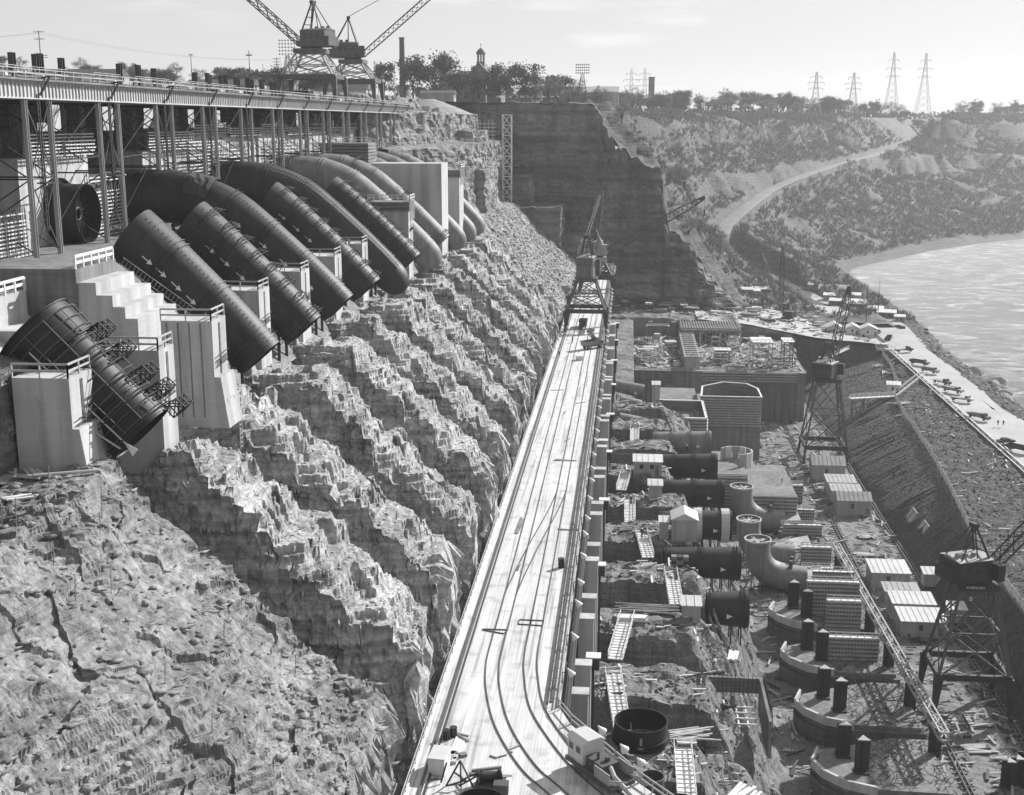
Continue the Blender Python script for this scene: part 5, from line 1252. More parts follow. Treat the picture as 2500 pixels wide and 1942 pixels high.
# ------------------------------------------------------------------ penstock lengths, walkways and clutter on the rock benches
def bench_pipe(k, x0, x1, label, wrap=False, r=2.85, mat='pipe_steel', z=22.6, dz=0):
    y = UY(k); t = thing('penstock_length', label, 'pipe', ((x0+x1)/2,y,z-r), group='penstock lengths laid on the rock benches', world=True)
    P = [(x0+(x1-x0)*i/6,y,z+dz*(1-i/6)) for i in range(7)]; open_pipe(P,[r*(1-.03*(6-i)) for i in range(7)],.1,40).obj('shell',mat,t,smooth=True)
    n = max(1,int((x1-x0)/4.5))
    for i in range(n+1):
        x = x0+.8+(x1-x0-1.6)*i/n
        for dx in (-.25,.25): m = MB(); m.band((x+dx,y,z),(1,0,0),r-.03,.12,.2,40); m.obj('stiffener_ring',mat,t)
    m = MB()
    for i in range(int((x1-x0)/1.5)): 
        for dy in (-1.6,1.6): m.bar((x0+.7+i*1.5,y+dy,z-r*.8),(x0+.7+i*1.5,y+dy,z-r-2.4),.2)
    stuff(m.obj('support','steel_dark',t))
    if wrap:
        for xa in (x1-6.2,x1-1.2):
            m = MB(); m.band((xa,y,z),(1,0,0),r+.05,1.5,.25,24); m.obj('wrap','tarp',t)
    a = MB(); a.slab([(x1-r*1.2,y-r-.04,z-.5),(x1-r*1.2+.9,y-r-.04,z-.1),(x1-r*1.2,y-r-.04,z+.3)],(0,-1,0),.03); a.obj('painted_arrow','white_paint',t)
    return t
bench_pipe(4,13.0,19.3,'short dark pipe length standing free at the end of the rock bench'); bench_pipe(5,7,19.8,'dark pipe length with a pile of boxes on its near side'); bench_pipe(6,6.5,19.9,'pipe length partly wrapped in pale sheeting beside the white gabled shed',wrap=True)
bench_pipe(7,3.5,20,'long dark pipe length, tapered at its left end, by the small white box hut'); bench_pipe(8,6.5,20,'pipe length with men walking on its top beside the white roofed shed'); bench_pipe(9,6.5,20,'pipe length running under the square form box',mat='elbow_steel')
for k, x0, x1, lab in ((11,-1.5,4,'small pale pipe stub near the bridge, lower of the far pair'),(12,-3,5,'small pale pipe stub near the bridge, upper of the far pair'),(10,-1.5,5,'bent pale pipe stub behind the grey hut')):
    bench_pipe(k,x0,x1,lab,r=2.0,mat='elbow_steel',z=21.5,dz=1.6)
t = thing('steel_ring', 'huge open black steel ring standing on the rock bench, lower right of the bridge', 'ring', (2.6,132,24.6)); open_pipe([(0,0,0),(0,0,1.3),(0,0,2.7)],[3.1]*3,.12,48).obj('shell','pipe_black',t)
for z in (.5,1.0): m = MB(); m.band((0,0,z),(0,0,1),3.07,.12,.3,48); m.obj('stiffener_ring','pipe_black',t)
a = MB(); a.slab([(-.15,-3.12,2.0),(.15,-3.12,2.0),(.15,-3.12,.9),(.45,-3.12,.9),(0,-3.12,.3),(-.45,-3.12,.9),(-.15,-3.12,.9)],(0,-1,0),.03); a.obj('painted_arrow','steel_light',t)
t = thing('steel_tub', 'round grey steel tub beside the locomotive at the bottom edge', 'tub', (3.8,121.2,24.4)); open_pipe([(0,0,0),(0,0,1),(0,0,2.0)],[1.25]*3,.08,32).obj('shell','steel_mid',t); m = MB(); m.band((0,0,1.9),(0,0,1),1.24,.15,.1,32); m.obj('rim','steel_mid',t)
t = thing('steel_tub', 'second round tub cut off by the bottom edge of the photo', 'tub', (6.6,116.4,24.4)); open_pipe([(0,0,0),(0,0,1),(0,0,2.0)],[1.5]*3,.08,32).obj('shell','pipe_black',t)
def walkway(p, q, w, label):
    t = thing('walkway', label, 'walkway', p, world=True, group='timber walkways between the rock benches'); p, q = Vector(p), Vector(q); d = (q-p).normalized(); u = Vector((d.y,-d.x,0)).normalized()*w/2; n = max(3,int((q-p).length/.9))
    m = MB(); m.slab([p-u,p+u,q+u,q-u],(0,0,1),.12); m.obj('floor','timber_pale',t)
    m = MB()
    for i in range(n+1): c = p+(q-p)*i/n; m.bar(c-u+Vector((0,0,.16)),c+u+Vector((0,0,.16)),.09)
    stuff(m.obj('cleat','timber_pale',t))
    for s in (-1,1): m = MB(); railing(m,p+u*s,q+u*s,1.1,1.6,.1); m.obj('hand_rail','timber_pale',t)
    return t
for i, (p, q) in enumerate((((.7,246.5,24.4),(-.4,233,24.4)),((1.3,226.5,24.4),(1.3,213,24.4)),((3.3,207,24.5),(4.3,194.5,24.5)),((7.8,188,24.5),(8.2,174.5,24.5)),((1.0,169,24.6),(-.6,154,24.6)),((-.9,150,24.5),(.5,134,24.4)),((7.4,131,24.6),(7.4,112,24.6)),((2.5,288,24),(2.3,272,24)))):
    walkway(p,q,2.0,'pale plank walkway with hand rails, ' + ('bridging the gap beside the white-roofed shed','between the small box hut and the gabled shed','running up from the gabled shed to the boxed pipe','nearest the short standing pipe','ending above the big shaded rock face','leading down to the great black ring','furthest down, cut by the bottom edge','uphill of the pipe under the form box')[i])
m = MB(); ladder(m,(2.5,150,24.5),(7.5,138,19),1.0,.6); tag(m.obj('timber_stair','timber'),'narrow dark stair slanting down behind the great black ring','stairs')
m = MB(); ladder(m,(13,172,24),(17.5,163,14),1.2,.6); railing(m,(13.6,172,24),(18,163,14),1.1,1.6); tag(m.obj('timber_stair','timber_grey'),'stair down the rock slope beside the short standing pipe','stairs')
m = MB(); ladder(m,(11,131,24),(16.5,117,12),1.2,.6); railing(m,(11.8,131,24),(17.2,117,12),1.1,1.6); tag(m.obj('timber_stair','timber_grey'),'stair down the rock slope at the bottom right of the benches','stairs')
for i, a in enumerate((((1.5,168.2),0.02,5,5,'neat bundle of pale pipes under the long timbers',.3,.3,'timber_pale',.05),((4.2,172.4),.02,9,9,'heap of long dark timbers across the bench by the small hut',.3,.2,'timber_grey',.5),((9.4,189.3),.05,5,4.5,'pale boards laid on the box pile beside the near pipe',.25,.12,'timber_pale',.4),((8.3,134.2),.2,12,5.5,'untidy pile of pale poles beside the great black ring',.2,.15,'timber',.9),((7.9,131.6),.1,4,2.4,'short bundle of cut boards below the pile of poles',.25,.25,'timber_pale',.1),((15.2,156),1.4,5,3.6,'stack of white boards at the foot of the shaded rock face',.3,.25,'timber_pale',.05),((3.4,190.5),.9,8,4,'scatter of pale timbers at the walkway end',.2,.15,'timber',1.0),((0.5,209),.4,7,3.5,'jumble of planks left of the gabled shed',.25,.15,'timber_grey',1.0),((13.5,121),1.0,8,5,'pale form boards stacked on the slope at the bottom right',.35,.2,'timber_pale',.3),((2.5,268),.6,8,4,'jumble of timbers by the far walkway',.25,.15,'timber_grey',1.0))):
    planks('lumber_pile',a[4],(a[0][0],a[0][1],24.6),a[1],a[2],a[3],a[5],a[6],a[8],a[7],seed=i,layers=2 if a[2] < 6 else 1)
t = thing('box_pile', 'dark pile of open boxes standing on the bench in front of a pipe', 'boxes', (9.4,190.5,24.5))
for i in range(3):
    for j in range(3): m = MB(); m.box(-1.4+j*.95,-.55+j*.95,-.6,.6,i*.7+.05,i*.7+.62); m.obj('box','steel_dark' if (i+j) % 2 else 'timber_grey',t)
# excavated pit with reinforcement beyond the ring
t = thing('formed_pit', 'square excavated pit with form walls and reinforcement beyond the black ring', 'pit', (12,153,18),world=True)
m = MB(); m.box(5,19.5,159.4,159.9,18,20.2); m.box(19.2,19.6,147,159.4,15,20.2); m.obj('form_wall','timber_grey',t); m = MB()
for i in range(24): m.bar((5.5+i*.58,159.2,17.6),(5.5+i*.58,159.2,21),.06)
for i in range(20): m.bar((19.7,147.4+i*.6,15),(19.7,147.4+i*.6,21),.06)
stuff(m.obj('rebar','rebar',t)); m = MB()
for i in range(3): m.bar((15.6+i*1.2,148,18.7),(15.6+i*1.2,154,18.7),.18)
for i in range(4): m.bar((15.3,148.5+i*1.6,18.9),(18.4,148.5+i*1.6,18.9),.15)
m.obj('form_frame','timber_pale',t)
# ------------------------------------------------------------------ powerhouse
FL = -4.9
t = thing('crane_track', 'pair of rails on ties for the pit cranes', 'track', (60,250,FL), world=True)
for x in (53.7, 66.6):
    for dx in (-.35,.35): MB().box(x+dx-.1,x+dx+.1,100,486,FL+.1,FL+.38).obj('rail','rail',t)
    m = MB()
    for i in range(250): m.box(x-1.1,x+1.1,100+i*1.54,100.35+i*1.54,FL-.2,FL+.1)
    stuff(m.obj('tie','timber_grey',t))
def hform(mb, x0, x1, y, z0, z1, lev=.9, out=.35):
    """walers and studs on a wall face looking toward -y"""
    z = z0+.4
    while z < z1: mb.box(x0,x1,y-out,y-.12,z,z+.14); mb.box(x0,x1,y-out,y-.12,z+.22,z+.36); z += lev
    n = int((x1-x0)/.55)
    for i in range(n+1): xx = x0+(x1-x0)*i/n; mb.box(xx-.05,xx+.05,y-.12,y,z0,z1+.2)
t = thing('form_box', 'square timber form box with waled sides and workers inside, beside the bridge', 'formwork', (15.7,343,FL), world=True)
MB().box(9.2,22.2,332.2,354,FL,12.6).obj('concrete_core','concrete_stained',t)
m = MB(); m.box(9,22.4,331.9,332.3,9,15.6); m.box(9,22.4,353.8,354.2,9,15.6); m.box(9,9.4,332.3,353.8,9,15.6); m.box(22.1,22.5,332.3,353.8,9,15.6); m.obj('wall_panel','form_panel',t)
m = MB(); hform(m,9,22.4,331.9,4,15.6); stuff(m.obj('waler','timber',t)); m = MB()
for z in np.arange(5,15.5,.9): m.box(22.55,22.9,332,354,z,z+.3)
for i in range(26): m.box(22.5,22.6,332+i*.84,332.15+i*.84,4,16)
stuff(m.obj('stud','timber_pale',t)); m = MB()
for a,b in (((9,332),(22.4,332)),((22.4,332),(22.4,354)),((9,354),(22.4,354)),((9,332),(9,354))): m.bar((a[0],a[1],15.7),(b[0],b[1],15.7),.7,.25)
m.obj('rim_plank','timber_pale',t)
t = thing('form_block', 'big waled concrete block with an angular open top, centre right', 'formwork', (31,366,FL), world=True)
HX = [(22.8,365.5),(40.8,365.5),(40.8,378),(38,385),(31,387),(24,380)]
MB().box(22.8,40.8,365.5,390,FL,10).obj('wall','concrete_stained',t); m = MB()
for (a,b) in zip(HX, HX[1:]+HX[:1]): m.bar((a[0],a[1],12.2),(b[0],b[1],12.2),.4,4.4)
m.obj('parapet','form_panel',t); m = MB(); hform(m,22.8,40.8,365.2,5.2,14.2,.8); stuff(m.obj('waler','timber',t)); m = MB()
for (a,b) in zip(HX, HX[1:]+HX[:1]): m.bar((a[0],a[1],14.6),(b[0],b[1],14.6),.5,.2)
m.obj('rim_plank','timber_pale',t); m = MB(); m.box(9.5,22,356,388,FL,12.2); m.obj('side_block','concrete_stained',t)
t = thing('form_block', 'lower waled block with curved pale form panels standing on it', 'formwork', (28,305,FL), world=True)
MB().box(21,31.5,306,330,FL,7).obj('wall','concrete_stained',t); m = MB(); hform(m,21,31.5,305.9,-3,7.4,.9); stuff(m.obj('waler','timber',t))
MB().box(31.6,43.5,301,330,FL,3.4).obj('base_slab','concrete_stained',t); m = MB(); hform(m,31.6,43.5,300.9,-4.4,3.6,.9); stuff(m.obj('waler','timber',t))
for i in range(9):
    a = R(-70+i*26); o = MB().obox((29.5+4.2*math.cos(a),319+4.2*math.sin(a),8.2),(1.7,.35,4.2),a+PI/2).obj('curved_panel','timber_pale' if i % 2 else 'shed_wall',t)
t = thing('powerhouse', 'unfinished concrete powerhouse floor with walls and decks at the far end', 'building', (28,417,FL), world=True)
MB().box(-5,61,417,488,FL,11.6).obj('substructure','concrete_stained',t); MB().box(-5.2,61.2,416.7,488,11.6,12.0).obj('floor_slab','slab',t)
MB().box(-2,20,488.3,489.6,12.0,17.9).obj('rear_wall','concrete_stained',t); MB().box(52,61,440,487,12,12.9).obj('raised_floor','slab',t)
for i in range(7): MB().box(44.5+i*2.2,45.1+i*2.2,416.2,416.7,-4,9).obj('wall_rib','concrete_dark',t)
for x in (-.5,9.5,18.5): MB().box(x-.9,x+.9,486.4,488.2,12,17.8).obj('pilaster','concrete_stained',t)
m = MB(); m.box(20.5,43.5,470,508,16.6,17.6); m.obj('upper_deck','concrete_stained',t); m = MB()
for i in range(22): m.box(21+i*1.03,21.5+i*1.03,471,507,17.6,18.0)
stuff(m.obj('deck_joist','timber_grey',t)); m = MB()
for x in (20.6,28.2,35.8,43.3):
    m.bar((x,470.4,12),(x,470.4,16.6),.8)
for a,b in ((22,27.5),(29,35),(36.5,42.5)):
    m.bar((a,470.8,12),(b,470.8,16.5),.25); m.bar((b,470.8,12),(a,470.8,16.5),.25)
    for q in range(5): m.bar((a+q*1.3,470.8,12),(a+q*1.3,470.8,16.5),.18)
m.obj('falsework','timber',t); m = MB(); railing(m,(20.5,470.1,18),(43.5,470.1,18),1.1,2); railing(m,(43.5,470.1,18),(43.5,507,18),1.1,2.5); m.obj('railing','timber_pale',t)
m = MB(); m.box(5,9,416.4,416.66,7.5,11); m.box(10,17,416.4,416.66,7.5,11); m.obj('opening_shade','concrete_dark',t)  # dark panels on the wall face stand in for shaded openings
m = MB(); hform(m,26,58,416.6,8.4,12,.9,.5); stuff(m.obj('waler','timber',t)); m = MB(); railing(m,(-5,416.9,12),(61,416.9,12),1.1,2.2,.1); m.obj('front_railing','timber',t)
for n,(x,y,w,d,h,lab) in enumerate(((47.3,432,6.5,10,8.5,'tall timber formwork tower on the right of the powerhouse floor'),(12,475,8,2,6,'slender concrete portal frame rising before the rear wall'),(34,435,5,5,4.5,'dark timber frame amid the powerhouse floor'),(56,430,3,8,9,'tall dark form tower at the right end of the powerhouse floor'))):
    t = thing('formwork_tower',lab,'formwork',(x,y,12.0)); mt = ('timber','concrete_stained','timber_grey','steel_mid')[n]; m = MB()
    for sx_ in (-1,1):
        for sy in (-1,1): m.bar((sx_*w/2,sy*d/2,0),(sx_*w/2,sy*d/2,h),.3 if n != 1 else .9)
    m.obj('post',mt,t); m = MB()
    for i in range(4 if n != 1 else 1):
        z = h*(i+1)/(4 if n != 1 else 1)
        for sy in (-1,1): m.bar((-w/2,sy*d/2,z-.1),(w/2,sy*d/2,z-.1),.3 if n != 1 else .9); m.bar((sy*w/2,-d/2,z-.1),(sy*w/2,d/2,z-.1),.25)
        if n != 1: m.bar((-w/2,-d/2,z-h/4),(w/2,-d/2,z),.15)
    m.obj('beam',mt,t); m = MB(); m.box(-w/2-.4,w/2+.4,-d/2-.4,d/2+.4,h,h+.15); railing(m,(-w/2-.4,-d/2-.4,h+.15),(w/2+.4,-d/2-.4,h+.15),1,1.5); m.obj('platform','timber_pale',t)
t = thing('form_trough','long open timber form trough with a bright end panel on the powerhouse floor','formwork',(22.8,448,12.0)); m = MB(); m.box(-2.6,-2.2,-28,30,0,4.2); m.box(2.2,2.6,-28,30,0,4.2); m.obj('side_panel','timber',t); MB().box(-2.2,2.2,-28.3,-28,0,4.6).obj('end_panel','shed_wall',t); m = MB()
for i in range(14): m.box(-2.9,2.9,-27+i*4.1,-26.6+i*4.1,4.2,4.5)
stuff(m.obj('cross_beam','timber_pale',t))
t = thing('scroll_pit','shallow round pit with workers around it on the powerhouse floor','pit',(8,432,12.0)); m = MB(); m.band((0,0,.25),(0,0,1),6.2,.5,.5,36); m.obj('rim','concrete',t); m = MB(); m.tube((0,0,.05),(0,0,.09),6.0,n=36); m.obj('floor','concrete_dark',t)
rs = random.Random(21)
def crate(x,y,z,w,d,h,rz,mat,label,group): o = MB().obox((0,0,h/2),(w,d,h)).obj('crate',mat); o.location=(x,y,z); o.rotation_euler=(0,0,rz); m = MB(); m.box(-w/2-.04,w/2+.04,-d/2-.04,d/2+.04,h,h+.08); sub('lid',m,'timber',o); return tag(o,label,'crate',group)
for i in range(34):
    x, y = rs.uniform(0,58), rs.uniform(419,484)
    if abs(x-22.8) < 4 or (x-8)**2+(y-432)**2 < 50: continue
    if i % 2: crate(x,y,12.02,rs.uniform(1,3),rs.uniform(1,2.6),rs.uniform(.8,2),rs.uniform(0,3),rs.choice(['timber_pale','timber','steel_mid','shed_wall']),'wooden crate standing among the workers on the powerhouse floor','crates on the powerhouse floor')
    else: tg = planks('lumber_pile','low pile of form lumber lying on the powerhouse floor',(x,y,12.02),rs.uniform(0,3),5,rs.uniform(3,6),.3,.2,.8,rs.choice(['timber_pale','timber']),seed=i); tg['group'] = 'lumber piles on the powerhouse floor'
for i in range(46):
    x, y = rs.uniform(-3,58), rs.uniform(503,552)
    if x > 20 and x < 44 and y < 509: continue
    z = float(zpit(np.array([[min(x,64)]]),np.array([[min(y,529)]]),False)[0,0])+.2 if x < 28 else float(np.interp(x,[28,45,75,101],[18.6,17.3,11.9,9.6]))+.1
    if y > 524 and x < 28: y = rs.uniform(503,520)
    tg = planks('lumber_pile','stack of lumber in the storage yard below the cut cliff',(x,y,z),rs.choice([0.05,.1,1.5,-.1]),5,rs.uniform(4,8),.5,.35,.12 if i % 3 else .7,rs.choice(['timber','timber_pale','timber_grey','steel_dark']),layers=rs.choice([1,2,3]),seed=i); tg['group'] = 'lumber stacks in the yard'
for i,(x,y,lab) in enumerate(((13.8,511,'dark open skip on the yard edge above the portal frame'),(8,520,'dark steel bin near the bridge end of the yard'),(27,520,'dark low container in the middle of the yard'),(57,478,'big dark stacked form panels at the right of the powerhouse deck'))):
    t = thing('steel_skip',lab,'skip',(x,y,18.2 if i < 3 else 12.9)); m = MB(); m.add([(-3,-1.3,0),(3,-1.3,0),(3,1.3,0),(-3,1.3,0),(-3.6,-1.5,2.4),(3.6,-1.5,2.4),(3.6,1.5,2.4),(-3.6,1.5,2.4)],[(3,2,1,0),(0,1,5,4),(1,2,6,5),(2,3,7,6),(3,0,4,7)]); m.obj('body','steel_dark',t); m = MB(); m.box(-3.7,3.7,-1.6,-1.45,2.3,2.45); m.box(-3.7,3.7,1.45,1.6,2.3,2.45); m.obj('rim','steel_mid',t)
# draft tube bases with steel columns
for k in range(4,8):
    y = UY(k); t = thing('draft_tube_foundation','curved concrete base with ' + ('tree-like shadows of the near crane on it, lowest in the pit','white top and two capped columns, second from the bottom','two dark columns at its tip, third from the bottom','pale tip under the timber cages, fourth from the bottom')[k-4],'foundation',(36,y,FL),world=True,group='draft tube bases')
    n = Vector((0,0,1)); poly = [(29.4,y-3.6),(30.6,y-6.8),(33.5,y-9.8),(38,y-11.4),(49.5,y-11.6),(49.5,y+6),(43,y+6.2),(36,y+3.2),(30.8,y+.4)]
    MB().prism(poly,FL,-1.2).obj('base','concrete_dark',t); ins = [(30.2,y-3.6),(31.2,y-6.3),(34,y-9.1),(38.1,y-10.6),(48.9,y-10.8),(48.9,y+5.4),(43.2,y+5.5),(36.4,y+2.5),(31.3,y-.1)]
    MB().prism(ins,-1.21,-.55).obj('floor','concrete_stained' if k > 4 else 'slab',t)
    m = MB()
    for a,b in ((8,0),(0,1),(1,2),(2,3)): pa,pb = poly[a],poly[b]; m.slab([(*pa,-1.2),(*pb,-1.2),(*pb,.2),(*pa,.2)],((33-pa[0]),(y-3-pa[1]),0),.5)
    m.obj('parapet','concrete',t); m = MB(); rs2 = random.Random(k)
    for i in range(70):
        f = i/70*3.999; a,b = poly[[0,1,2,3][int(f)]],poly[[1,2,3,4][int(f)]]; q = f % 1; px,py = a[0]+(b[0]-a[0])*q,a[1]+(b[1]-a[1])*q; m.bar((px,py-.05,-2.2),(px-.2,py-.9,-1.5),.06)
    for i in range(220): px,py = rs2.uniform(38,49),rs2.uniform(y-10,y+5); m.bar((px,py,-.6),(px+rs2.uniform(-1.5,1.5),py+rs2.uniform(-1.5,1.5),-.4+rs2.random()*.7),.07)
    stuff(m.obj('rebar','rebar',t))
    for j,(px,py) in enumerate(((34.6,y-1.0),(36.6,y-5.6))):
        m = MB(); m.bar((px,py,-.6),(px,py,4.9),1.15,.14); m.bar((px-.55,py,-.6),(px-.55,py,4.9),.14,1.1); m.bar((px+.55,py,-.6),(px+.55,py,4.9),.14,1.1); m.box(px-1.1,px+1.1,py-1,py+1,-.56,-.3); o = m.obj('steel_column','steel_dark',t)
        m = MB(); m.prism([(px-1.0,py-.8),(px+1.0,py-.8),(px+.1,py+.9)],4.92,5.08); sub('cap_plate',m,'steel_light',o)
def spider(mb, c, r, n=6):
    rs3 = random.Random(int(c[1]))
    for i in range(n): a = rs3.uniform(0,PI); b = a+PI+rs3.uniform(-.5,.5); mb.bar((c[0]+r*math.cos(a),c[1]+r*math.sin(a),c[2]),(c[0]+r*math.cos(b),c[1]+r*math.sin(b),c[2]),.13)
for k, lab in ((8,'large pale steel draft tube elbow nearest the camera, open ring upward'),(9,'middle draft tube elbow, half buried with loose timbers over its mouth'),(10,'far draft tube elbow with crossed struts in its mouth')):
    y = UY(k); t = thing('draft_tube_elbow',lab,'pipe',(29.5,y,FL),world=True,group='draft tube elbows'); dz = -2.0 if k == 9 else 0
    pts = [(29.4,y,6.6+dz),(29.4,y,4.5+dz),(29.6,y,2.6+dz),(30.3,y,.8+dz),(31.8,y,-.8+dz),(34,y,-1.7+dz),(37,y,-2.2+dz),(40,y,-2.4+dz)]
    open_pipe(pts,[2.75,2.75,2.8,2.9,3.0,3.0,2.9,2.8],.12,36).obj('shell','elbow_steel',t,smooth=True)
    m = MB(); m.band((29.4,y,6.5+dz),(0,0,1),2.7,.35,.2,36); m.obj('rim','shed_roof',t); m = MB(); spider(m,(29.4,y,6.2+dz),2.7,7); m.obj('strut','timber_pale',t)
    m = MB()
    for i in range(4): m.tube((36.5+i*.2,y-1.2+i*.9,.4),(36.6+i*.2,y-1.2+i*.9,2.2),.45,n=10) if i in (0,3) else None
    m.obj('stub','steel_mid',t)
    m = MB()
    for i in range(8): m.bar((26+rs.random()*3,y-3+i*.8,FL),(28+rs.random()*2,y-3+i*.8,1),.14)
    m.obj('shoring','timber_grey',t)
# timber cages and form walls over the bases, stepping away up the pit
nm = ['over the third curved base','behind the fourth curved base','beside the near draft elbow','above the near draft elbow','beside the middle draft elbow','before the far draft elbow','right of the far draft elbow','below the lower waled block']
ci = 0
for k in range(6,12):
    for q in range(2):
        if (k, q) in ((9,1),(11,0)): continue
        y = UY(k)-4+q*9+rs.uniform(-1.5,1.5); z0 = -1.2 if k < 8 else FL; x0,x1 = (37+q*1.5+rs.uniform(-2,2),47.5+rs.uniform(-2,1)) if k < 8 else (41.5+rs.uniform(-3,3),49.5+rs.uniform(-2,1)); hgt = (6.0 if k < 8 else 4.0)+q*.8+rs.uniform(-1.6,1.4)
        t = thing('form_wall','waled timber form wall ' + ('at the front of' if q == 0 else 'at the back of') + ' the bay ' + nm[k-6],'formwork',((x0+x1)/2,y,z0),world=True,group='form walls in the powerhouse bays')
        MB().box(x0,x1,y,y+.4,z0,z0+hgt).obj('panel','form_panel',t); m = MB(); hform(m,x0,x1,y,z0+.3,z0+hgt,.8); stuff(m.obj('waler','timber',t))
        m = MB(); railing(m,(x0,y+.2,z0+hgt),(x1,y+.2,z0+hgt),1.1,1.3); m.bar((x0,y+1.0,z0+hgt-.2),(x1,y+1.0,z0+hgt-.2),1.0,.12); m.obj('walkway','timber_pale',t)
        m = MB()
        for i in range(5): xx = x0+(x1-x0)*i/4; m.bar((xx,y+.4,z0+hgt*.8),(xx,y+3.2,z0),.14)
        m.obj('strut','timber_grey',t)
for k in range(7,12):
    y = UY(k)+1; t = thing('sloping_slab','sloping concrete slab strewn with boards ' + ('below the far crane','in the bay right of the far elbow','in the bay right of the middle elbow','in the bay right of the near elbow','behind the fourth curved base')[11-k],'slab',(40,y,FL),world=True)
    MB().slab([(31+(k % 2),y-1,-4.2),(44,y-3,-1.6),(44,y+5,-1.6),(32,y+5,-4.2)],(0,0,1),.5).obj('slab','concrete',t); m = MB(); 
    for i in range(14): a = (rs.uniform(33,42),y+rs.uniform(-1,4.5)); m.bar((a[0],a[1],-2.2),(a[0]+rs.uniform(1,3.5),a[1]+rs.uniform(-.6,.9),-1.3),.25,.12)
    stuff(m.obj('board','timber',t))
t = thing('lattice_gantry','long lattice truss on dark steel columns running beside the crane rail','gantry',(48.6,215,FL),world=True); m = MB(); m.lattice((46.8,262,4.2),(49.2,176,4.2),1.3,1.3,34,.16); m.obj('truss','steel_light',t)
for i in range(6): yy = 180+i*15.5; xx = 49.1-(yy-176)*.0279; m = MB(); m.bar((xx,yy,FL),(xx,yy,3.6),1.1,.2); m.bar((xx-.5,yy,FL),(xx-.5,yy,3.6),.2,1.0); m.bar((xx+.5,yy,FL),(xx+.5,yy,3.6),.2,1.0); m.obj('column','steel_dark',t)
for i,(x,y,lab) in enumerate(((61.5,178,'three dark capped columns standing together beyond the near crane'),(64.8,181,'dark capped column beside the group of three near the crane'))):
    t = thing('steel_column',lab,'column',(x,y,FL)); 
    for j in range(3 if i == 0 else 1): m = MB(); m.bar((j*1.6-1.6,(j % 2)*1.0,0),(j*1.6-1.6,(j % 2)*1.0,4.6),1.3,.16); m.bar((j*1.6-2.2,(j % 2)*1.0,0),(j*1.6-2.2,(j % 2)*1.0,4.6),.16,1.3); m.bar((j*1.6-1.0,(j % 2)*1.0,0),(j*1.6-1.0,(j % 2)*1.0,4.6),.16,1.3); m.obj('shaft','steel_dark',t); m = MB(); m.prism([(j*1.6-2.3,(j % 2)-.8),(j*1.6-.9,(j % 2)-.8),(j*1.6-1.6,(j % 2)+.8)],4.6,4.75); m.obj('cap_plate','steel_light',t)
fg = MB(); rs5 = random.Random(8)
for k in range(3,12):
    y0 = UY(k)+7
    for i in range(40): x = 28+i*.55; fg.bar((x,y0,FL),(x,y0,FL+1.6+rs5.random()*.8),.07)
    for z in (.5,1.1): fg.bar((28,y0,FL+z),(50,y0,FL+z),.06)
    for i in range(36): x,y = rs5.uniform(27,52),rs5.uniform(y0-8,y0+8); a = rs5.uniform(0,3); fg.bar((x,y,FL+.15),(x+2.2*math.cos(a),y+2.2*math.sin(a),FL+.2+rs5.random()*.4),.12,.16)
stuff(fg.obj('rebar_litter','timber_grey'))
for i,(x,y,w,d) in enumerate(((57,283,5,6),(58,200,4,7),(60,276,6,5),(63,186,6,3),(58.5,190,5,6),(60,296,5,7),(61,166,5,2))):
    tg = planks('lumber_pile',('board stack between the two shed groups in the pit','board stack under the near crane legs','scatter of boards above the bright-roofed pit shed','thin planks stacked before the dark capped columns','flat planks behind the near crane','board litter below the far pit sheds','grid of timbers at the bottom right corner')[i],(x,y,FL+.05),.1,7,w,.4,.25,.5,'timber',seed=i)
for i,(x,y,lab) in enumerate(((67.5,262,'small shack on stilts against the embankment'),(70,255,'leaning form panel against the embankment, lower'),(67.8,242,'little shack beside the leaning panels'),(71,290,'leaning form panel high against the embankment'),(70.5,300,'topmost leaning form panel against the embankment'))):
    if 'shack' in lab: shed(x,y,FL+1.6,3.4,3,2.2,0,lab,'flat',win=0)
    else: t = thing('leaning_formwork',lab,'formwork',(x,y,FL)); o = MB().obox((0,0,3),(.3,5,7),0,('Y',R(32))).obj('panel','timber',t); m = MB(); m.obox((-.3,0,3),(.15,.15,7),0,('Y',R(32))); m.obj('batten','timber_grey',t)

# ------------------------------------------------------------------ embankment fence, rail, stairs, bank clutter, boulders
def zb(x,y): return float(zbank(np.array([[x]]),np.array([[y]]))[0,0])
FX = curve([(75.3,200),(75.6,252),(82.4,321),(86,371),(87,390),(89,410),(94.4,438),(98,463),(99.4,487)],16)
t = thing('snow_fence','pale slatted fence winding along the crest of the embankment','fence',(86,371,5),world=True); m = MB(); acc = []
for (x0,y0),(x1,y1) in zip(FX[:-1],FX[1:]):
    L = math.hypot(x1-x0,y1-y0); n = max(1,int(L/.55))
    for i in range(n): acc.append((x0+(x1-x0)*i/n,y0+(y1-y0)*i/n))
zc = zbank(np.array([[a[0]+.6 for a in acc]]),np.array([[a[1] for a in acc]]))[0]
for i,((x,y),z) in enumerate(zip(acc,zc)):
    m.bar((x+.6,y,z-.2),(x+.6+rs.uniform(-.1,.1),y,z+1.9+rs.uniform(-.2,.2)),.34,.06)
    if i: m.bar((acc[i-1][0]+.6,acc[i-1][1],zc[i-1]+.9),(x+.6,y,z+.9),.06)
stuff(m.obj('slat','timber_pale',t)); m = MB()
for i in range(0,len(acc),9): m.bar((acc[i][0]+.6,acc[i][1],zc[i]-.3),(acc[i][0]+.6,acc[i][1],zc[i]+1.7),.14)
m.obj('post','timber_grey',t)
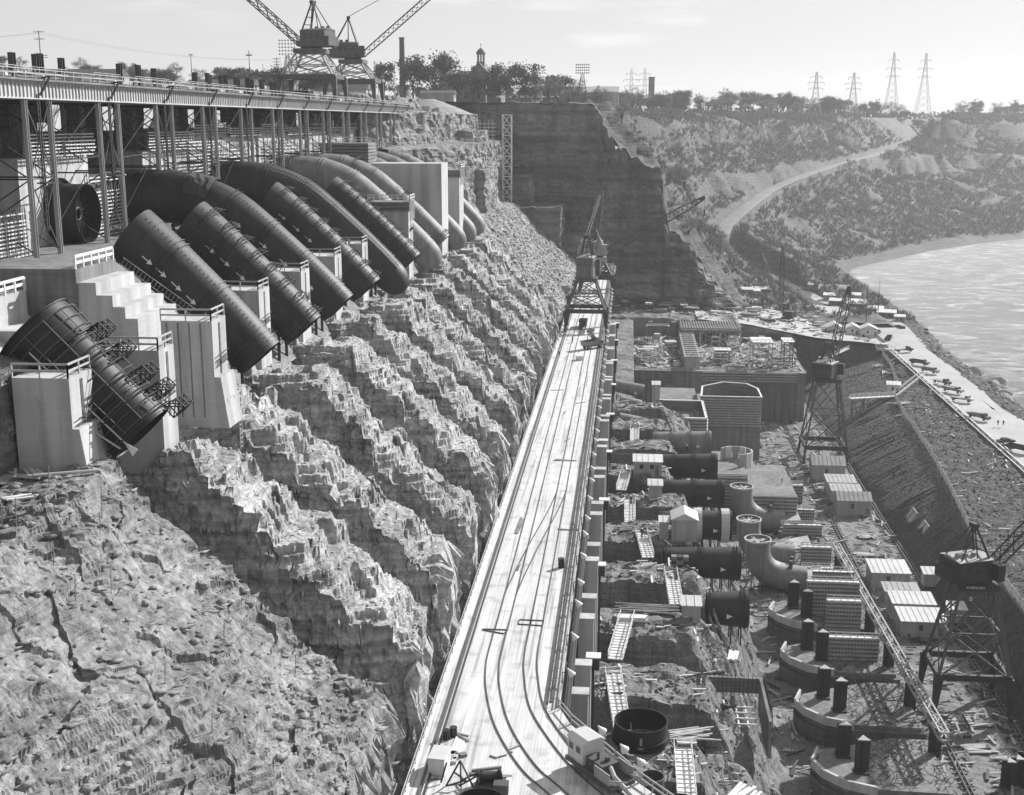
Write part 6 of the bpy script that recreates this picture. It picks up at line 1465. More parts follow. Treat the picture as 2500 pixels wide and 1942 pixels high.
t = thing('guard_rail','long timber guard rail along the inner edge of the haul road','guard rail',(103,400,7.8),world=True); m = MB(); m.bar((103.4,486,8.5),(102.6,300,8.5),.3,.35); m.bar((102.4,486,8.1),(101.6,300,8.1),.25,.25); m.obj('rail','timber_pale',t); m = MB()
for i in range(32): m.bar((103.3-.025*i,484-i*5.8,7),(103.3-.025*i,484-i*5.8,8.5),.3)
m.obj('post','timber_grey',t)
t = thing('bank_stairs','long timber stairs from the haul road down to a pier over the pit','stairs',(92,418,6),world=True); m = MB(); p,q = Vector((105,438.5,8.2)),Vector((90,412,5.6))
for i in range(40): c = p.lerp(q,i/39); m.obox(c+Vector((0,0,.15)),(.35,2.0,.12),R(-30))
m.obj('step','timber_pale',t); m = MB(); railing(m,p+Vector((-.9,.5,0)),q+Vector((-.9,.5,0)),1.1,1.5); railing(m,p+Vector((.9,-.5,0)),q+Vector((.9,-.5,0)),1.1,1.5); m.obj('hand_rail','timber_pale',t)
m = MB(); m.bar((90,412,5.7),(74,406,5.9),2.2,.3); railing(m,(90,411,5.8),(74,405,6),1.1,1.8); railing(m,(90,413,5.8),(74,407,6),1.1,1.8); m.obj('gangway','timber_pale',t); m = MB()
for x,y in ((75,405.5),(75,407),(79,407),(79,409)): m.bar((x,y,FL),(x,y,5.8),.35)
m.bar((75,405.5,FL),(79,407,5.8),.2); m.bar((79,407,FL),(75,405.5,5.8),.2); m.obj('trestle_leg','timber_grey',t)
t = thing('viewing_platform','railed timber platform with a canopy at the bank corner','platform',(101,490,8),world=True); MB().box(98,105,486,492,7.6,8.3).obj('floor','timber',t); m = MB(); railing(m,(98,486,8.3),(105,486,8.3),1.3,1.5); railing(m,(98,486,8.3),(98,492,8.3),1.3,1.5); m.obj('railing','timber_pale',t); MB().box(100,103,488,491,9.8,10).obj('canopy','tarp',t)
t = thing('scaffold_stair','spindly scaffold stair tower rising from the pit to the bank at the pit corner','scaffold',(75,470,FL),world=True); m = MB()
for x in (73,77):
    for y in (466,470): m.bar((x,y,FL),(x,y,8.5),.3)
for z in (-1,3,7): m.bar((73,466,z),(77,470,z+3),.2); m.box(72.8,77.2,466,470,z+1,z+1.15)
m.obj('frame','timber_grey',t); m = MB(); m.bar((77,468,8.3),(86,482,9.2),1.6,.2); railing(m,(77,467.5,8.4),(86.4,481.4,9.3),1.1,1.5); m.obj('gangway','timber_pale',t)
for i,(x,y,a,n,L) in enumerate(((96,470,.7,9,7),(97,450,.5,8,6),(90,400,.3,7,9),(86,385,.8,4,5),(95,456,1.1,6,6),(93,392,.2,3,6))):
    planks('lumber_pile',('timbers strewn down the bank under the guard rail, highest','long boards on the bank above the stairs','poles laid across the bank below the white hut','square frame of timbers lying on the bank','boards sliding down the bank beside the fence','few pale poles on the bare lower bank')[i],(x,y,zb(x,y)+.15),a,n,L,.3,.25,1.0,'timber_grey' if i % 2 else 'timber',seed=i+50)
def rock_mesh(seed, s=1.0):
    r_ = random.Random(seed); import bmesh; bm = bmesh.new(); bmesh.ops.create_icosphere(bm, subdivisions=2, radius=1.0)
    pl_ = [(Vector((r_.gauss(0,1),r_.gauss(0,1),r_.gauss(0,1))).normalized(), r_.uniform(.55,.85)) for _ in range(9)]
    for v in bm.verts:
        for nrm, d in pl_:
            k = v.co.dot(nrm)
            if k > d: v.co -= nrm*(k-d)
        v.co = Vector((v.co.x*1.25, v.co.y, v.co.z*.75))
    me = bpy.data.meshes.new('boulder'); bm.to_mesh(me); bm.free(); me.materials.append(M['rubble']); return me
RM = [rock_mesh(i) for i in range(6)]
def boulder(x,y,z,s,label,group,i=0):
    o = bpy.data.objects.new('boulder',RM[i % 6]); COL.objects.link(o); o.location=(x,y,z); o.scale=(s,s,s); o.rotation_euler=(rs.uniform(-.3,.3),rs.uniform(-.3,.3),rs.uniform(0,6)); return tag(o,label,'boulder',group)
for i,(x,y,s,lab) in enumerate(((131.9,473,3.2,'flat pale boulder alone by the water, highest of the big ones'),(134.5,454,3.4,'largest angular boulder at the water edge'),(132.6,449,2.6,'boulder resting against the largest one, left side'),(133.4,443,2.4,'dark boulder just below the largest one'),(131.5,435,2.9,'wide boulder near the lower end of the shore group'),(130.5,427,2.8,'lowest big boulder of the shore group'),(131,440,2.0,'small boulder wedged in the middle of the shore group'),(130.6,513,1.8,'small boulder at the shore above the flat pale one'))): boulder(x,y,2.2,s,lab,'boulders at the shore',i)
for i in range(90):
    y = rs.uniform(330,640); x = 125+rs.uniform(-2,7); boulder(x,y,zb(x,y)+.1,rs.uniform(.5,1.3),'riprap stone on the river bank beside the haul road','riprap stones along the river bank',i)
# boulders on the near slope
def zfg(x,y): return ztop(x) if x > -43 else 65.94
fgo = bpy.data.objects['foreground_slope']; deps = None
import mathutils
from mathutils.bvhtree import BVHTree
def bvh(o): me = o.data; return BVHTree.FromPolygons([v.co for v in me.vertices],[p.vertices for p in me.polygons])
BF = bvh(fgo)
def drop(x,y,B=None): h_ = (B or BF).ray_cast(Vector((x,y,200)),Vector((0,0,-1))); return h_[0].z if h_[0] else None
n = 0
for i in range(400):
    x,y = rs.uniform(-50,-20),rs.uniform(60,93); z = drop(x,y)
    if z is None: continue
    s = rs.uniform(.12,.32) if rs.random() < .9 else rs.uniform(.35,.7)
    boulder(x,y,z+.1*s,s,'loose angular stone lying on the near rock slope','loose stones on the near rock slope',i); n += 1
    if n >= 150: break
for i,(x,y,a,n_,L) in enumerate(((-47.5,88.5,.4,9,3.2),(-46.2,88.9,-.6,8,2.6),(-48.4,87.6,1.2,6,2.4))):
    planks('lumber_pile',('heap of broken lumber below the nearest pier','splintered boards at the right of the heap below the nearest pier','short boards at the left of the heap below the nearest pier')[i],(x,y,(drop(x,y) or 66)+.1),a,n_,L,.2,.1,1.6,'timber',seed=i+80,layers=2)
planks('lumber_pile','bundle of pale planks lying alone on the near slope',(-45.2,84.5,(drop(-45.2,84.5) or 66)+.15),.75,4,2.6,.22,.12,.1,'timber_pale',seed=99)
m = MB(); z0 = (drop(-44,89) or 66); m.tube((-45.5,87.6,z0+.5),(-41.6,90.6,(drop(-41.6,90.6) or 64)+.3),.14,n=8); tag(m.obj('pipe_length','steel_light'),'long thin pipe lying on the ledge beside the broken lumber','pipe')
m = MB(); m.sweep([(x,102.4+.3*math.sin(x),ztop(x)-6.1) for x in np.linspace(-42,-20,16)],.22,8); tag(m.obj('pipe_length','steel_light'),'straight pipe running down the nearest trench along the rock wall','pipe')
for i in range(12):
    x,y = rs.uniform(-46,-24),rs.uniform(66,92); z = drop(x,y)
    if z: m = MB(); m.bar((0,0,-.3),(.1,.05,rs.uniform(1.4,2.4)),.05); o = m.obj('survey_stake','timber_grey'); o.location=(x,y,z); tag(o,'thin stake standing upright on the near rock slope','stake','stakes on the near rock slope')
for i in range(7):
    y = UY(i if i else 0)+ (9.5 if i else -4.2); x = -42+rs.uniform(-1,1)
    m = MB(); 
    for j in range(8): m.bar((x-.2,y-2+j*.5,63.5),(x+.1,y-2+j*.5,65.6+rs.random()*.6),.28,.05)
    m.bar((x,y-2.2,64.9),(x,y+1.8,65.1),.1); tag(m.obj('plank_fence','timber'),'short broken plank fence at the head of a trench, ' + ('by the nearest pier','below the short hidden pier','under the tall grooved pier','under the widest pipe','under the hooped pipe','under the tarpaulin pipe','by the hooped slim pipe')[i],'fence')

# ------------------------------------------------------------------ people
def person_mesh(pose):
    w = .32*pose; V_ = [(0,0,.95),(0,0,1.2),(0,0,1.42),(0,0,1.52),(0,.02,1.68),(.1,0,.9),(.11,w*.5,.5),(.11,w*.3,.06),(.11,w*.3+.14,.03),(-.1,0,.9),(-.11,-w*.4,.5),(-.11,-w*.9,.08),(-.11,-w*.9+.14,.03),(.2,0,1.4),(.26,-w*.3,1.12),(.25,-w*.3+.12,.88),(-.2,0,1.4),(-.26,w*.3,1.12),(-.25,w*.3+.14,.88)]
    E_ = [(0,1),(1,2),(2,3),(3,4),(0,5),(5,6),(6,7),(7,8),(0,9),(9,10),(10,11),(11,12),(2,13),(13,14),(14,15),(2,16),(16,17),(17,18)]
    Rr = [.15,.15,.15,.06,.11,.1,.075,.05,.045,.1,.075,.05,.045,.07,.05,.04,.07,.05,.04]
    me = bpy.data.meshes.new('person'); me.from_pydata(V_,E_,[]); o = bpy.data.objects.new('tmp',me); COL.objects.link(o); md = o.modifiers.new('s','SKIN'); o.modifiers.new('d','SUBSURF').levels = 1
    for i,v in enumerate(me.skin_vertices[0].data): v.radius = (Rr[i],Rr[i]); v.use_root = (i == 0)
    dg = bpy.context.evaluated_depsgraph_get(); e = bpy.data.meshes.new_from_object(o.evaluated_get(dg)); bpy.data.objects.remove(o)
    return e
PM = [person_mesh(1.0),person_mesh(.15)]
hm_ = MB(); hm_.tube((0,.02,1.70),(0,.02,1.82),.15,.09,10); hm_.tube((0,.02,1.69),(0,.02,1.71),.2,n=12)
hat_me = hm_.data('hard_hat','white_paint')
for pm in PM: pm.materials.clear(); pm.materials.append(M['cloth_dark'])
PM2 = [pm.copy() for pm in PM]
for pm in PM2: pm.materials[0] = M['timber']
def person(x,y,z,rz,label,walk=0,pale=False,group=None):
    o = bpy.data.objects.new('person',(PM2 if pale else PM)[1-walk]); COL.objects.link(o); o.location=(x,y,z); o.rotation_euler=(0,0,rz); tag(o,label,'person',group); h_ = bpy.data.objects.new('hard_hat',hat_me); COL.objects.link(h_); h_.parent = o
person(109.0,362,V,R(150),'person in dark clothes walking down the haul road, left of the pair',1); person(110.4,361.6,V,R(165),'person in dark clothes walking down the haul road, right of the pair',1)
for i,(x,y) in enumerate(((5,438),(6.4,429),(8.2,428.4),(8.9,429.3),(10.4,430),(4.2,431),(12.5,431.5),(31,444),(36,428),(50,424),(27,422),(15,447))): person(x,y,12.05,i*1.3,'person in work clothes standing on the powerhouse floor',0,i % 3 == 0,'workers on the powerhouse floor')
for i,(x,y) in enumerate(((15.5,343),(20,347),(20.8,345.5),(20.6,338))): person(x,y,12.62,i*1.7,'person in work clothes inside the square form box',0,i % 2 == 0,'workers in the form box')
person(9.5,258.5,25.5,.4,'person walking on top of the penstock length, left of the pair',1); person(13.5,258.5,25.5,2.6,'person standing on top of the penstock length, right of the pair',0)
person(-14.2,322,ZD+.02,1,'person in dark clothes on the bridge deck left of the raised dump truck',0); person(-16.6,301,ZD+.02,2,'person crouched by the left edge of the bridge deck near the pale box',0); person(16.2,153,18.9,1,'person in pale clothes in the formed pit, left of two',0,True); person(18,152.5,18.9,2,'person in pale clothes in the formed pit, right of two',0,True)
person(3.4,204,24.7,.2,'person climbing the walkway above the gabled shed',1); person(1.5,223,24.7,.2,'person on the walkway beside the small box hut',1); person(41,312,3.5,1,'person standing on the slab beside the curved form panels',0)

# ------------------------------------------------------------------ loose debris nobody could count
def debris(name, mat, items):
    m = MB()
    for (x,y,z,L,w,th,a,tl) in items:
        dx,dy,dz = math.cos(a)*L/2,math.sin(a)*L/2,math.sin(tl)*L/2; m.bar((x-dx,y-dy,z+abs(dz)-dz),(x+dx,y+dy,z+abs(dz)+dz),w,th)
    return stuff(m.obj(name, mat))
def scatter(n, fx, seed, Lr, wr, tilt=.1):
    r_ = random.Random(seed); out = []
    while len(out) < n:
        p = fx(r_)
        if p: out.append((*p,r_.uniform(*Lr),r_.uniform(*wr),r_.uniform(.06,.25),r_.choice([0,0,1.57,r_.uniform(0,3.14)])+r_.uniform(-.3,.3),r_.uniform(0,tilt)))
    return out
def f_floor(r_): return (r_.uniform(25,66),r_.uniform(150,415),FL+.12)
def f_ph(r_): return (r_.uniform(-4,60),r_.uniform(418,486),12.1)
def f_yard(r_):
    x,y = r_.uniform(-4,99),r_.uniform(492,575); z = float(np.interp(x,[28,45,75,101],[18.6,17.3,11.9,9.6]))+.2
    return (x,y if x > 28 else min(y,515),z if x > 28 else 19.8)
debris('floor_debris','timber',scatter(900,f_floor,1,(.8,4),(.15,.5),.25)); debris('floor_litter','steel_dark',scatter(700,f_floor,2,(.8,4),(.15,.6),.25))
debris('slab_debris','timber_pale',scatter(420,f_ph,3,(.8,4.5),(.15,.5),.3)); debris('slab_litter','steel_dark',scatter(420,f_ph,4,(.8,4),(.2,.8),.4))
debris('yard_debris','timber_pale',scatter(260,f_yard,5,(1,5),(.2,.6),.15)); debris('yard_litter','steel_dark',scatter(420,f_yard,6,(1,5),(.2,.9),.2))
BP = bvh(bpy.data.objects['pit_ground'])
def f_bench(r_):
    x,y = r_.uniform(-3,15),r_.uniform(118,330); z = drop(x,y,BP); return (x,y,z+.08) if z and z > 16 else None
debris('bench_debris','timber_pale',scatter(380,f_bench,7,(.5,3),(.1,.35),.2)); debris('bench_litter','steel_dark',scatter(320,f_bench,8,(.5,2.5),(.1,.5),.3))
def f_bank(r_): x,y = r_.uniform(78,103),r_.uniform(240,480); return (x,y,zb(x,y)+.1) if x > np.interp(y,[240,252,321,371,390,410,438,463,500],[75,75,82,85.5,86.5,88.5,94,97.5,99])+1 else None
debris('bank_debris','timber_pale',scatter(90,f_bank,9,(.6,3),(.12,.3),.1))
# frames and hand rails standing about on the powerhouse slab and in the bays
for i in range(16):
    x,y = rs.uniform(0,58),rs.uniform(420,482)
    if abs(x-22.8) < 5: x += 9
    w,d,h = rs.uniform(2,6),rs.uniform(2,6),rs.uniform(2,5); t = thing('falsework_scaffold','timber falsework frame standing on the powerhouse floor','frame',(x,y,12.02),rs.choice([0,0,.1,1.57]),'falsework frames on the powerhouse floor'); m = MB()
    for sx_ in (-1,1):
        for sy in (-1,1): m.bar((sx_*w/2,sy*d/2,0),(sx_*w/2,sy*d/2,h),.22)
    m.obj('post','timber',t); m = MB()
    for f in (.5,1):
        for s_ in (-1,1): m.bar((-w/2,s_*d/2,h*f),(w/2,s_*d/2,h*f),.2); m.bar((s_*w/2,-d/2,h*f),(s_*w/2,d/2,h*f),.2)
    m.obj('beam','timber_pale',t)
    if i % 2: m = MB(); m.box(-w/2,w/2,-d/2,d/2,h+.1,h+.2); m.obj('platform','timber',t)
# angular stones covering the near slope and the rib tops
def stones(name, mat, pts, smin, smax, seed, shp=(1.3,1,.7), ang=None):
    r_ = np.random.default_rng(seed); n = len(pts); base = np.array([(1,0,0),(-1,0,0),(0,1,0),(0,-1,0),(0,0,1),(0,0,-1)],float)
    tri = np.array([(0,2,4),(2,1,4),(1,3,4),(3,0,4),(2,0,5),(1,2,5),(3,1,5),(0,3,5)]); s = r_.uniform(smin,smax,(n,1,1))*r_.uniform(.5,1.4,(n,6,1)); a = r_.uniform(0,6.28,n) if ang is None else r_.normal(ang,.35,n)
    V = base[None]*s*np.array(shp); c,si = np.cos(a)[:,None],np.sin(a)[:,None]; V = np.stack([V[...,0]*c-V[...,1]*si,V[...,0]*si+V[...,1]*c,V[...,2]],-1) + r_.normal(0,.12,(n,6,3))*smax + np.array(pts)[:,None]
    F = (tri[None]+6*np.arange(n)[:,None,None]).reshape(-1,3); me = bpy.data.meshes.new(name); V = V.reshape(-1,3); me.vertices.add(len(V)); me.vertices.foreach_set('co',V.reshape(-1).astype(np.float32)); me.loops.add(F.size); me.loops.foreach_set('vertex_index',F.reshape(-1).astype(np.int32)); me.polygons.add(len(F)); me.polygons.foreach_set('loop_start',np.arange(0,F.size,3,dtype=np.int32)); me.polygons.foreach_set('loop_total',np.full(len(F),3,np.int32)); me.materials.append(M[mat]); me.update(calc_edges=True); return stuff(link(name,me))
def grid_pts(names, n, seed, cond=None):
    r_ = np.random.default_rng(seed); P = []
    for o in names:
        co = np.zeros(len(o.data.vertices)*3,np.float32); o.data.vertices.foreach_get('co',co); co = co.reshape(-1,3); k = cond(co) if cond else np.ones(len(co),bool); co = co[k]; P.append(co[r_.integers(0,len(co),n)])
    return np.concatenate(P)
dn = lambda c: fbm(c[:,0],c[:,1],c[:,0]*0,4,3,900) > -.15
stones('stone_litter','shale',grid_pts([fgo],1500,1,lambda c: (c[:,2] > 38)&dn(c)),.05,.17,1,(1.8,.9,.5),R(57))
stones('stone_scatter','shale',grid_pts([fgo],800,2,lambda c: (c[:,2] > 38)),.18,.5,2,(2.0,.9,.45),R(57))
ribs_ = [o for o in bpy.data.objects if o.name.startswith('rock_slope')]
stones('rib_stone','rock',grid_pts(ribs_,350,3,lambda c: (c[:,2] > 36)),.1,.3,3)
stones('scree_stone','rock',grid_pts([bpy.data.objects['cliff_face']],5000,4,lambda c: (c[:,2] < 64)&(c[:,2] > 38)),.2,.7,4)
stones('bench_stone','bench_rock',grid_pts([bpy.data.objects['pit_ground']],6000,5,lambda c: (c[:,2] > 0)&(c[:,1] < 330)),.1,.4,5)
stones('bank_stone','earth_bank',grid_pts([bpy.data.objects['river_embankment']],9000,6,lambda c: (c[:,2] > .5)&(c[:,1] < 500)&((c[:,0] < 102)|(c[:,0] > 119))),.12,.4,6)
# ------------------------------------------------------------------ crawler cranes, poles, towers
def crawler(x,y,z,rz,el,L,label):
    t = thing('crawler_crane',label,'crane',(x,y,z),rz)
    for s in (-1,1): m = MB(); m.slab([(s*1.5-.4,-2.2,.3),(s*1.5-.4,-2.0,.9),(s*1.5-.4,2.0,.9),(s*1.5-.4,2.2,.3),(s*1.5-.4,1.8,.02),(s*1.5-.4,-1.8,.02)],(1,0,0),.8); m.obj('track','steel_dark',t)
    m = MB(); m.box(-1.7,1.7,-3.2,1.5,1.1,3.4); m.tube((0,0,.6),(0,0,1.1),1.0,n=16); m.obj('house','steel_dark',t); m = MB(); m.box(.5,1.75,1.5,2.6,1.1,3.3); m.obj('cab','steel_dark',t); MB().box(.7,1.6,2.6,2.63,2.1,3.1).obj('window','glass',t)
    b0 = Vector((0,1.7,1.3)); d = Vector((0,math.cos(el),math.sin(el))); m = MB(); m.lattice(b0,b0+d*L,.5,.5,int(L/1.4),.12,wm=1.5); m.obj('boom','steel_dark',t)
    m = MB(); m.bar((0,-1.5,3.4),(0,-.6,6.2),.2); m.tube((0,-.6,6.2),b0+d*L,.05,n=3); m.tube(b0+d*L,(b0+d*L)-Vector((0,0,L*.5)),.05,n=3); m.obj('cable','steel_mid',t); return t
crawler(67.6,523,14.0,R(52),R(64),28,'crawler crane on the pit edge with its boom leaning left'); crawler(69.5,556,12.8,R(10),R(84),27,'second crawler crane behind the first, with a near upright boom')
for i in range(14):
    x,y = 72+rs.uniform(-1,18),528+rs.uniform(-14,22); z = float(np.interp(x,[28,45,75,101],[18.6,17.3,11.9,9.6]))+.1
    tg = planks('lumber_pile','dark machine parts and timbers strewn beside the pit-edge cabins',(x,y,z),rs.uniform(0,3),6,rs.uniform(3,6),.5,.4,.8,rs.choice(['steel_dark','timber','steel_mid']),seed=i+200); tg['group'] = 'heaps beside the pit-edge cabins'
def upole(x,y,z,h,label,arms=((.93,2.2),),r=.16):
    t = thing('utility_pole',label,'pole',(x,y,z)); MB().tube((0,0,-1),(0,0,h),r,r*.6,8).obj('mast','bark',t)
    for f,w in arms:
        m = MB(); m.bar((-w/2,0,h*f),(w/2,0,h*f),.14,.18); o = m.obj('cross_arm','bark',t); m = MB()
        for i in range(4): m.tube((-w/2+w*i/3,0,h*f+.09),(-w/2+w*i/3,0,h*f+.4),.09,n=6)
        sub('insulator',m,'insulator',o)
    return t
upole(-202,420,103,22.6,'tall utility pole with two crossarms, far left against the sky',((.985,3.4),(.88,3.4),(.64,4.6),(.61,4.6)),.22); upole(-149,420,102,15.6,'thin utility pole with one short arm, right of the gabled roof',((.985,1.4),)); upole(-142,500,103,17.5,'utility pole with three arms left of the trestle cranes',((.97,3),(.9,3),(.84,2.4)),.2); upole(-133,450,103,12.6,'slanting utility pole with one arm left of the trestle cranes',((.7,3.4),),.14)
upole(112.2,560,9,17.5,'bare tall pole on the river edge between the huts',(),.22); upole(99.2,518,9,21,'bare tall pole beside the crane boom at the bank corner',(),.2); upole(-216,430,103,12,'short utility pole at the far left edge',((.9,1.6),)); upole(-113,560,106,12,'small utility pole left of the brick chimney',((.9,2.2),))
upole(-92,300,100,12,'thin pole on the dam crest with a transformer', ((.9,1.4),),.12)
def floodtower(x,y,z,h,label,w=6,rows=5,cols=7,base=6.5):
    t = thing('floodlight_tower',label,'tower',(x,y,z)); m = MB(); hh = h*.72; b = base/2
    for sx_,sy in ((-1,-1),(1,-1),(1,1),(-1,1)): m.bar((sx_*b,sy*b,0),(sx_*.6,sy*.6,hh),.22)
    m.obj('leg','steel_mid',t); m = MB(); N = 8
    for i in range(N):
        f0,f1 = i/N,(i+1)/N; r0,r1 = b+(.6-b)*f0,b+(.6-b)*f1; c = ((-1,-1),(1,-1),(1,1),(-1,1))
        for k in range(4): a,e = c[k],c[(k+1) % 4]; m.bar((a[0]*r0,a[1]*r0,hh*f0),(e[0]*r1,e[1]*r1,hh*f1),.1); m.bar((e[0]*r0,e[1]*r0,hh*f0),(a[0]*r1,a[1]*r1,hh*f1),.1); m.bar((a[0]*r1,a[1]*r1,hh*f1),(e[0]*r1,e[1]*r1,hh*f1),.12)
    m.obj('lattice','steel_mid',t); m = MB()
    for i in range(rows): z_ = hh+(h-hh)*(i+.4)/rows; m.bar((-w/2,0,z_),(w/2,0,z_),.13)
    for i in range(cols): x_ = -w/2+w*i/(cols-1); m.bar((x_,0,hh),(x_,0,h),.1)
    m.obj('lamp_frame','steel_mid',t)
    for i in range(rows):
        for j in range(cols): x_,z_ = -w/2+w*j/(cols-1),hh+(h-hh)*(i+.4)/rows; o = MB().tube((x_,-.15,z_),(x_,-.75,z_-.1),.16,.34,8).obj('floodlight','steel_dark',t)
    return t
floodtower(-165,600,106,28.5,'big floodlight tower behind the left trestle crane',7.5,5,6,8); floodtower(-24,622,105,18.4,'floodlight tower on the rim of the cut cliff',6.2,4,7,5)
def pylon(x,y,z,h,label,w=11):
    t = thing('power_pylon',label,'pylon',(x,y,z)); b = w/2; m = MB(); N = 9; c = ((-1,-1),(1,-1),(1,1),(-1,1)); rr_ = lambda f: b*(1-f)**1.5+.7
    for i in range(N):
        f0,f1 = i/N,(i+1)/N; r0,r1 = rr_(f0),rr_(f1)
        for k in range(4): a,e = c[k],c[(k+1) % 4]; m.bar((a[0]*r0,a[1]*r0,h*f0),(a[0]*r1,a[1]*r1,h*f1),.3); m.bar((a[0]*r0,a[1]*r0,h*f0),(e[0]*r1,e[1]*r1,h*f1),.16); m.bar((e[0]*r0,e[1]*r0,h*f0),(a[0]*r1,a[1]*r1,h*f1),.16)
    m.obj('tower','steel_light',t)
    for f,ww in ((.62,14),(.75,16),(.88,11)):
        m = MB(); m.bar((-ww/2,0,h*f),(0,0,h*f+1.4),.24); m.bar((ww/2,0,h*f),(0,0,h*f+1.4),.24); m.bar((-ww/2,0,h*f),(ww/2,0,h*f),.22); o = m.obj('cross_arm','steel_light',t); m = MB()
        for s in (-1,1): m.tube((s*ww/2,0,h*f),(s*ww/2,0,h*f-2.2),.18,n=6)
        sub('insulator',m,'steel_mid',o)
pylon(300,1500,103,71,'tall power pylon, left of the two big ones on the skyline',16); pylon(336,1500,103,70,'tall power pylon, right of the two big ones on the skyline',16); pylon(185,1300,102,43,'mid-size power pylon behind the row of dense trees'); pylon(222,1300,102,42,'mid-size power pylon between the tree row and the two big ones'); pylon(-.4,1300,103,46,'slim lattice mast, left of the pair by the small chimney',7); pylon(13.4,1300,103,46,'slim lattice mast, right of the pair by the small chimney',7)
def wires(pts, sag, r=.035): 
    m = MB(); P = []
    for a,b in zip(pts[:-1],pts[1:]):
        for i in range(12): f = i/12; p = Vector(a).lerp(Vector(b),f); p.z -= sag*4*f*(1-f); P.append(p)
    m.sweep(P+[Vector(pts[-1])],r,3,up=(0,0,1)); return m
for i,dx in enumerate((-1.6,1.6)): tag(wires([(-250+dx,380,124),(-202+dx,420,125),(-142+dx,500,119.5)],2.5).obj('power_line','steel_mid'),'overhead wire running between the utility poles behind the dam','wire','overhead wires')
# ------------------------------------------------------------------ hilltop church, chimney and other skyline buildings
t = thing('stone_church','dark stone hilltop church with gables, a turret and a domed cupola','church',(-86,700,106),world=True)
B = MB(); B.box(-104,-72,700,722,103,118); o = B.obj('wall','stone_far',t)
m = MB(); m.add([(-105,699,118),(-71,699,118),(-71,723,118),(-105,723,118),(-97,711,123.5),(-79,711,123.5)],[(0,1,5,4),(1,2,5),(2,3,4,5),(3,0,4),(3,2,1,0)]); m.obj('roof','roof_dark',t)
m = MB(); m.box(-94,-79,686,700,103,116); m.slab([(-94,685.9,116),(-79,685.9,116),(-86.5,685.9,121.5)],(0,1,0),14); m.obj('gable_wing','stone_far',t); m = MB(); m.slab([(-94.8,685,115.6),(-86.5,685,122),(-86.5,685,122.6),(-95.2,685,116)],(0,1,0),16); m.slab([(-78.2,685,115.6),(-86.5,685,122),(-86.5,685,122.6),(-77.8,685,116)],(0,1,0),16); m.obj('gable_roof','roof_dark',t)
m = MB(); m.slab([(-92,697,118),(-76,697,118),(-84,697,126.2)],(0,1,0),20); m.obj('upper_gable','stone_far',t); m = MB(); m.slab([(-92.5,696,118),(-84,696,126.6),(-84,696,127.2),(-93,696,118.3)],(0,1,0),22); m.slab([(-75.5,696,118),(-84,696,126.6),(-84,696,127.2),(-75,696,118.3)],(0,1,0),22); m.obj('roof','roof_dark',t)
for x,z in ((-90,110),(-86.5,112),(-83,110)): m = MB(); m.box(x-.7,x+.7,685.8,685.95,z-2,z+1.4); m.obj('window','glass',t)
cu = MB(); cu.box(-86.5,-82,706,710.5,125.5,128.3); c_ = cu.obj('cupola','stone_far',t); m = MB()
for i in range(8): a = 2*PI*i/8; m.tube((-84.25+1.9*math.cos(a),708.2+1.9*math.sin(a),128.3),(-84.25+1.9*math.cos(a),708.2+1.9*math.sin(a),132.3),.28,n=6)
sub('column',m,'stone_far',c_); m = MB(); m.sweep([(-84.25,708.2,132.3+h_) for h_ in (0,.3,.9,1.8,2.6,3.2,3.5)],[2.7,2.7,2.6,2.2,1.5,.7,.15],18,up=(0,1,0)); sub('dome',m,'steel_mid',c_); m = MB(); m.bar((-84.25,708.2,135.6),(-84.25,708.2,138.4),.2); m.bar((-84.9,708.2,137.5),(-83.6,708.2,137.5),.18); sub('cross',m,'steel_dark',c_)
m = MB(); m.tube((-104.5,702,103),(-104.5,702,123.5),2.6,n=10); m.obj('turret','stone_far',t); m = MB(); m.tube((-104.5,702,123.5),(-104.5,702,130.6),3.2,.05,10); m.obj('turret_roof','roof_dark',t)
t = thing('brick_chimney','tall dark brick chimney left of the church trees','chimney',(-116.5,640,104)); MB().tube((0,0,0),(0,0,33.2),1.75,1.25,20).obj('stack','brick_far',t); m = MB(); m.band((0,0,32.7),(0,0,1),1.25,.9,.2,20); m.band((0,0,29.5),(0,0,1),1.3,.4,.12,20); m.obj('rim','brick_far',t)
t = thing('brick_chimney','short square chimney on the right skyline beside the lattice masts','chimney',(20.3,1300,104)); MB().box(-3,3,-3,3,0,36).obj('stack','brick_far',t); MB().box(-3.3,3.3,-3.3,3.3,35,36.4).obj('rim','brick_far',t)
def farshed(x,y,z,w,d,h,rise,label,rm='roof_dark'):
    t = thing('long_shed',label,'shed',(x,y,z)); MB().box(-w/2,w/2,-d/2,d/2,-8,h).obj('wall','shed_wall',t); m = MB(); m.add([(-w/2-.5,-d/2-.5,h),(w/2+.5,-d/2-.5,h),(w/2+.5,d/2+.5,h),(-w/2-.5,d/2+.5,h),(-w/2-.5,0,h+rise),(w/2+.5,0,h+rise)],[(0,1,5,4),(2,3,4,5),(0,4,3),(1,2,5),(3,2,1,0)]); m.obj('roof',rm,t); MB().box(w/2,w/2+.06,-1,1,h-2,h).obj('window','glass',t); return t
farshed(-214,480,103,32,12,9.5,3,'long dark-roofed shed with a small gable window, behind the dam posts'); farshed(-120,520,104,22,10,4.5,3,'dark barn roof under the left trestle crane'); farshed(-26,900,103,34,12,13,4,'pale-roofed far building behind the rim floodlight tower','shed_roof'); farshed(-158,480,103,26,10,6,2.4,'low roof among the bushes right of the lone pole'); farshed(-92,600,105,16,8,3.5,1.6,'low dark garden wall shed beside the brick chimney')
m = MB(); m.tube((-76,470,98),(-76,470,100.6),17,11,26,False); m.tube((-76,470,100.6),(-76,470,103.6),11,2.5,26); structure(m.obj('gravel_mound','rubble')); 
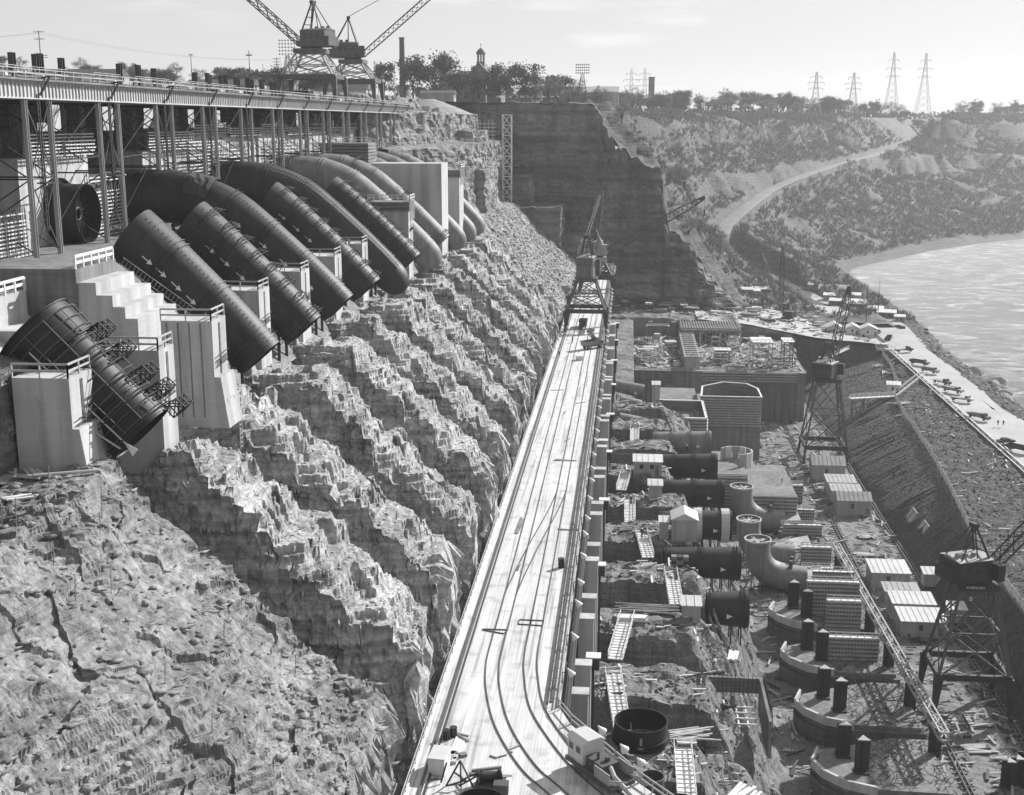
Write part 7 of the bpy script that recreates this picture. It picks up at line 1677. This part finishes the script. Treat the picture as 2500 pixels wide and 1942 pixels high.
for i in range(9): vehicle('car',-62+i*3.2+(i % 2)*.8,598+(i % 3)*3,106.2,R(70+i*9),'pale car parked on the grass before the church trees',col=('paint_pale','paint_grey','paint_black')[i % 3])
t = thing('scaffold_tower','tall timber scaffold stair tower against the far cliff corner','scaffold',(-48.6,496,62),world=True); m = MB()
for x in (-50.5,-47):
    for y in (494.5,498): m.bar((x,y,62),(x,y,98),.32)
m.obj('post','timber',t); m = MB()
for i in range(9): z = 62+i*4; m.bar((-50.5,494.5,z),(-47,494.5,z+4),.2); m.bar((-47,494.5,z),(-50.5,494.5,z+4),.2); m.bar((-50.6,494.5,z+4),(-46.9,494.5,z+4),.26); m.bar((-47,494.5,z),(-47,498,z+4),.2)
m.obj('brace','timber_pale',t)
for n,(x0,y,z,w,h_,lab) in enumerate(((-74,432,90,14,8,'timber scaffold frame on the upper ledge beyond the end of the trestle'),(-60,474,89,9,7,'timber scaffold frame near the crest of the far ledge'))):
    t = thing('scaffold',lab,'scaffold',(x0,y,z),world=True); m = MB()
    for i in range(int(w/1.6)+1): m.bar((x0+i*1.6,y,z-2),(x0+i*1.6,y,z+h_),.18)
    m.obj('post','timber',t); m = MB()
    for i in range(5): m.bar((x0,y-.1,z+i*h_/5),(x0+w,y-.1,z+i*h_/5),.18)
    m.obj('rail','timber_pale',t)
# bridge-end debris on the unexcavated ledge
for i in range(10):
    x,y = -60+rs.uniform(-12,10),rs.uniform(415,500); crate(x,y,98.4 if x < -63 else 88.2,rs.uniform(1,3),rs.uniform(1,3),rs.uniform(1,2.2),rs.uniform(0,3),rs.choice(['timber_pale','timber']),'pale crate on the rock ledges beyond the trestle end','crates on the far ledges')

# ------------------------------------------------------------------ trees
def tree_mesh(seed, h=15.0, w=12.0, n=1500, leaf=.75, bare=False, crown0=.25):
    r_ = random.Random(seed); tr_ = MB(); tr_.tube((0,0,-1),(0,0,h*.45),h*.028,h*.018,7); tips = []
    for i in range(11):
        a = 2*PI*i/11+r_.uniform(-.3,.3); z0 = h*r_.uniform(.18,.42); e = Vector((math.cos(a)*w*.36*r_.uniform(.5,1),math.sin(a)*w*.36*r_.uniform(.5,1),h*r_.uniform(.5,.86))); mid = Vector((e.x*.42,e.y*.42,z0+(e.z-z0)*.55)); tr_.tube((0,0,z0),mid,h*.012,h*.008,5,False); tr_.tube(mid,e,h*.008,h*.003,5,False); tips.append((e,mid))
        for j in range(3): q = e+Vector((r_.uniform(-1,1),r_.uniform(-1,1),r_.uniform(.1,.9)))*w*.16; tr_.tube(mid.lerp(e,.6),q,h*.004,h*.0015,4,False); tips.append((q,e))
    cl_ = []; c = MB()
    for e,mid in tips: cl_.append((e,w*r_.uniform(.10,.17)))
    for i in range(16): 
        a,f = r_.uniform(0,6.28),r_.random()**.5; z = r_.uniform(crown0,.97); rad = w*.5*math.sqrt(max(0,1-((z-.58)/.45)**2)); cl_.append((Vector((math.cos(a)*rad*f,math.sin(a)*rad*f,h*z)),w*r_.uniform(.09,.15)))
    for i in range(n):
        p,s = r_.choice(cl_); d = Vector((r_.gauss(0,1),r_.gauss(0,1),r_.gauss(0,.8))); p = p+d*s*.55
        if p.z < h*crown0*.6: continue
        u = Vector((r_.gauss(0,1),r_.gauss(0,1),r_.gauss(0,1))).normalized(); v = u.cross(Vector((r_.gauss(0,1),r_.gauss(0,1),r_.gauss(0,1)))).normalized(); L = leaf*r_.uniform(.5,1.2); W = L*(.16 if bare else .6)
        c.add([p-u*L*.5,p+v*W,p+u*L*.5],[(0,1,2)])
    return tr_.data('trunk','bark'),c.data('crown','twig' if bare else 'leaf_dark')
TM = [tree_mesh(1,n=2600,leaf=.95),tree_mesh(2,n=2400,leaf=.95),tree_mesh(3,n=900,bare=True,leaf=1.5),tree_mesh(4,n=1100,bare=True,leaf=1.4),tree_mesh(5,h=15,w=6,n=900,crown0=.12),tree_mesh(6,h=15,w=14,n=3400,leaf=.9)]
def tree(x,y,z,h,w,kind,label,group=None,rz=None):
    tm = TM[kind]; t = thing('tree',label,'tree',(x,y,z),rz if rz is not None else (x*7.3) % 6.28,group); wb = (12,12,12,12,6,14)[kind]; t.scale = (w/wb,w/wb,h/15)
    for nm_,me in (('trunk',tm[0]),('crown',tm[1])): o = bpy.data.objects.new(nm_,me); COL.objects.link(o); o.parent = t
for (x,y,zt_,w),lab,kd in zip([(-111.1,640,126.2,12.1),(-102.6,655,129.2,19.9),(-86.9,630,119.6,10.7),(-83,665,121,10.1),(-76.7,675,124.8,15.4),(-67.8,650,119,12.3),(-54.9,640,123.7,15),(-48.3,700,119.5,11.9),(-41.7,720,121.5,13.6),(-34.2,760,120.8,11.5),(-110.4,560,120.9,8.9),(-112.3,600,113,6),(-55.3,690,114,8)],
  ['tree just right of the tall chimney','widest rounded tree left of the church turret','tree before the church gable, left','tree before the church gable, centre','big tree right of the church gable','bushy tree right of the church, next to the wide-topped one','wide flat-topped tree standing clear, right of the church','tree right of the wide flat-topped one','pale tree in the gap before the rim floodlights','pale tree nearest the rim floodlight tower','rounded tree behind the second trestle crane','small tree left of the tall chimney','small tree below the wide flat-topped one'],[1,5,0,1,5,0,5,3,1,3,0,2,1]):
    tree(x,y,105,zt_-105,w*1.3,kd,lab)
rt = random.Random(11); cnt = 0
for i in range(230):
    k = rt.randrange(1,11); f = rt.random(); a,b = RIM[k],RIM[k+1]; p = a+(b-a)*f; nrm = np.array([-(b-a)[1],(b-a)[0]]); nrm = nrm/np.linalg.norm(nrm); q = p+nrm*rt.uniform(12,130)
    if q[0] < -40 and q[1] < 800: continue
    dist = math.hypot(q[0],q[1]); kd = rt.choice([0,1,2,3,4,5]); hh = rt.uniform(11,19)*(1.15 if kd == 4 else 1)*min(1.25,max(.8,dist/1000)); ww = hh*(.38 if kd == 4 else rt.uniform(.75,1.05))
    tree(q[0],q[1],float(zfar(np.array([[q[0]]]),np.array([[q[1]]]))[0,0])-.3,hh,ww,kd,'tree in the long tree line along the far gorge rim','trees along the far rim'); cnt += 1
for i in range(60):
    x,y = rt.uniform(-420,-130),rt.uniform(560,950)
    if i < 10: x,y = -150+rt.uniform(-20,20),rt.uniform(500,600)
    tree(x,y,104+16*min(1,max(0,(-x-150)/250))+ (6 if y > 750 else 0),rt.uniform(9,13),rt.uniform(10,14),rt.choice([0,1,2,3,5]),'bushy tree on the low hill behind the dam','trees on the hill behind the dam')
# scrub on the gorge slopes, one mass nobody could count
rng = np.random.default_rng(5); N = 78000
X = rng.uniform(0,620,N); Y = rng.uniform(545,1700,N); keep = rng.random(N) < .9
P2 = np.stack([X,Y],1); ds,ss,_ = pdist(P2,SHO); dr,sr,_ = pdist(P2,RIM); dR,_,_ = pdist(P2,ROAD); tq = ds/(ds+dr+1e-6)
dens = vno(X/45,Y/45,X*0,77)*.5+.5 + .5*(vno(X/14,Y/14,X*0,78))
ok = (ss > 0)&(sr < 0)&(tq > .06)&(dR > 9)&(dens > .1)&~((tq > .59)&(tq < .645))&~((X < 70)&(Y < 536)); ok &= (rng.random(N) < np.clip(900/np.maximum(Y,500),.3,1)+.2)
X,Y = X[ok],Y[ok]; Z = zfar(X[None],Y[None])[0]; print('scrub',len(X))
n = len(X); q = 10; ang = rng.uniform(0,6.28,(n,q)); tilt = rng.uniform(0.05,.75,(n,q)); L = rng.uniform(1.5,4.2,(n,1))*rng.uniform(.6,1.1,(n,q))*np.clip(1+ (Y[:,None]-800)/1500,.8,1.5)
dx,dy,dz = np.cos(ang)*np.sin(tilt),np.sin(ang)*np.sin(tilt),np.cos(tilt); W = .10+.035*L
b = np.stack([np.repeat(X[:,None],q,1)+dx*L*.15,np.repeat(Y[:,None],q,1)+dy*L*.15,np.repeat(Z[:,None],q,1)-.3+L*.1],-1); tip = b+np.stack([dx,dy,dz],-1)*L[...,None]; sd = np.stack([-np.sin(ang+1),np.cos(ang+1),ang*0],-1)*W[...,None]
mid = b+(tip-b)*.65
V = np.stack([b,mid+sd,tip,mid-sd],2).reshape(-1,3); F = np.arange(len(V)).reshape(-1,4)
me = bpy.data.meshes.new('scrub'); me.vertices.add(len(V)); me.vertices.foreach_set('co',V.reshape(-1).astype(np.float32)); me.loops.add(F.size); me.loops.foreach_set('vertex_index',F.reshape(-1).astype(np.int32)); me.polygons.add(len(F)); me.polygons.foreach_set('loop_start',np.arange(0,F.size,4,dtype=np.int32)); me.polygons.foreach_set('loop_total',np.full(len(F),4,np.int32)); me.materials.append(M['twig']); me.update(calc_edges=True)
stuff(link('scrub',me))
for i in range(70):
    x,y = rt.uniform(5,420),rt.uniform(560,1250); p = np.array([[x,y]]); d1,s1,_ = pdist(p,SHO); d2,s2,_ = pdist(p,RIM); d3,_,_ = pdist(p,ROAD); tt_ = d1/(d1+d2)
    if s1[0] < 0 or s2[0] > 0 or tt_[0] < .15 or d3[0] < 14 or (x < 70 and y < 600): continue
    tree(x,y,float(zfar(np.array([[x]]),np.array([[y]]))[0,0])-.3,rt.uniform(6,11),rt.uniform(5,9),rt.choice([2,3]),'bare tree standing on the far talus slope','bare trees on the gorge slopes')

for i in range(60):
    x,y = rt.uniform(-5,62),rt.uniform(545,760); p = np.array([[x,y]]); d2,s2,_ = pdist(p,RIM); d3,_,_ = pdist(p,ROAD); z = float(zfar(np.array([[x]]),np.array([[y]]))[0,0])
    if s2[0] > 0 or d3[0] < 12 or z < 26: continue
    tree(x,y,z-.3,rt.uniform(6,10),rt.uniform(5,8),rt.choice([2,3]),'bare bushy tree on the slope right of the cut cliff','bare trees beside the cut cliff')
# far wood beyond the rim, one mass
N = 16000; k = rng.integers(1,12,N); f = rng.random(N); A,B_ = RIM[k],RIM[np.minimum(k+1,len(RIM)-1)]; Pm = A+(B_-A)*f[:,None]; dv = B_-A; nv = np.stack([-dv[:,1],dv[:,0]],1)/np.linalg.norm(dv,axis=1)[:,None]
Pm = Pm+nv*rng.uniform(70,330,N)[:,None]; hz_ = 4+6*(vno(Pm[:,0]/40,Pm[:,1]/40,Pm[:,0]*0,91)*.5+.5)+2.5*vno(Pm[:,0]/11,Pm[:,1]/11,Pm[:,0]*0,92); ok = (Pm[:,0] > 10)|(Pm[:,1] > 850); Pm,hz_ = Pm[ok],hz_[ok]; n = len(Pm)
Zb = zfar(Pm[:,0][None],Pm[:,1][None])[0]; Cc = np.stack([Pm[:,0],Pm[:,1],Zb+hz_*rng.random(n)**.6],1); U = rng.normal(0,1,(n,3)); U /= np.linalg.norm(U,axis=1)[:,None]; W_ = np.cross(U,rng.normal(0,1,(n,3))); W_ /= np.linalg.norm(W_,axis=1)[:,None]; s_ = rng.uniform(.7,2.0,(n,1))*np.clip(Pm[:,1:2]/1000,.7,1.8)
V = np.stack([Cc-U*s_,Cc+W_*s_*.7,Cc+U*s_,Cc-W_*s_*.5],1).reshape(-1,3); F = np.arange(len(V)).reshape(-1,4)
me = bpy.data.meshes.new('far_wood'); me.vertices.add(len(V)); me.vertices.foreach_set('co',V.reshape(-1).astype(np.float32)); me.loops.add(F.size); me.loops.foreach_set('vertex_index',F.reshape(-1).astype(np.int32)); me.polygons.add(len(F)); me.polygons.foreach_set('loop_start',np.arange(0,F.size,4,dtype=np.int32)); me.polygons.foreach_set('loop_total',np.full(len(F),4,np.int32)); me.materials.append(M['leaf_dark']); me.update(calc_edges=True)
stuff(link('far_wood',me))
